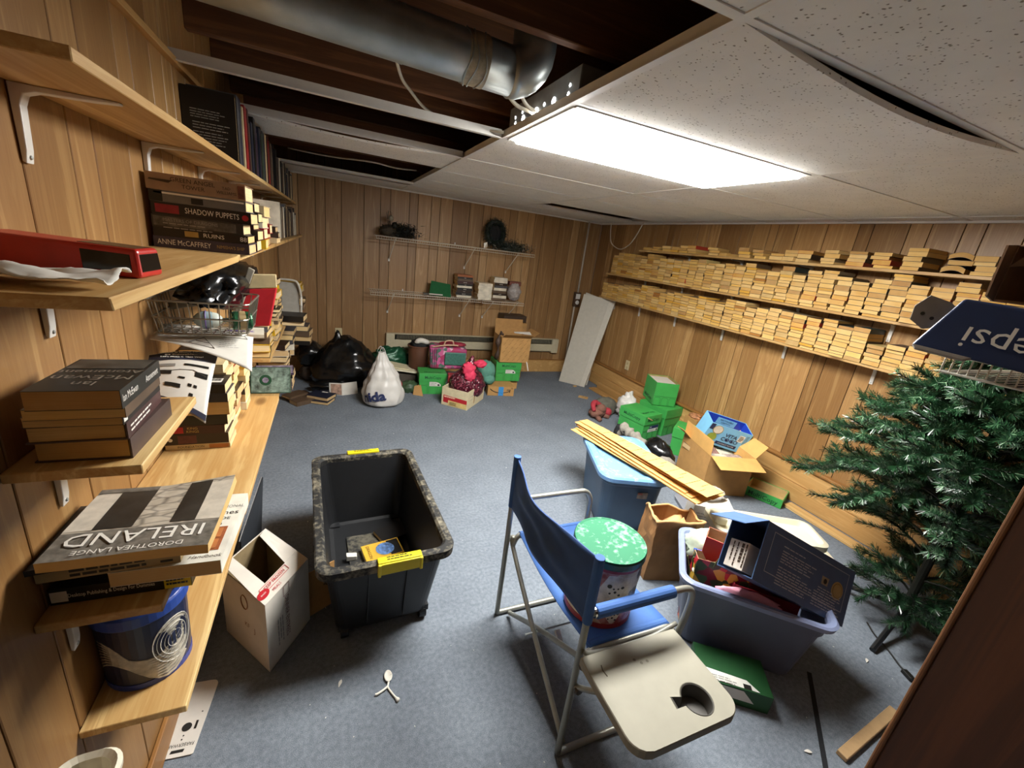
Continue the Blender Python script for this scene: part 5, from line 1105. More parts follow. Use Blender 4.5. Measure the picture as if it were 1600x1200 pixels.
# ================================================================ CHAIR
ch = thing('folding_chair', 'folding director chair with blue fabric and side table', 'chair', (.71, 1.09, 0))
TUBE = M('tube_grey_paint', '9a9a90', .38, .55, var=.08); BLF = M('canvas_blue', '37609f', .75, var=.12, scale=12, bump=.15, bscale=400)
oy, oz = 1.09, 0
def L(x, y, z): return (x-.71, y-1.09, z)
def ctube(name, pts, r=.0115, n=6, mat=None): m = MB(); m.tube(smooth_path([L(*p) for p in pts], n), r, 12); return m.build(name, mat or TUBE, ch, smooth=True)
for nm, y in (('far', 1.395), ('near', .785)):
    ctube('back_post', [(.712, y, .012), (.712, y, .3), (.710, y, .6), (.706, y, .83)])
    ctube('armrest_tube', [(.712, y, .632), (.85, y, .632), (1.03, y, .632), (1.085, y, .625), (1.115, y, .585), (1.12, y, .52), (1.12, y, .42), (1.115, y, .20), (1.11, y, .012)] if nm == 'far' else [(.712, y, .632), (.85, y, .632), (1.05, y, .632), (1.12, y, .622), (1.145, y, .585), (1.145, y, .5), (1.13, y, .4), (1.12, y, .2), (1.11, y, .012)])
    ctube('floor_runner', [(.712, y, .012), (.8, y, .012), (1.0, y, .012), (1.11, y, .012)])
    ctube('seat_rail', [(.735, y*.96+.043, .40), (.755, y*.96+.043, .445), (.80, y*.96+.043, .452), (1.0, y*.96+.043, .452), (1.09, y*.96+.043, .45), (1.115, y*.96+.043, .41)])
for x in (.752, 1.095):
    ctube('cross_leg', [(x-.016, 1.385, .445), (x-.016, 1.38, .40), (x-.012, 1.1, .20), (x-.012, .80, .02)], .010)
    ctube('cross_leg', [(x+.012, .795, .445), (x+.012, .80, .40), (x+.012, 1.1, .21), (x+.012, 1.37, .02)], .010)
m = MB(); m.tube([L(.70, 1.1, .203), L(1.16, 1.1, .203)], .004, 8); m.build('pivot_bolt', METAL, ch)
m = MB(); m.grid(lambda u, v: L(.76+.335*u, .80+.58*v, .462-.03*math.sin(math.pi*v)*(1-.3*u)), 8, 14); m.build('seat', BLF, ch, solid=.004, smooth=True)
for y in (.814, 1.383):
    m = MB(); m.tube([L(.765, y, .452), L(1.09, y, .452)], .0155, 12); m.build('seat_sleeve', BLF, ch)
def backf(u, v):
    y = .785+.61*u; z = .60+.235*v; return L(.708-.028*math.sin(math.pi*u)+.009*math.sin(6*v+9*u)*math.sin(math.pi*u)+.006*math.sin(14*v-5*u)*math.sin(math.pi*u)-.012*math.sin(math.pi*u)*v, y, z-.035*math.sin(math.pi*u)*v*.6+.01*math.sin(math.pi*u)*(1-v))
m = MB(); m.grid(backf, 30, 14); m.build('backrest', M('canvas_blue_shaded', '2c4c82', .7, var=.15, scale=12), ch, solid=.005, smooth=True)  # canvas colour darkened because the backrest faces away from the lamp
for y in (.785, 1.395):
    m = MB(); m.tube([L(.711, y, .60), L(.706, y, .843)], .0155, 14); m.build('back_sleeve', BLF, ch, bevel=.002)
m = MB(); m.tube([L(.735, .785, .632), L(1.045, .785, .632)], .021, 16); m.build('arm_pad', BLF, ch, bevel=.003)
m = MB(); m.tube([L(.727, .785, .632), L(.74, .785, .632)], .0165, 14); m.build('chrome_collar', M('chrome', 'cfcfcf', .15, 1.0), ch)
# side table with cup hole: built flat with a real hole
TR = M('tray_ivory', '8f8b7b', .65, var=.06, scale=12); tz = .495
x0, x1, y0, y1 = .69, 1.065, .475, .758
hc = (.955, .545); hr = .043; N = 120; rim = []; hole = []
def sd_rr(px, py):      # signed distance to the rounded rectangle of the table top
    cx, cy = (x0+x1)/2, (y0+y1)/2; ax_, ay_ = (x1-x0)/2, (y1-y0)/2; r = .055 if py < cy else .006
    qx, qy = abs(px-cx)-ax_+r, abs(py-cy)-ay_+r
    return math.hypot(max(qx, 0), max(qy, 0))+min(max(qx, qy), 0)-r
for i in range(N):
    a = 2*math.pi*i/N; lo_, hi_ = 0.0, .6
    for _ in range(40):
        md = (lo_+hi_)/2
        if sd_rr(hc[0]+md*math.cos(a), hc[1]+md*math.sin(a)) < 0: lo_ = md
        else: hi_ = md
    rim.append((hc[0]+lo_*math.cos(a), hc[1]+lo_*math.sin(a)))
    dd_ = abs((a-math.pi*.95+math.pi) % (2*math.pi)-math.pi); r_ = hr
    if dd_ < .36: r_ = .071/math.cos(dd_) if dd_ < .26 else hr
    hole.append((hc[0]+r_*math.cos(a), hc[1]+r_*math.sin(a)))
lo = [[L(x, y, tz-.028) for x, y in rim], [L(x, y, tz-.003) for x, y in rim], [L(x+(.88-x)*.012, y+(.61-y)*.012, tz) for x, y in rim], [L(hc[0]+(x-hc[0])*1.13, hc[1]+(y-hc[1])*1.13, tz) for x, y in hole], [L(x, y, tz-.004) for x, y in hole], [L(x, y, tz-.028) for x, y in hole], [L(x, y, tz-.028) for x, y in rim]]
m = MB(); loft(m, lo, 0, False, False); m.build('side_table', TR, ch)
CUP = M('cup_recess_dark', '4d4a45', .5)
m = MB(); loft(m, [[L(hc[0]+(x-hc[0])*1.07, hc[1]+(y-hc[1])*1.07, tz+.0006) for x, y in hole], [L(x, y, tz-.002) for x, y in hole], [L(hc[0]+(x-hc[0])*.93, hc[1]+(y-hc[1])*.93, tz-.045) for x, y in hole]], 0, False, True); m.build('cup_holder', CUP, ch)
for p in ((.852, .70), (.868, .685), (.89, .685)):
    disc(ch, M('stain_brown', '5a513f', .6), L(p[0], p[1], tz), X3, Y3, .005, 'stain', 10, lift=.0006)
m = MB(); m.tube([L(.74, .715, tz+.0006), L(.735, .70, tz+.0006), L(.738, .68, tz+.0006)], .0022, 4); m.build('stain', M('stain_brown', '5a513f', .6), ch)
ctube('table_strut', [(.713, .785, .33), (.75, .70, .40), (.86, .62, .465)], .009); ctube('table_strut', [(.715, .775, .49), (.75, .765, .485), (.95, .76, .48), (1.10, .78, .48)], .008)
for p in ((.718, .77, .44), (.72, .77, .335)):
    m = MB(); m.lathe([(0, 0), (.014, 0), (.016, .006), (.012, .014), (0, .016)], 12); o = m.build('knob', M('knob_dark', '4a4238', .5), ch); o.location = L(*p); o.rotation_euler = (math.pi/2, 0, 0)
m = MB(); m.box(L(.80, 1.02, .255), (.018, .04, .016), 0, Rx(.6)); m.build('tape_tag', PAPER, ch)
# ================================================================ POPCORN TIN
tn = thing('popcorn_tin', 'round christmas popcorn tin with dusty green lid on the blue chair', 'tin', (.895, .965, .452), .4)
TINP = NT('tin_print_puppies'); v_ = TINP.coord(); vo = TINP.new('ShaderNodeTexVoronoi'); vo.inputs['Scale'].default_value = 17; TINP.l(v_, vo.inputs['Vector']); nn1 = TINP.noise(v_, 30, 3)
c = TINP.ramp(vo.outputs['Color'], [(0, lin('d8cbb4')), (.3, lin('a8322c')), (.46, lin('e0d6c2')), (.62, lin('2a3326')), (.7, lin('c9b08c')), (.82, lin('b04038')), (.92, lin('cfc2a8'))], 'CONSTANT')
TINP.col(TINP.mix(.35, c, TINP.ramp(nn1, [(.35, lin('5a3a2c')), (.55, lin('d8ccb8'))]))); TINP.set(.3); TINP = TINP.m
m = MB(); m.lathe([(0, 0), (.118, 0), (.121, .004), (.121, .25), (.118, .255), (0, .255)], 48); m.build('body', TINP, tn, smooth=False)
TRD = M('tin_red', '9e2f2a', .3, var=.15)
for z, w_ in ((.004, .02), (.235, .018)):
    m = MB(); m.lathe([(.1212, z), (.1222, z), (.1222, z+w_), (.1212, z+w_)], 48); m.build('red_band', TRD, tn)
def tc(a, z, r=.1216): a = D(a); return Vector((r*math.cos(a), r*math.sin(a), z))
PUPW = M('puppy_white', 'dcd3c2', .35, var=.12, scale=50); PUPB = M('puppy_black', '1c1a18', .4)
for k, (a, z, s_) in enumerate([(-130, .17, 1), (-95, .10, 1), (-70, .19, .9), (-160, .08, .9), (-40, .11, 1), (-15, .18, 1), (-125, .06, .8), (-190, .16, 1), (20, .08, 1)]):
    n = 18; m = MB(); m.add([tc(a+14*s_*math.cos(6.283*i/n), z+.034*s_*(1+.25*math.sin(3*6.283*i/n+k))*math.sin(6.283*i/n)) for i in range(n)]+[tc(a, z, .1235)], [(i, (i+1) % n, n) for i in range(n)]); m.build('puppy_face', PUPW, tn)
    for (da, dz, r_) in ((-4, .007, .0035), (3, .008, .0035), (-1, -.006, .005), (-11, .016, .008), (10, .012, .006), (6, -.018, .005), (-9, -.012, .004)):
        m = MB(); m.add([tc(a+da*s_+math.degrees(r_*s_/.121)*math.cos(6.283*i/10), z+dz*s_+r_*s_*math.sin(6.283*i/10), .1242) for i in range(10)], [tuple(range(10))]); m.build('puppy_spot', PUPB, tn)
LIDG = worn('tin_lid_green', '1f7550', '9cc4ac', .75, .57); LIDE = M('tin_lid_edge', '1d4a33', .35, var=.1)
m = MB(); m.lathe([(.1205, .249), (.1265, .249), (.1275, .253), (.1275, .272), (.1255, .277)], 48); m.f = m.f[:-2]; m.mi = m.mi[:-2]; m.build('lid_edge', LIDE, tn)
m = MB(); m.lathe([(.1255, .276), (.1245, .279), (.119, .277), (.116, .2745), (.05, .2755), (0, .2755)], 48); m.build('lid_top', LIDG, tn)
# ================================================================ OPEN BOOK CARTON, COCONUT WATER BOX, TRAY
d1 = Vector((.77, -.64, 0)); ob = carton('carton', 'open brown carton filled with books by the right wall', (2.911, 2.169, 0), math.atan2(-.294, .956), .38, .42, .335, CARD, CARDL, flaps=(('S', .15, 105), ('W', .12, 2), ('E', .13, 38)), cat='box')
m = MB(); m.slab([(-.188, .10, .338), (-.188, .205, .338), (-.275, .20, .40), (-.265, .11, .405)], .003); m.build('flap', CARDL, ob)
for k in range(5): patch(ob, INKB, [(.1905, -.12+.05*k, .05), (.1905, -.1+.05*k, .05), (.1905, -.1+.05*k, .11+.03*(k % 2)), (.1905, -.12+.05*k, .11+.03*(k % 2))], 'printed_mark')
Rz0 = Rz(math.atan2(-.294, .956)); ol = lambda x, y, z: Vector((2.911, 2.169, 0))+Rz0 @ Vector((x, y, z))
fill = tag(MB().box((0, 0, 0), (.365, .405, .22)).build('book_layer', PAGES), 'lower layer of packed books inside the open carton, mostly hidden', 'books', kind='stuff'); fill.location = ol(0, 0, .117); fill.rotation_euler = (0, 0, math.atan2(-.294, .956))
def cb(label, x, y, z, a, L_, W_, T_, c, tilt=0, hard=False): return book(label, ol(x, y, z), L_, W_, T_, c, Rz0 @ Rz(a) @ Rx(tilt), group='books in the open carton', hard=hard)
z = .2285
cb('cream paged paperback at front of the open carton, left', -.075, -.125, z, math.pi, .175, .11, .035, 'c9b48a'); cb('cream paged paperback lying on the front left one in carton', -.07, -.128, z+.036, math.pi, .17, .11, .03, 'd8d0bd')
b = cb('black paperback with red title at front of the open carton, right', .085, -.128, z, 0, .14, .11, .04, '14110f'); text('STAINLESS', .018, INKR, b, (0, -.0555, .022), X3, Z3, stretch=.8)
b = cb('dark disc case on top of the black paperback in carton', .085, -.11, z+.041, 0, .15, .12, .018, '14110f'); patch(b, M('print_mixed', 'b09a92', .4, var=.6, scale=90), [(-.07, -.055, .018), (.07, -.055, .018), (.07, .055, .018), (-.07, .055, .018)], 'cover_print')
b = cb('pinkish brown illustrated book leaning in the open carton', -.085, -.02, z+.02, .1, .19, .15, .022, '5c4a3a', .35); patch(b, M('print_pink_brown', '8c6a62', .4, var=.45, scale=40), [(-.09, -.072, .022), (.09, -.072, .022), (.09, .072, .022), (-.09, .072, .022)], 'cover_print')
cb('white and green disc case standing at right end of open carton', .12, .05, z+.01, .3, .17, .13, .02, 'd8d0bd', .4); cb('grey paperback at the right end of open carton', .11, .13, z, .2, .17, .11, .05, '4a4a4e')
cb('brown paperback at the back left of open carton', -.11, .13, z, .1, .17, .11, .04, '5c4a3a')
LB = M('carton_sky_blue', '7fc0e6', .45, var=.04); RBL = M('carton_royal_blue', '2140b0', .45, var=.05)
v_dir = Vector((.40, -.917, 0)); vc = carton('drink_carton', 'open blue coconut water carton in the book carton', (3.0, 2.27, .325), -.44, .355, .17, .20, LB, RBL, cat='box'); vc.rotation_euler = (Rz(-.44) @ Ry(.2) @ Rx(.25)).to_euler()
e = -.085-.0012
for s_, x, z_, sz in (('VITA', .03, .125, .048), ('COCO', .035, .083, .048)): text(s_, sz, INKN, vc, (x, e, z_), X3, Z3, bold=.015)
for x in (.0125, .057): disc(vc, INKN, (x+.0, e-.001, .083), X3, Z3, .010, 'logo_dot', 14)
disc(vc, M('coconut_white', 'e0d6c2', .5), (-.10, e, .152), X3, Z3, .037, 'coconut_picture', 22); disc(vc, M('coconut_brown', 'a08a4a', .5), (-.10, e+.0006, .150), X3, Z3, .042, 'coconut_picture', 22); disc(vc, M('coconut_green', '9aa83a', .5), (-.115, e-.0004, .075), X3, Z3, .038, 'coconut_picture', 22)
patch(vc, INKN, [(-.172, -.085, .14), (-.138, -.085, .14), (-.138, -.085, .195), (-.172, -.085, .195)], 'navy_panel'); patch(vc, INKN, [(-.06, -.085, .02), (.12, -.085, .02), (.12, -.085, .05), (-.06, -.085, .05)], 'navy_panel'); text('COCONUT WATER', .016, INKW, vc, (.03, e-.001, .035), X3, Z3)
patch(vc, INKW, [(.09, -.085, .1), (.135, -.085, .1), (.135, -.085, .165), (.09, -.085, .165)], 'white_label'); lines(vc, INKB, (.094, e-.0008, .15), X3, Z3, .038, 4, .013, .006, 3); lines(vc, INKN, (.14, e, .17), X3, Z3, .03, 8, .012, .004, 5)
patch(vc, LB, [(-.06, .0815, .12), (.11, .0815, .12), (.11, .0815, .18), (-.06, .0815, .18)], 'pale_panel', lift=.003) ; text('RECYCLABLE', .02, INKN, vc, (.025, .0805, .162), X3, Z3, lift=.004); text('CARTON', .02, INKN, vc, (.025, .0805, .138), X3, Z3, lift=.004)
tr_ = carton('tray_box', 'shallow green and brown carton lid by the right baseboard', (3.225, 1.875, 0), .42, .22, .27, .075, GREEN, GRI, cat='box'); text('MultiCopy', .05, INKGR, tr_, (-.1115, 0, .035), (0, -1, 0), Z3, bold=.01)
# wood pieces on the floor along the right wall
def plank(label, a, b, wd, t, z=.0, mat=LEDGE):
    a = Vector(a); b = Vector(b); d = b-a; o = MB().box((0, 0, t/2), (wd, d.length, t)).build('plank', mat, bevel=.002, seg=1); c = (a+b)/2; o.location = (c.x, c.y, z); o.rotation_euler = (0, 0, math.atan2(-d.x, d.y)); return tag(o, label, 'plank')
plank('loose pine plank on carpet along right baseboard, near the tree', (3.29, .70, 0), (3.30, 1.74, 0), .10, .02, .001, BOARD)
plank('loose plank on carpet along right wall, beside the white panel', (3.26, 3.42, 0), (3.235, 4.48, 0), .10, .02, .001, LEDGE)
plank('second loose plank leaning on the far right baseboard', (3.345, 3.42, 0), (3.345, 4.5, 0), .045, .085, .001, LEDGE)
plank('pale wood strip on carpet at foot of the dark bookcase', (1.735, .435, 0), (2.16, .47, 0), .035, .02, .001, M('wood_strip_pale', 'a98b63', .6, var=.1))
o = tag(MB().box((0, 0, .004), (.12, .08, .006)).build('wood_scrap', BOARD, bevel=.001), 'small square wood scrap on carpet near the white panel', 'scrap'); o.location = (2.90, 4.16, 0); o.rotation_euler = (0, 0, -.7)
o = tag(MB().box((0, 0, .006), (.045, .03, .012)).build('wood_scrap', BOARD, bevel=.001), 'tiny wood block at foot of the white panel', 'scrap'); o.location = (3.02, 4.57, 0); o.rotation_euler = (0, 0, .3)
# clothes, bags and toy near the green cartons
GC = M('cloth_grey', '8d887d', .9, var=.2, scale=40, bump=.5); BC = M('cloth_black', '17181a', .85, var=.3, scale=20, bump=.4)
r = thing('plastic_bag', 'black plastic bag beside the open book carton', 'bag', (2.55, 2.45, 0)); blob('bag', BLACKP, r, (0, 0, .13), (.12, .17, .15), 21, .25, 1.8, 34, 18, .02, ridged=.2)
r = thing('grey_garment', 'grey sock-like garment slumped over the black plastic bag', 'clothes', (2.42, 2.64, .0)); m = MB(); m.tube(smooth_path([(-.02, .14, .20), (-.03, .08, .27), (.0, .02, .24), (.03, -.06, .22), (.05, -.14, .16), (.07, -.24, .10)], 6), [.042+.012*math.sin(i*1.3) for i in range(31)], 14); m.build('garment', GC, r, smooth=True); m = MB(); m.tube(smooth_path([(-.05, .12, .12), (-.055, .14, .20), (-.04, .13, .27)], 5), .03, 10); m.build('dark_hem', BC, r, smooth=True); blob('grey_fold', GC, r, (.09, -.34, .13), (.10, .09, .06), 23, .3, 2.6, 20, 12)
r = thing('stuffed_toy', 'small brown stuffed toy with red hat on carpet by green carton', 'toy', (2.70, 3.56, 0), .4); TB = M('toy_brown', '7d5648', .9, var=.2, scale=60, bump=.4); TRD2 = M('toy_red', 'a52f3a', .8, var=.15, bump=.3)
blob('body', TB, r, (0, 0, .06), (.11, .08, .06), 31, .2, 2.5, 22, 14, .0); blob('head', TB, r, (.02, -.03, .11), (.06, .055, .05), 32, .15, 3, 18, 12)
m = MB(); m.tube(smooth_path([(-.10, -.02, .10), (-.06, .03, .14), (.0, .05, .155), (.05, .02, .13), (.09, -.02, .10)], 5), [.02+.012*math.sin(i*.16) for i in range(21)], 10); m.build('hat', TRD2, r, smooth=True); blob('pompom', TRD2, r, (.10, -.07, .07), (.045, .045, .045), 34, .2, 5, 18, 12)
for s_ in (-1, 1): m = MB(); m.tube([(s_*.06, -.05, .03), (s_*.09, -.11, .022)], [.03, .022], 10); m.build('leg', TB, r, smooth=True)
r = thing('cloth_bag', 'grey-green cloth bag slumped behind the stuffed toy', 'bag', (2.88, 3.68, 0)); blob('bag', M('cloth_grey_green', '5c5b50', .9, var=.15, bump=.4), r, (0, 0, .08), (.15, .11, .10), 36, .25, 2.2, 24, 14, .0)
r = thing('plastic_bag', 'white crumpled bag behind the front green carton', 'bag', (3.05, 3.52, 0)); blob('bag', WHITEP, r, (0, 0, .14), (.10, .10, .155), 38, .4, 2.6, 30, 18, .0, ridged=.4)
r = thing('craft_box', 'small box of craft scraps behind the carton flap', 'box', (3.34, 2.83, 0)); m = MB(); m.box((0, 0, .14), (.11, .16, .28)); m.build('box_body', CARD, r, bevel=.003); blob('scraps', M('scraps_mixed', 'b07a52', .7, var=.6, scale=40), r, (0, 0, .29), (.05, .07, .03), 40, .5, 4, 20, 10)
# ================================================================ BACK WALL GROUP
r = thing('trash_bag', 'large black trash bag slumped at the back wall', 'bag', (.14, 4.78, 0)); blob('bag', BLACKP, r, (0, 0, .24), (.36, .26, .30), 41, .22, 1.5, 48, 28, .02, taper=lambda t: 1.12-.55*t*t, ridged=.15); blob('bag_ear', BLACKP, r, (-.07, -.02, .50), (.07, .05, .11), 46, .3, 2, 20, 12, taper=lambda t: 1.2-.9*t)
r = thing('trash_bag', 'smaller black bag left of the large trash bag', 'bag', (-.21, 4.93, 0)); blob('bag', BLACKP, r, (0, 0, .30), (.15, .15, .14), 43, .25, 1.7, 32, 20, .0, ridged=.15)
blob('bag_base', M('bag_base_brown', '3a3028', .7, var=.2), r, (0.0, 0, .09), (.12, .13, .09), 44, .2, 2, 24, 14, .0)
r = thing('trash_bag', 'low black bag in front of the large trash bag', 'bag', (.0, 4.52, 0)); blob('bag', BLACKP, r, (0, 0, .055), (.2, .07, .07), 45, .25, 1.7, 34, 20, .01, ridged=.15)
# white shopping bag
sb_ = thing('shopping_bag', 'white plastic shopping bag with navy letters on the carpet', 'bag', (.485, 4.13, 0), .0)
from mathutils import noise as mnoise
m = MB(); vs = []; fs = []; nu, nv = 56, 32; bagpts = {}
def bagf(i, j):
    t = j/nv; th = 2*math.pi*i/nu
    prof = [(0, .0), (.04, .92), (.2, 1.0), (.38, .92), (.55, .72), (.72, .48), (.86, .30), (1.0, .17)]
    for a in range(len(prof)-1):
        if t <= prof[a+1][0]: k = (t-prof[a][0])/(prof[a+1][0]-prof[a][0]); rr = prof[a][1]+(prof[a+1][1]-prof[a][1])*(k*k*(3-2*k)); break
    d = Vector((math.cos(th)*1.3, math.sin(th)*1.3, t*2.2)); n = mnoise.noise(d*1.6)*.5+mnoise.noise(d*3.7)*.28-abs(mnoise.noise(Vector((d.x*3, d.y*3, t*1.5))))*.35*t*1.6
    r_ = rr*(1+.22*n)
    return Vector((.205*r_*math.cos(th)-.03*t**2.2, .16*r_*math.sin(th), .55*t+(.012*n if j else 0)))
for j in range(nv+1):
    for i in range(nu): vs.append(bagf(i, j))
for j in range(nv):
    for i in range(nu): fs.append((j*nu+i, j*nu+(i+1) % nu, (j+1)*nu+(i+1) % nu, (j+1)*nu+i))
m.add(vs, fs); m.build('bag_body', WHITEP, sb_, smooth=True)
for s_ in (-1, 1):
    m = MB(); m.grid(lambda u, v: (-.03+.05*(u-.5)*2*.6+s_*.008, -.02*s_+.02*math.cos(3.1*u), .53+.06*math.sin(math.pi*u)+.012*v), 8, 2); m.build('handle_loop', WHITEP, sb_, solid=.002, smooth=True)
# letters wrapped onto the bag front
def bagtext(s, u_c, z_c, size):
    cu = bpy.data.curves.new('t', 'FONT'); cu.body = s; cu.size = 1; cu.align_x = 'CENTER'; cu.align_y = 'CENTER'; cu.offset = .035; cu.resolution_u = 2
    o = bpy.data.objects.new('t', cu); C.objects.link(o); me = bpy.data.meshes.new_from_object(o); bpy.data.objects.remove(o)
    b = MB(); rot = .22
    for v in me.vertices:
        x = v.co.x*math.cos(rot)-v.co.y*math.sin(rot); y = v.co.x*math.sin(rot)+v.co.y*math.cos(rot)
        ang = -90+u_c+x*size/.19*57.3; z = max(.02, z_c+y*size); t = z/.55
        i = (ang % 360)/360*nu; i0 = int(i); f = i-i0; j = min(t*nv, nv-.01); j0 = int(j); g_ = j-j0
        p = (bagf(i0, j0)*(1-f)+bagf(i0+1, j0)*f)*(1-g_)+(bagf(i0, j0+1)*(1-f)+bagf(i0+1, j0+1)*f)*g_
        n = Vector((p.x, p.y, 0)).normalized(); b.v.append(tuple(p+n*.013))
    for p in me.polygons: b.f.append(tuple(p.vertices)); b.mi.append(0)
    b.build('lettering', INKN, sb_)
bagtext('nida', -32, .125, .13)
# board with papers, basket, green tissue
r = thing('toy_tray', 'long white plastic tray with papers behind the shopping bag', 'tray', (.72, 4.74, .20)); m = MB()
m.slab([(-.24, -.14, .05), (.24, -.14, -.02), (.24, .14, -.02), (-.24, .14, .05)], .018); m.build('board', M('tray_cream', 'd6cfb4', .5), r, bevel=.004); m = MB(); m.slab([(-.17, -.10, .052), (.10, -.10, .012), (.10, .08, .016), (-.15, .08, .07)], .012); m.build('paper_pile', M('papers_cream', 'cfc6a4', .7, var=.1), r, bevel=.003)
o = tag(MB().box((0, 0, .08), (.44, .2, .16)).build('storage_box', M('box_grey_brown', '4f463c', .7, var=.15), bevel=.004), 'low dark box under the white tray by back wall', 'box'); o.location = (.74, 4.76, .001)
r = thing('tissue_paper', 'green crumpled foil piled behind the white tray', 'paper', (.66, 4.98, 0)); blob('foil', M('foil_deep_green', '1f5238', .3, .2, var=.4, scale=40, bump=.6), r, (0, 0, .2), (.24, .10, .18), 47, .4, 3.2, 30, 18, .0, ridged=.4)
r = thing('garland', 'small green and red tinsel lump on carpet beside the shopping bag', 'decoration', (.80, 4.48, 0)); blob('tinsel', M('tinsel_green', '3c5238', .4, var=.5, scale=70, bump=.8), r, (.0, 0, .055), (.10, .07, .07), 49, .4, 4, 24, 14, .0); blob('red_bow', TRD2, r, (-.12, .0, .06), (.05, .05, .07), 50, .3, 3, 16, 10)
cf2 = thing('cardboard_sheet', 'small bent cardboard flap on carpet by the left green carton', 'cardboard', (.855, 4.38, 0)); m = MB(); m.slab([(-.03, -.0, .0), (.07, -.06, .0), (.055, .02, .11), (-.01, .04, .09)], .004); m.build('flap', CARD, cf2)
WK = NT('wicker_brown'); v_ = WK.coord(); wv = WK.new('ShaderNodeTexWave'); wv.inputs['Scale'].default_value = 38; wv.bands_direction = 'Z'; wv.inputs['Distortion'].default_value = 3; WK.l(v_, wv.inputs[0]); WK.col(WK.ramp(wv.outputs[0], [(.2, lin('4a2a1c')), (.8, lin('84533a'))])); WK.set(.6); WK.bump(wv.outputs[0], .6, .004); WK = WK.m
r = thing('wicker_basket', 'round brown wicker basket in front of the heater', 'basket', (.945, 4.80, .166)); m = MB(); m.lathe([(0, .0), (.105, .0), (.12, .27), (.125, .29), (.112, .29), (.10, .02), (0, .015)], 32); m.build('basket_body', WK, r, smooth=True)
m = MB(); m.tube([(.122*math.cos(i*.2094), .122*math.sin(i*.2094), .29) for i in range(30)], .01, 6, closed=True); m.build('braided_rim', WK, r)
blob('dark_scarf', BC, r, (.01, 0, .30), (.11, .10, .07), 52, .3, 3, 26, 14); m = MB(); m.tube(smooth_path([(-.06, -.07, .34), (.0, -.085, .37), (.07, -.07, .35), (.10, -.02, .33)], 6), [.012, .02, .026, .03, .03, .03, .03, .03, .03, .03, .03, .03, .03, .028, .026, .024, .02, .015, .012], 10); m.build('white_scarf_end', PAPER, r, smooth=True)
o = tag(MB().box((0, 0, .08), (.24, .24, .155)).build('storage_box', M('box_grey_brown', '4f463c', .7), bevel=.004), 'dark box under the round wicker basket', 'box'); o.location = (1.06, 4.90, .001)
PK = NT('quilted_pink_pattern'); v_ = PK.coord(); vo = PK.new('ShaderNodeTexVoronoi'); vo.inputs['Scale'].default_value = 24; PK.l(v_, vo.inputs['Vector']); PK.col(PK.ramp(vo.outputs['Color'], [(0, lin('9c3a6a')), (.3, lin('c45c8e')), (.45, lin('4a6658')), (.6, lin('7a7078')), (.72, lin('a8305c')), (.86, lin('d8a8b8'))], 'CONSTANT')); PK.set(.6); PK = PK.m
r = thing('lunch_bag', 'pink and green patterned bag with tan handle on green carton', 'bag', (1.24, 4.60, .252), -.12); m = MB(); m.hexa([(-.20, -.085, 0), (.21, -.085, 0), (.2, .085, 0), (-.2, .085, 0), (-.22, -.075, .27), (.22, -.07, .24), (.21, .08, .26), (-.21, .08, .28)]); m.build('bag_body', PK, r, bevel=.03, seg=4)
m = MB()
for k in range(4): m.slab([(-.2+.022*k, -.0868, .02), (-.192+.022*k, -.0868, .02), (-.2+.022*k, -.0835, .23), (-.208+.022*k, -.0835, .23)], .001)
m.build('striped_edge', M('stripe_dark', '3a3035', .6), r)
m = MB(); m.tube(smooth_path([(-.19, -.085, .255), (-.05, -.1, .285), (.06, -.095, .29), (.1, -.09, .285)], 6), .008, 8); m.build('zip_piping', M('piping_tan', 'c9a88a', .6), r, smooth=True); m = MB(); m.tube(smooth_path([(-.06, -.09, .285), (-.04, -.1, .335), (.03, -.1, .34), (.05, -.09, .29)], 6), .008, 8); m.build('handle', M('piping_tan', 'c9a88a', .6), r, smooth=True)
m = MB(); m.box((.08, -.092, .13), (.24, .02, .15)); m.build('pocket', M('pocket_teal', '3f6f62', .5, var=.25, scale=40), r, bevel=.008)
blob('red_lining', M('lining_red', '8e2638', .6, var=.2), r, (.05, .02, .275), (.16, .06, .03), 55, .2, 3, 20, 10)
o = tag(MB().box((0, 0, 0), (.10, .12, .26)).build('carton', M('carton_red', 'a83238', .5, var=.1), bevel=.003), 'small red box between the green carton and sequin bag', 'box'); o.location = (1.235, 4.30, .131); o.rotation_euler = (0, 0, -.2)
SQ = NT('sequin_maroon'); v_ = SQ.coord(); vo = SQ.new('ShaderNodeTexVoronoi'); vo.inputs['Scale'].default_value = 90; SQ.l(v_, vo.inputs['Vector']); SQ.col(SQ.ramp(vo.outputs['Color'], [(0, lin('3a0f1c')), (.45, lin('6a2034')), (.72, lin('8f4a58')), (.86, lin('e0c4c4')), (1, lin('f2e6e2'))], 'CONSTANT')); SQ.set(.3, .2); SQ.bump(vo.outputs['Distance'], .6, .004); SQ = SQ.m
r = thing('sequin_bag', 'maroon sequin drawstring bag sitting in the white and red carton', 'bag', (1.36, 4.14, .012)); blob('bag_body', SQ, r, (0, 0, .19), (.19, .16, .18), 57, .16, 2.6, 40, 24, .0)
m = MB(); m.tube(smooth_path([(.0, .02, .33), (.03, .03, .42), (.05, .04, .50)], 6), [.09, .085, .075, .065, .06, .052, .045, .04, .036, .03, .026, .02, .01][:13], 16); m.build('gathered_top', SQ, r, smooth=True)
PKR = M('cloth_hot_pink', 'd83a5a', .7, var=.1, scale=12, bump=.3)
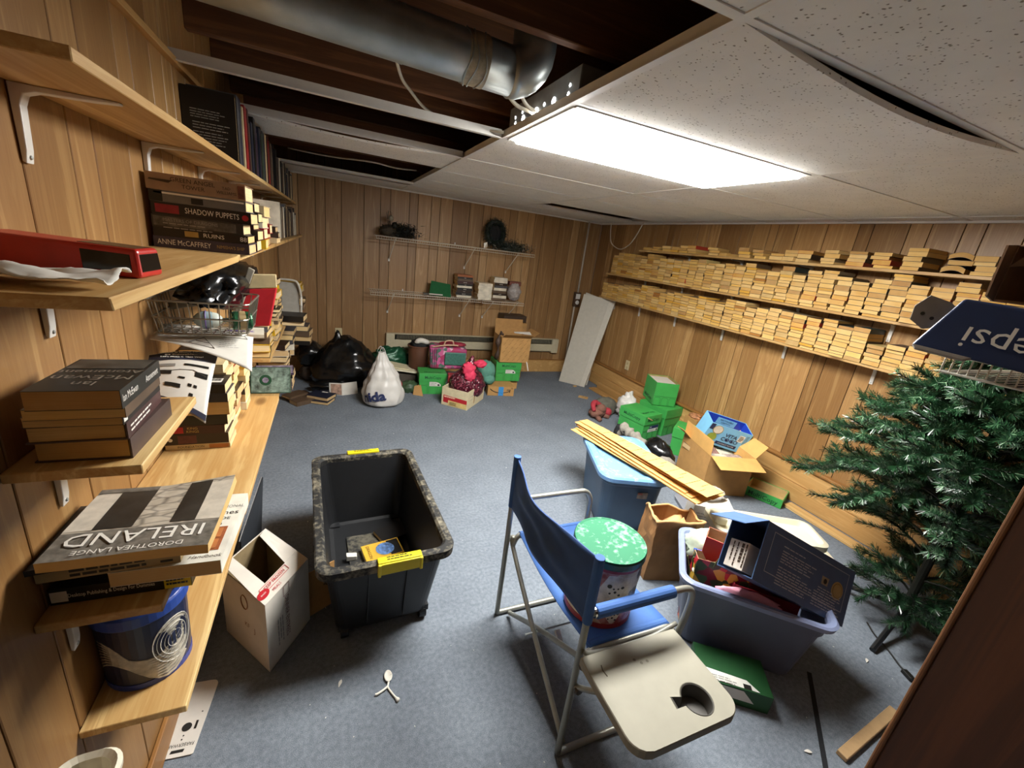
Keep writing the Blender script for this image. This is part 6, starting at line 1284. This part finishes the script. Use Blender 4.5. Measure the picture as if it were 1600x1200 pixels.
blob('pink_bow', PKR, r, (-.04, -.12, .40), (.065, .04, .065), 59, .4, 2.6, 26, 16, ridged=.6); blob('pink_bow_tail', PKR, r, (-.02, -.14, .33), (.055, .025, .06), 60, .4, 3, 22, 14, ridged=.6); blob('pink_bow_loop', PKR, r, (.13, .0, .42), (.065, .04, .045), 61, .4, 3, 22, 14, ridged=.6)
r = thing('teal_garment', 'pale teal cloth stuffed beside the sequin bag', 'clothes', (1.66, 4.42, .0)); TE = M('cloth_teal', '5b917f', .85, var=.12, bump=.3); blob('fold', TE, r, (0, .0, .27), (.11, .09, .12), 63, .25, 2.4, 24, 14); blob('fold', TE, r, (.03, -.05, .18), (.08, .07, .06), 64, .25, 2.4, 22, 12); blob('base', BC, r, (-.0, .06, .11), (.09, .09, .11), 65, .2, 2.4, 22, 12, .0)
# things on the wire shelves
r = thing('green_binder', 'green ring binder lying tilted on the lower wire shelf', 'binder', (1.205, 5.06, 1.016), -.1); m = MB(); m.slab([(-.13, -.09, .02), (.13, -.09, .0), (.13, .03, .14), (-.10, .03, .165)], .006); m.slab([(-.13, -.08, .004), (.13, -.08, .004), (.13, .09, .004), (-.13, .09, .004)], .003); m.build('binder_cover', M('binder_green', '1f6038', .4), r, bevel=.002)
m = MB(); m.box((-.05, -.085, .02), (.16, .01, .012)); m.build('sheets', PAPER, r); m = MB(); m.box((-.16, .0, .012), (.06, .1, .012)); m.build('grey_folder', M('folder_grey', '55554f', .5), r)
def wsh(tag_, x, z0, n, Lr, Tr, pal, seed, where, y=5.06):
    rg = random.Random(seed); z = z0
    for k in range(n):
        Lx = round(rg.uniform(*Lr), 2); T = round(rg.uniform(*Tr), 3); c = pal[k % len(pal)]
        b = book(f'{CNAMES[c]} book lying flat, {ORD[k]} from bottom of {where}', (x+rg.uniform(-.008, .008), y, z), Lx, .17, T, c, Rz(rg.uniform(-.06, .06)), group='books on the lower wire shelf', hard=False)
        spine(b, Lx, .17, T, ['a tale', 'stories', 'world', 'winter', 'nights'][k % 5], T*.55, INKW, 0, stretch=.9) if c in ('14110f', '2f2018', '3a1414', '1c2233') else None
        z += T+.0006
    return z
wz = 1.0185
wsh('', 1.50, wz, 10, (.19, .2), (.022, .032), ['d8d0bd', '14110f', '2f2018', '14110f', 'd8d0bd', '14110f', '3a1414', '5c4a3a', '14110f', 'a35a2a'], 71, 'brown wire shelf stack', 5.09)
wsh('', 1.74, wz, 6, (.17, .18), (.03, .035), ['d8d0bd', 'd8d0bd', 'd8d0bd', 'd8d0bd', 'd8d0bd', 'd8d0bd'], 73, 'pale wire shelf stack', 5.02)
wsh('', 1.945, wz, 9, (.17, .19), (.024, .034), ['5c4a3a', 'd8d0bd', '2f2018', '5c4a3a', 'd8d0bd', '4a4a4e', '2f2018', 'd8d0bd', 'd8d0bd'], 74, 'mixed wire shelf stack', 5.06)
r = thing('garland_bag', 'clear bag of grey and red decoration at right end of wire shelf', 'bag', (2.17, 5.05, 1.019)); blob('bag', M('bag_clear_grey', 'a49c98', .3, var=.3, scale=40, bump=.4), r, (0, 0, .115), (.09, .08, .115), 75, .2, 3, 26, 16, .0); m = MB(); m.box((0, .02, .22), (.16, .08, .05)); m.build('red_card', M('card_brown_red', '6a3a30', .6, var=.3), r, bevel=.004)
# garlands: tangled dark needles
def tangle(parent, name, mat, c, r, n, ln, wd, seed, up=.3):
    rg = np.random.default_rng(seed); P = rg.normal(size=(n, 3))*np.array(r)*.45+np.array(c); P[:, 2] = np.maximum(P[:, 2], .006); dd = rg.normal(size=(n, 3))+np.array([0, 0, up]); dd[:, 2] = np.where(P[:, 2] < .04, np.abs(dd[:, 2]), dd[:, 2]); dd /= np.linalg.norm(dd, axis=1)[:, None]; s_ = np.cross(dd, rg.normal(size=(n, 3))); s_ /= np.linalg.norm(s_, axis=1)[:, None]
    L_ = ln*rg.uniform(.6, 1.3, (n, 1)); V = np.stack([P-s_*wd, P+s_*wd, P+dd*L_], 1).reshape(-1, 3); o = MB(); o.v = [tuple(q) for q in V]; o.f = [(3*i, 3*i+1, 3*i+2) for i in range(n)]; o.mi = [0]*n
    return tag(o.build(name, mat, parent), kind='stuff')
DG = M('garland_dark_green', '1f2a22', .4, var=.6, scale=60)
def wreath(label, loc, R_, r_, seed, squash=1.0, hang=0):
    r = thing('garland', label, 'decoration', loc); rg = random.Random(seed); m = MB(); m.tube([(R_*math.cos(a)+hang, .012*math.sin(3*a), R_*squash*math.sin(a)) for a in [i*.2618 for i in range(24)]], r_*.55, 7, closed=True); m.build('core', DG, r)
    nr = np.random.default_rng(seed); n = 2600; a = nr.uniform(0, 6.283, n); P = np.stack([R_*np.cos(a), nr.normal(0, r_*.4, n), R_*squash*np.sin(a)], 1)+nr.normal(0, r_*.35, (n, 3)); dd = nr.normal(size=(n, 3)); dd /= np.linalg.norm(dd, axis=1)[:, None]; s_ = np.cross(dd, nr.normal(size=(n, 3))); s_ /= np.linalg.norm(s_, axis=1)[:, None]
    V = np.stack([P-s_*.003, P+s_*.003, P+dd*.035], 1).reshape(-1, 3); o = MB(); o.v = [tuple(q) for q in V]; o.f = [(3*i, 3*i+1, 3*i+2) for i in range(n)]; o.mi = [0]*n; tag(o.build('needles', DG, r), kind='stuff'); return r
r = wreath('dark green wreath standing at right of the upper wire shelf', (1.86, 5.12, 1.815), .11, .05, 81, 1.15); blob('dark_net', BC, r, (0, .02, -.02), (.10, .03, .13), 82, .2, 3, 20, 12)
r = thing('garland', 'low shiny garland heap beside the wreath on upper wire shelf', 'decoration', (2.06, 5.06, 1.62)); tangle(r, 'needles', DG, (0, 0, .05), (.26, .1, .07), 2200, .04, .003, 83); tangle(r, 'tinsel', M('tinsel_silver', 'b8b4a6', .25, .4), (.02, -.04, .05), (.24, .07, .06), 160, .05, .0025, 84); blob('core', DG, r, (0, 0, .035), (.15, .06, .04), 85, .3, 3, 20, 10)
r = thing('garland', 'small bright tag on wire at left of the wreath', 'decoration', (1.715, 5.0, 1.62)); m = MB(); m.slab([(-.02, 0, .0), (.02, 0, .02), (.015, 0, .075), (-.025, .01, .06)], .002); m.build('foil_tag', M('foil_pale', 'd8d4c8', .2, .3), r)
r = thing('dried_flowers', 'dark dried flower arrangement at left of the upper wire shelf', 'plant', (.63, 5.08, 1.62)); BRN = M('moss_brown', '3a3022', .8, var=.4, scale=50)
blob('moss_base', BRN, r, (-.04, 0, .055), (.09, .07, .06), 86, .35, 3, 22, 12, .0); tangle(r, 'dark_leaves', M('leaf_black_green', '15170f', .6), (.1, 0, .06), (.17, .06, .08), 900, .06, .006, 87, .2)
m = MB(); rg = random.Random(9)
for k in range(9):
    x = rg.uniform(-.06, .05); m.tube(smooth_path([(-.02, 0, .08), (-.02+x*.5, rg.uniform(-.02, .02), .15), (-.01+x, rg.uniform(-.03, .03), .2+rg.uniform(0, .07))], 4), .0018, 4)
m.build('twigs', BRN, r); blob('flower_head', M('flower_pale', '8d8572', .8, var=.4, scale=90), r, (-.012, -.02, .19), (.025, .025, .03), 88, .4, 4, 14, 10); blob('flower_head', M('leaf_black_green', '15170f', .6), r, (.03, -.02, .12), (.035, .03, .035), 89, .4, 4, 14, 10)
# books lying on the carpet by the shelf end
def fb(label, x, y, z, a, L_, W_, T_, c, tilt=0, hard=True): return book(label, (x, y, z), L_, W_, T_, c, Rz(a) @ Rx(tilt), hard=hard)
fb('brown hardback with cream pages on carpet at end of left shelves', -.30, 4.36, .001, .6, .22, .15, .035, '2f2018'); fb('cream paged book leaning on the brown hardback on carpet', -.33, 4.32, .037, .75, .2, .12, .022, '5c4a3a'); fb('thick cream paged book on carpet, nearer the room than the brown hardback', -.23, 4.24, .001, .62, .26, .13, .04, '5c4a3a')
b = fb('navy hardback on carpet, lower of two', -.10, 4.24, .001, 2.7, .22, .16, .03, '1c2233'); b = fb('navy hardback on carpet, upper of two with pale label', -.09, 4.27, .032, 2.6, .22, .16, .035, '1c2233'); patch(b, INKW, [(-.03, -.07, .035), (.03, -.07, .035), (.03, -.05, .035), (-.03, -.05, .035)], 'pale_label')
r = thing('folded_brochure', 'open brochure with photo and white page standing on the carpet', 'brochure', (.10, 4.44, 0), .12); m = MB(); m.slab([(-.12, -.0, 0), (.0, -.045, 0), (.0, -.02, .125), (-.12, .02, .125)], .003); m.slab([(.0, -.045, 0), (.16, -.01, 0), (.15, .02, .125), (.0, -.02, .125)], .003); m.build('pages', PAPER, r)
m = MB(); m.slab([(-.105, -.009, .01), (-.008, -.0455, .01), (-.008, -.022, .115), (-.105, .013, .115)], .0005); o = m.build('photo', M('photo_warm', 'a98a78', .4, var=.6, scale=30), r); o.location = (0, -.003, 0)
MB().box((-.16, .04, .02), (.08, .1, .04)).build('dark_spine', M('spine_dark', '23222a', .5), r)
# ================================================================ PAPERBACKS ON THE RIGHT WALL
PBC = NT('paperback_covers'); oi = PBC.new('ShaderNodeObjectInfo')
PBC.col(PBC.ramp(oi.outputs['Random'], [(0, lin('3a2c20')), (.2, lin('8d7a58')), (.4, lin('5a4630')), (.55, lin('9a8a6c')), (.68, lin('b5402a')), (.72, lin('6a5a42')), (.86, lin('2c3a34')), (.93, lin('c0a86a'))], 'CONSTANT')); PBC.set(.5); PBC = PBC.m
base = MB(); Lb, Wb, Tb = .178, .106, .026
base.box((0, 0, Tb/2), (Lb-.002, Wb-.002, Tb-.0022), 0); base.box((0, 0, .0006), (Lb, Wb, .0011), 1); base.box((0, 0, Tb-.0006), (Lb, Wb, .0011), 1); base.box((0, Wb/2-.0006, Tb/2), (Lb, .0011, Tb-.0022), 1)
PBM = base.mesh('paperback', [PAGES, PBC])
# warped copy for bent old books
bw = MB(); nu = 8
for (z0, z1, mt, ins) in ((.0011, Tb-.0011, 0, .001), (0, .0011, 1, 0), (Tb-.0011, Tb, 1, 0)):
    vs = []; fs = []
    for i in range(nu+1):
        y = -Wb/2+ins+(Wb-2*ins)*i/nu; dz = .016*(1-(2*i/nu-1)**2)
        for (x, z) in ((-Lb/2+ins, z0), (Lb/2-ins, z0), (Lb/2-ins, z1), (-Lb/2+ins, z1)): vs.append((x, y, z+dz))
    for i in range(nu):
        for k in range(4): fs.append((4*i+k, 4*i+(k+1) % 4, 4*i+4+(k+1) % 4, 4*i+4+k))
    fs += [(0, 3, 2, 1), (4*nu, 4*nu+1, 4*nu+2, 4*nu+3)]; bw.add(vs, fs, mt)
PBW = bw.mesh('paperback_bent', [PAGES, PBC])
rg = random.Random(99); allb = []
def col_of(shelf, zs, y, zmax, ci, xo=0):
    z = zs+.0006; k = 0; wj = rg.uniform(-.002, .002)
    while True:
        T = rg.uniform(.017, .037)
        if z+T > zmax: break
        allb.append(dict(shelf=shelf, ci=ci, k=k, loc=(XR-.19+.083+xo+rg.uniform(-.007, .006), y+wj+rg.uniform(-.006, .006), z), T=T, W=rg.uniform(.093, .1045), rz=rg.uniform(-.02, .02)+(math.pi if rg.random() < .5 else 0), mesh=PBM)); z += T+.0004; k += 1
def row(shelf, zs, y0, y1, hfun, pitch=.1065):
    y = y0+pitch/2; ci = 0
    while y < y1: col_of(shelf, zs, y, zs+hfun(y, ci), ci); y += pitch; ci += 1
def hm(y, c): return min(.284, .262+rg.uniform(-.035, .025))
def hl(y, c): return (.238 if 1.62 < y else .165)+rg.uniform(-.03, .025)-(.02 if y > 3.6 else 0)
row('middle', 1.513, .64, 4.62, hm); row('lowest', 1.212, .64, 4.74, hl)
# loose low stacks on the top board
tops = [(1.02, .135, .05), (1.20, .11, -.1), (1.34, .13, .12), (1.52, .135, -.06), (1.70, .10, .05), (1.86, .085, .1), (2.02, .10, -.1), (2.20, .085, .06), (2.30, .10, -.05), (2.44, .06, .1), (2.58, .09, .0), (2.74, .085, .08), (2.93, .04, -.1), (3.06, .06, .1), (3.32, .09, .0), (3.44, .085, .12), (3.56, .06, -.05), (3.70, .05, .05), (3.84, .055, 0), (3.98, .045, .05)]
for ci, (y, hgt, a) in enumerate(tops):
    z = 1.8226; k = 0
    while True:
        T = rg.uniform(.018, .034)
        if z+T > 1.8226+hgt+.012: break
        bent = y < 1.45 and rg.random() < .25
        allb.append(dict(shelf='top', ci=ci, k=k, loc=(XR-.095+rg.uniform(-.012, .004)-.004, y+rg.uniform(-.014, .014), z), T=T, W=.104, rz=a+rg.uniform(-.12, .12)+(math.pi if rg.random() < .5 else 0), mesh=PBW if bent else PBM)); z += T+(.0165 if bent else .0004); k += 1
first = {}        # index of the first stack not hidden behind the cartons on the bookcase
for sh_, y_ in (('middle', 1.2), ('lowest', .93), ('top', 1.15)): first[sh_] = min(b['ci'] for b in allb if b['shelf'] == sh_ and b['loc'][1] > y_)
def vis(b):
    x, y, z = b['loc']; d = math.sqrt(x*x+y*y+(z-1.65)**2)
    return (b['T']/d**2)*(1 if b['ci'] >= first[b['shelf']] else .0)
order = sorted(range(len(allb)), key=lambda i: -vis(allb[i])); single = set(order[:290])
SN = {'top': 'top', 'middle': 'middle', 'lowest': 'lowest'}
rest = MB()
for i, b in enumerate(allb):
    if i in single:
        o = bpy.data.objects.new('paperback', b['mesh']); C.objects.link(o); o.location = b['loc']; o.rotation_euler = (0, 0, b['rz']); o.scale = (1, b['W']/Wb, b['T']/Tb)
        tag(o, f"cream-edged paperback, {ORD[b['k']]} from bottom in {ORD[b['ci']-first[b['shelf']]]} visible stack from near end of {b['shelf']} right shelf", 'book', f"paperbacks on the {b['shelf']} right shelf")
    else:
        T, W_ = b['T'], b['W']; R = Rz(b['rz'])
        rest.box(Vector(b['loc'])+Vector((0, 0, T/2)), (Lb-.002, W_-.002, T-.002), 0, R); rest.box(Vector(b['loc'])+Vector((0, 0, T-.0006)), (Lb, W_, .0011), 1, R); rest.box(Vector(b['loc'])+Vector((0, 0, .0006)), (Lb, W_, .0011), 1, R)
def pages_island():
    q = NT('page_edges_island'); ge = q.new('ShaderNodeNewGeometry'); v = q.coord((3, 3, 900)); n = q.noise(v, 1.0, 2, .6)
    tn = q.ramp(ge.outputs['Random Per Island'], [(0, lin('d8bd86')), (.25, lin('fff4dc')), (.5, lin('e2c79a')), (.68, lin('fdebbb')), (.8, lin('e8c56a')), (.9, lin('f5e3bd')), (.96, lin('b98a5c')), (1, lin('d6cbb4'))])
    q.col(q.mix(1.0, q.ramp(n, [(.3, lin('cfae74')), (.7, lin('ecd6a2'))]), tn, 'MULTIPLY')); q.set(.85, 0, .2); return q.m
tag(rest.build('paperbacks', [pages_island(), M('paperback_cover_far', '7a6850', .6, var=.3, scale=9)]), 'many more yellowed paperbacks at the far ends of the right wall shelves', 'books', kind='stuff')
# ================================================================ DARK BOOKCASE AT THE RIGHT EDGE, RACK AND CARTONS ON IT
BX0, BY0, BZ0 = 1.255, .258, 1.50
bc = thing('bookcase', 'tall dark brown wooden bookcase side at the right edge of view', 'bookcase', (BX0, BY0, 0))
m = MB(); m.box((.012, -.33, BZ0/2), (.024, .66, BZ0)); m.build('side_panel', BROWN, bc, bevel=.004, seg=2)
m = MB(); m.box((.29, -.009, BZ0/2-.006), (.53, .016, BZ0-.015)); m.build('back_panel', BROWN, bc)
m = MB(); m.box((.29, -.33, BZ0-.012), (.53, .64, .022)); m.build('top_panel', BROWN, bc, bevel=.003)
m = MB(); m.box((.567, -.33, BZ0/2), (.024, .66, BZ0)); m.build('side_panel', BROWN, bc)
m = MB(); m.box((.006, .006, BZ0/2), (.016, .012, BZ0)); m.build('lit_edge', wood('edge_lit_wood', '5e3c20', '8a5c32', 2, .6, .8, .1), bc, bevel=.004)  # lighter wood colour stands in for light caught on the front corner
rk = thing('wire_rack', 'white wire rack lying on the dark bookcase under blue carton', 'rack', (1.285, .02, BZ0+.002))
WC = M('rack_white', 'd9d4c6', .4, var=.03); rw, rd_, rh = .40, .452, .042
for y in (0, rd_):
    for z in (.0035, rh): m = MB(); m.tube([(0, y, z), (rw, y, z)], .003, 8); m.build('rail', WC, rk)
for x in (0, rw):
    for z in (.0035, rh): m = MB(); m.tube([(x, 0, z), (x, rd_, z)], .003, 8); m.build('rail', WC, rk)
m = MB()
for i in range(31):
    y = rd_*i/30
    for x in (0, rw): m.tube([(x, y, .0035), (x, y, rh)], .0017, 5)
    m.tube([(0, y, .0035), (rw, y, .0035)], .0017, 5)
tag(m.build('rack_wires', WC, rk), kind='stuff')
PN = M('carton_deep_navy', '1a2a50', .35, var=.08)
q = [Vector(p) for p in ((1.185, .503, 1.556), (1.262, .19, 1.532), (1.33, .21, 1.668), (1.262, .478, 1.668))]; q[2] = q[3]+(q[1]-q[0])*.88
pc = thing('drink_carton', 'dark navy drink carton lying upside down on the white wire rack', 'box', q[0]); Q = [p-q[0] for p in q]
m = MB(); ex = Vector((.26, .02, 0)); m.hexa([Q[0], Q[1], Q[1]+ex, Q[0]+ex, Q[3], Q[2], Q[2]+ex*.8, Q[3]+ex*.8]); m.build('body', PN, pc, bevel=.006, seg=3)
u = (Q[1]-Q[0]).normalized(); nn_ = (Q[1]-Q[0]).cross(Q[3]-Q[0]).normalized(); vv = nn_.cross(u)
m = MB(); m.slab([Q[0]+nn_*.001+u*.004, Q[0]+u*.10+nn_*.001, Q[0]+u*.09-vv*.009+nn_*.002, Q[0]+u*.012-vv*.009+nn_*.002], .008); m.build('inside_flap', M('carton_grey_inside', '8d857c', .6, var=.15), pc, bevel=.001)
text('epsi', .074, INKW, pc, Q[0]+u*.118+vv*.048, -u, -vv, stretch=.9, lift=.004)
bo = thing('carton', 'open brown carton lying on its side above the navy carton', 'box', (1.45, .335, 1.672), -.12); KB = M('carton_brown_shaded', '8a6644', .6, var=.2)
m = MB(); W_ = .34; H_ = .13
m.box((.16, 0, H_/2), (.004, W_, H_)); m.box((.08, 0, .003), (.16, W_, .005)); m.box((.08, 0, H_-.002), (.16, W_, .004)); m.box((.08, W_/2, H_/2), (.16, .004, H_)); m.box((.08, -W_/2, H_/2), (.16, .004, H_)); m.build('body', KB, bo)
m = MB(); m.slab([(0, W_/2, H_*.62), (0, -W_/2, H_), (-.02, -W_/2+.02, H_+.11), (-.012, W_/2-.10, H_+.075)], .004); m.build('flap', KB, bo); m = MB(); m.slab([(.0, W_/2, 0), (0, W_/2, H_), (-.055, W_/2-.01, H_*.95), (-.05, W_/2-.01, .01)], .004); m.build('flap', KB, bo)
m = MB(); m.tube(smooth_path([(.155, .10, H_-.004), (.154, .105, .08), (.154, .10, .04), (.154, .103, .008)], 4), .0035, 5); m.build('tape_strip', M('tape_clear', 'b9a98c', .2), bo)
GRM = M('plate_grey', '8a867c', .5, .2); PP = [Vector(p) for p in ((1.27, .538, 1.667), (1.28, .502, 1.657), (1.292, .478, 1.634), (1.28, .49, 1.605), (1.27, .529, 1.59), (1.262, .555, 1.608), (1.262, .556, 1.64))]
gp = thing('plate', 'flat grey metal hanger plate with two holes beside the navy carton', 'plate', PP[0]); cen = sum(PP, Vector())/7; nv_ = Vector((-.93, -.36, .05)).normalized()
pq = [p-PP[0]-nv_*((p-cen).dot(nv_)) for p in PP]; m = MB(); k_ = len(pq); m.add([p+nv_*.0015 for p in pq]+[p-nv_*.0015 for p in pq], [tuple(range(k_)), tuple(range(2*k_-1, k_-1, -1))]+[(i, k_+i, k_+(i+1) % k_, (i+1) % k_) for i in range(k_)]); m.build('plate', GRM, gp, bevel=.0008, seg=1)
pu = Vector((.36, -.93, 0)); pcn = cen-PP[0]
for (a, b_) in ((.0, -.012), (-.018, -.004)): disc(gp, INKB, pcn+pu*a+Z3*b_+nv_*.0035, pu, Z3, .004, 'hole', 12, lift=0)
# ================================================================ CHRISTMAS TREE
tx, ty = 2.77, .745
tr = thing('christmas_tree', 'dark green artificial christmas tree beside the dark bookcase', 'tree', (tx, ty, 0))
TBK = M('trunk_dark', '1d2018', .7, var=.3); m = MB(); m.tube([(0, 0, .06), (0, 0, .8), (.0, .01, 1.42)], [.02, .018, .008], 10); m.build('trunk', TBK, tr)
LEGM = M('stand_black', '131416', .4)
for a in (100, 190, 280, 10):
    c, s_ = math.cos(D(a)), math.sin(D(a)); m = MB(); m.tube([(0, 0, .16), (.06*c, .06*s_, .10), (.36*c, .36*s_, .012)], .013, 8); m.build('leg', LEGM, tr)
nr = np.random.default_rng(17); TW = MB(); tips = []
NV_ = []
tier = [(.13, .26, 7), (.24, .42, 5), (.40, .50, 6), (.46, .52, 8), (.56, .65, 10), (.67, .64, 10), (.78, .56, 10), (.89, .50, 9), (1.0, .44, 9), (1.09, .38, 8), (1.18, .30, 7), (1.26, .22, 6), (1.33, .12, 5)]
for ti, (z0, Rr, nb) in enumerate(tier):
    for k in range(nb):
        a = 6.283*k/nb+ti*.7+nr.uniform(-.2, .2); L_ = min(Rr*nr.uniform(.85, 1.08), (XR-.06-tx)/max(.05, math.cos(a)) if math.cos(a) > 0 else 9); zz_ = z0+nr.uniform(-.04, .04)
        if .2 < z0 < .6 and math.cos(a) < -.2 and math.sin(a) > -.75: continue          # gap low on the room side, as in the photo
        if tx+L_*math.cos(a) < 1.95 and ty+L_*math.sin(a) < .36: continue
        dirv = np.array([math.cos(a), math.sin(a), 0]); dr = -.10 if z0 < .7 else .03
        pts = [np.array([0, 0, zz_+.05])+dirv*L_*t+np.array([0, 0, .09*math.sin(2.4*t)+dr*t*t]) for t in np.linspace(0, 1, 6)]
        TW.tube([tuple(p) for p in pts], [.006, .006, .005, .004, .004, .003], 5)
        main = pts
        tw = [(pts[2+int(3*t)], pts[min(5, 3+int(3*t))], t) for t in np.linspace(.0, .99, 4)]
        twigs = [(pts[3], pts[5])]
        side = np.cross(dirv, [0, 0, 1])
        nt = 6 if L_ < .3 else 12
        for j in range(nt):
            t = .25+.72*j/nt; ii = t*5; i0 = int(ii); f_ = ii-i0; p = pts[i0]*(1-f_)+pts[min(5, i0+1)]*f_; sg = 1 if j % 2 else -1
            d = dirv*.75+side*sg*nr.uniform(.5, .95)+np.array([0, 0, nr.uniform(-.25, .45)]); d /= np.linalg.norm(d); l = nr.uniform(.12, .22)*(.6+.5*(1-t))
            q_ = p+d*l; TW.tube([tuple(p), tuple(q_)], [.0035, .002], 4); twigs.append((p, q_))
        twigs += [(pts[i], pts[i+1]) for i in range(1, 5)]
        for (p, q_) in twigs:
            ln = np.linalg.norm(q_-p); n = max(14, int(ln*1250)); t = nr.uniform(0, 1.05, (n, 1)); P = p+(q_-p)*t; ax_ = (q_-p)/ln
            rd = nr.normal(size=(n, 3)); rd -= np.outer(rd @ ax_, ax_); rd /= np.linalg.norm(rd, axis=1)[:, None]; dd = rd*.8+ax_*.62; dd /= np.linalg.norm(dd, axis=1)[:, None]
            s_ = np.cross(dd, ax_); s_ /= np.linalg.norm(s_, axis=1)[:, None]+1e-9; Ls = nr.uniform(.024, .042, (n, 1)); wd = .0015
            NV_.append(np.stack([P-s_*wd, P+s_*wd, P+dd*Ls+s_*wd*.6, P+dd*Ls-s_*wd*.6], 1))
NV_ = np.concatenate(NV_); me = bpy.data.meshes.new('needles'); nq = len(NV_)
me.vertices.add(nq*4); me.vertices.foreach_set('co', NV_.reshape(-1).astype(np.float32)); me.loops.add(nq*4); me.loops.foreach_set('vertex_index', np.arange(nq*4, dtype=np.int32)); me.polygons.add(nq); me.polygons.foreach_set('loop_start', np.arange(0, nq*4, 4, dtype=np.int32)); me.polygons.foreach_set('loop_total', np.full(nq, 4, dtype=np.int32)); me.update(calc_edges=True)
NM = NT('tree_needles'); ge = NM.new('ShaderNodeNewGeometry'); NM.col(NM.ramp(ge.outputs['Random Per Island'], [(0, lin('16301d')), (.5, lin('23472b')), (.88, lin('335c39')), (1, lin('86a583'))])); NM.set(.28, 0, .6); me.materials.append(NM.m)
o = bpy.data.objects.new('needles', me); C.objects.link(o); o.parent = tr; tag(o, kind='stuff')
TW.build('branches', TBK, tr)
cord('power_cord', 'thin black cord with small plug on carpet below the tree', [(2.60, .80, .006), (2.55, .74, .006), (2.51, .66, .006), (2.47, .60, .006), (2.45, .565, .007)], .004, INKB)
o = tag(MB().box((0, 0, .011), (.026, .05, .02)).build('plug', INKB, bevel=.004), 'black plug end of the thin cord on carpet', 'plug'); o.location = (2.435, .545, 0); o.rotation_euler = (0, 0, -.4)
# ================================================================ SMALL THINGS ON THE CARPET
sp = thing('plastic_spoon', 'broken white plastic spoon lying on the carpet', 'spoon', (.19, 1.205, .001)); WP = M('spoon_white', 'e2ded2', .4, var=.03)
m = MB(); m.grid(lambda u, v: (.0 + .017*math.cos(6.283*u)*v*.9+.004, .028+.024*math.sin(6.283*u)*v, .004+.004*v*v), 16, 4); m.build('bowl', WP, sp, solid=.0018, smooth=True)
m = MB(); m.tube(smooth_path([(.003, .006, .005), (-.002, -.014, .005), (.006, -.035, .005), (.020, -.062, .005), (.03, -.078, .005)], 4), [.0035]*13+[.005, .007, .0075, .006], 8); m.build('handle', WP, sp, smooth=True)
m = MB(); m.tube(smooth_path([(-.002, -.012, .005), (-.02, -.022, .005), (-.042, -.03, .005), (-.05, -.03, .005)], 4), .0042, 8); m.build('broken_piece', WP, sp, smooth=True)
gt2 = carton('tray_box', 'green carton lid with white label on carpet before the grey tote', (1.54, .79, 0), rz0+.12, .28, .17, .085, GRD, GRI, cat='box', top=True); patch(gt2, LBL, [(-.13, -.085, .03), (.08, -.085, .03), (.03, -.085, .08), (-.13, -.085, .08)], 'white_label', lift=.001); patch(gt2, LBL, [(-.13, -.08, .0895), (.09, -.08, .0895), (.05, -.04, .0895), (-.13, -.03, .0895)], 'white_label', lift=.001); lines(gt2, INKGY, (-.14, -.06, .0915), X3, Y3, .15, 3, .01, .004, 3); patch(gt2, INKB, [(.03, -.08, .0908), (.06, -.08, .0908), (.06, -.06, .0908), (.03, -.06, .0908)], 'barcode')  # lid drawn in the darker green to carry the shadow it lies in
m = MB(); rg = random.Random(41)
for k in range(150):
    x, y = rg.uniform(-.2, 2.9), rg.uniform(.45, 4.2); a = rg.uniform(0, 3.1); l = rg.choice([.002, .003, .003, .004, .006]); m.box((x, y, .0015), (l, l*.5, .002), 0, Rz(a))
tag(m.build('lint', M('lint_white', 'd8d6d0', .8)), 'specks of white lint scattered over the blue-grey carpet', 'lint', kind='stuff')
for k, (x, y, a, l, lab) in enumerate([(2.33, .66, .5, .03, 'thin white paper scrap on carpet beside the tree stand'), (1.63, .49, -.5, .03, 'pale curled scrap on carpet near the carpet seam'), (.02, 1.26, 1.2, .03, 'pale feather-like scrap on carpet near the white carton')]):
    m = MB(); m.grid(lambda u, v: (-l/2+l*u, (-.2+.4*v)*l*math.sin(math.pi*min(1, max(.05, u))), .002+.004*math.sin(3*u)), 6, 2); o = tag(m.build('paper_scrap', PAPER, solid=.0008), lab, 'scrap'); o.location = (x, y, .0005); o.rotation_euler = (0, 0, a)
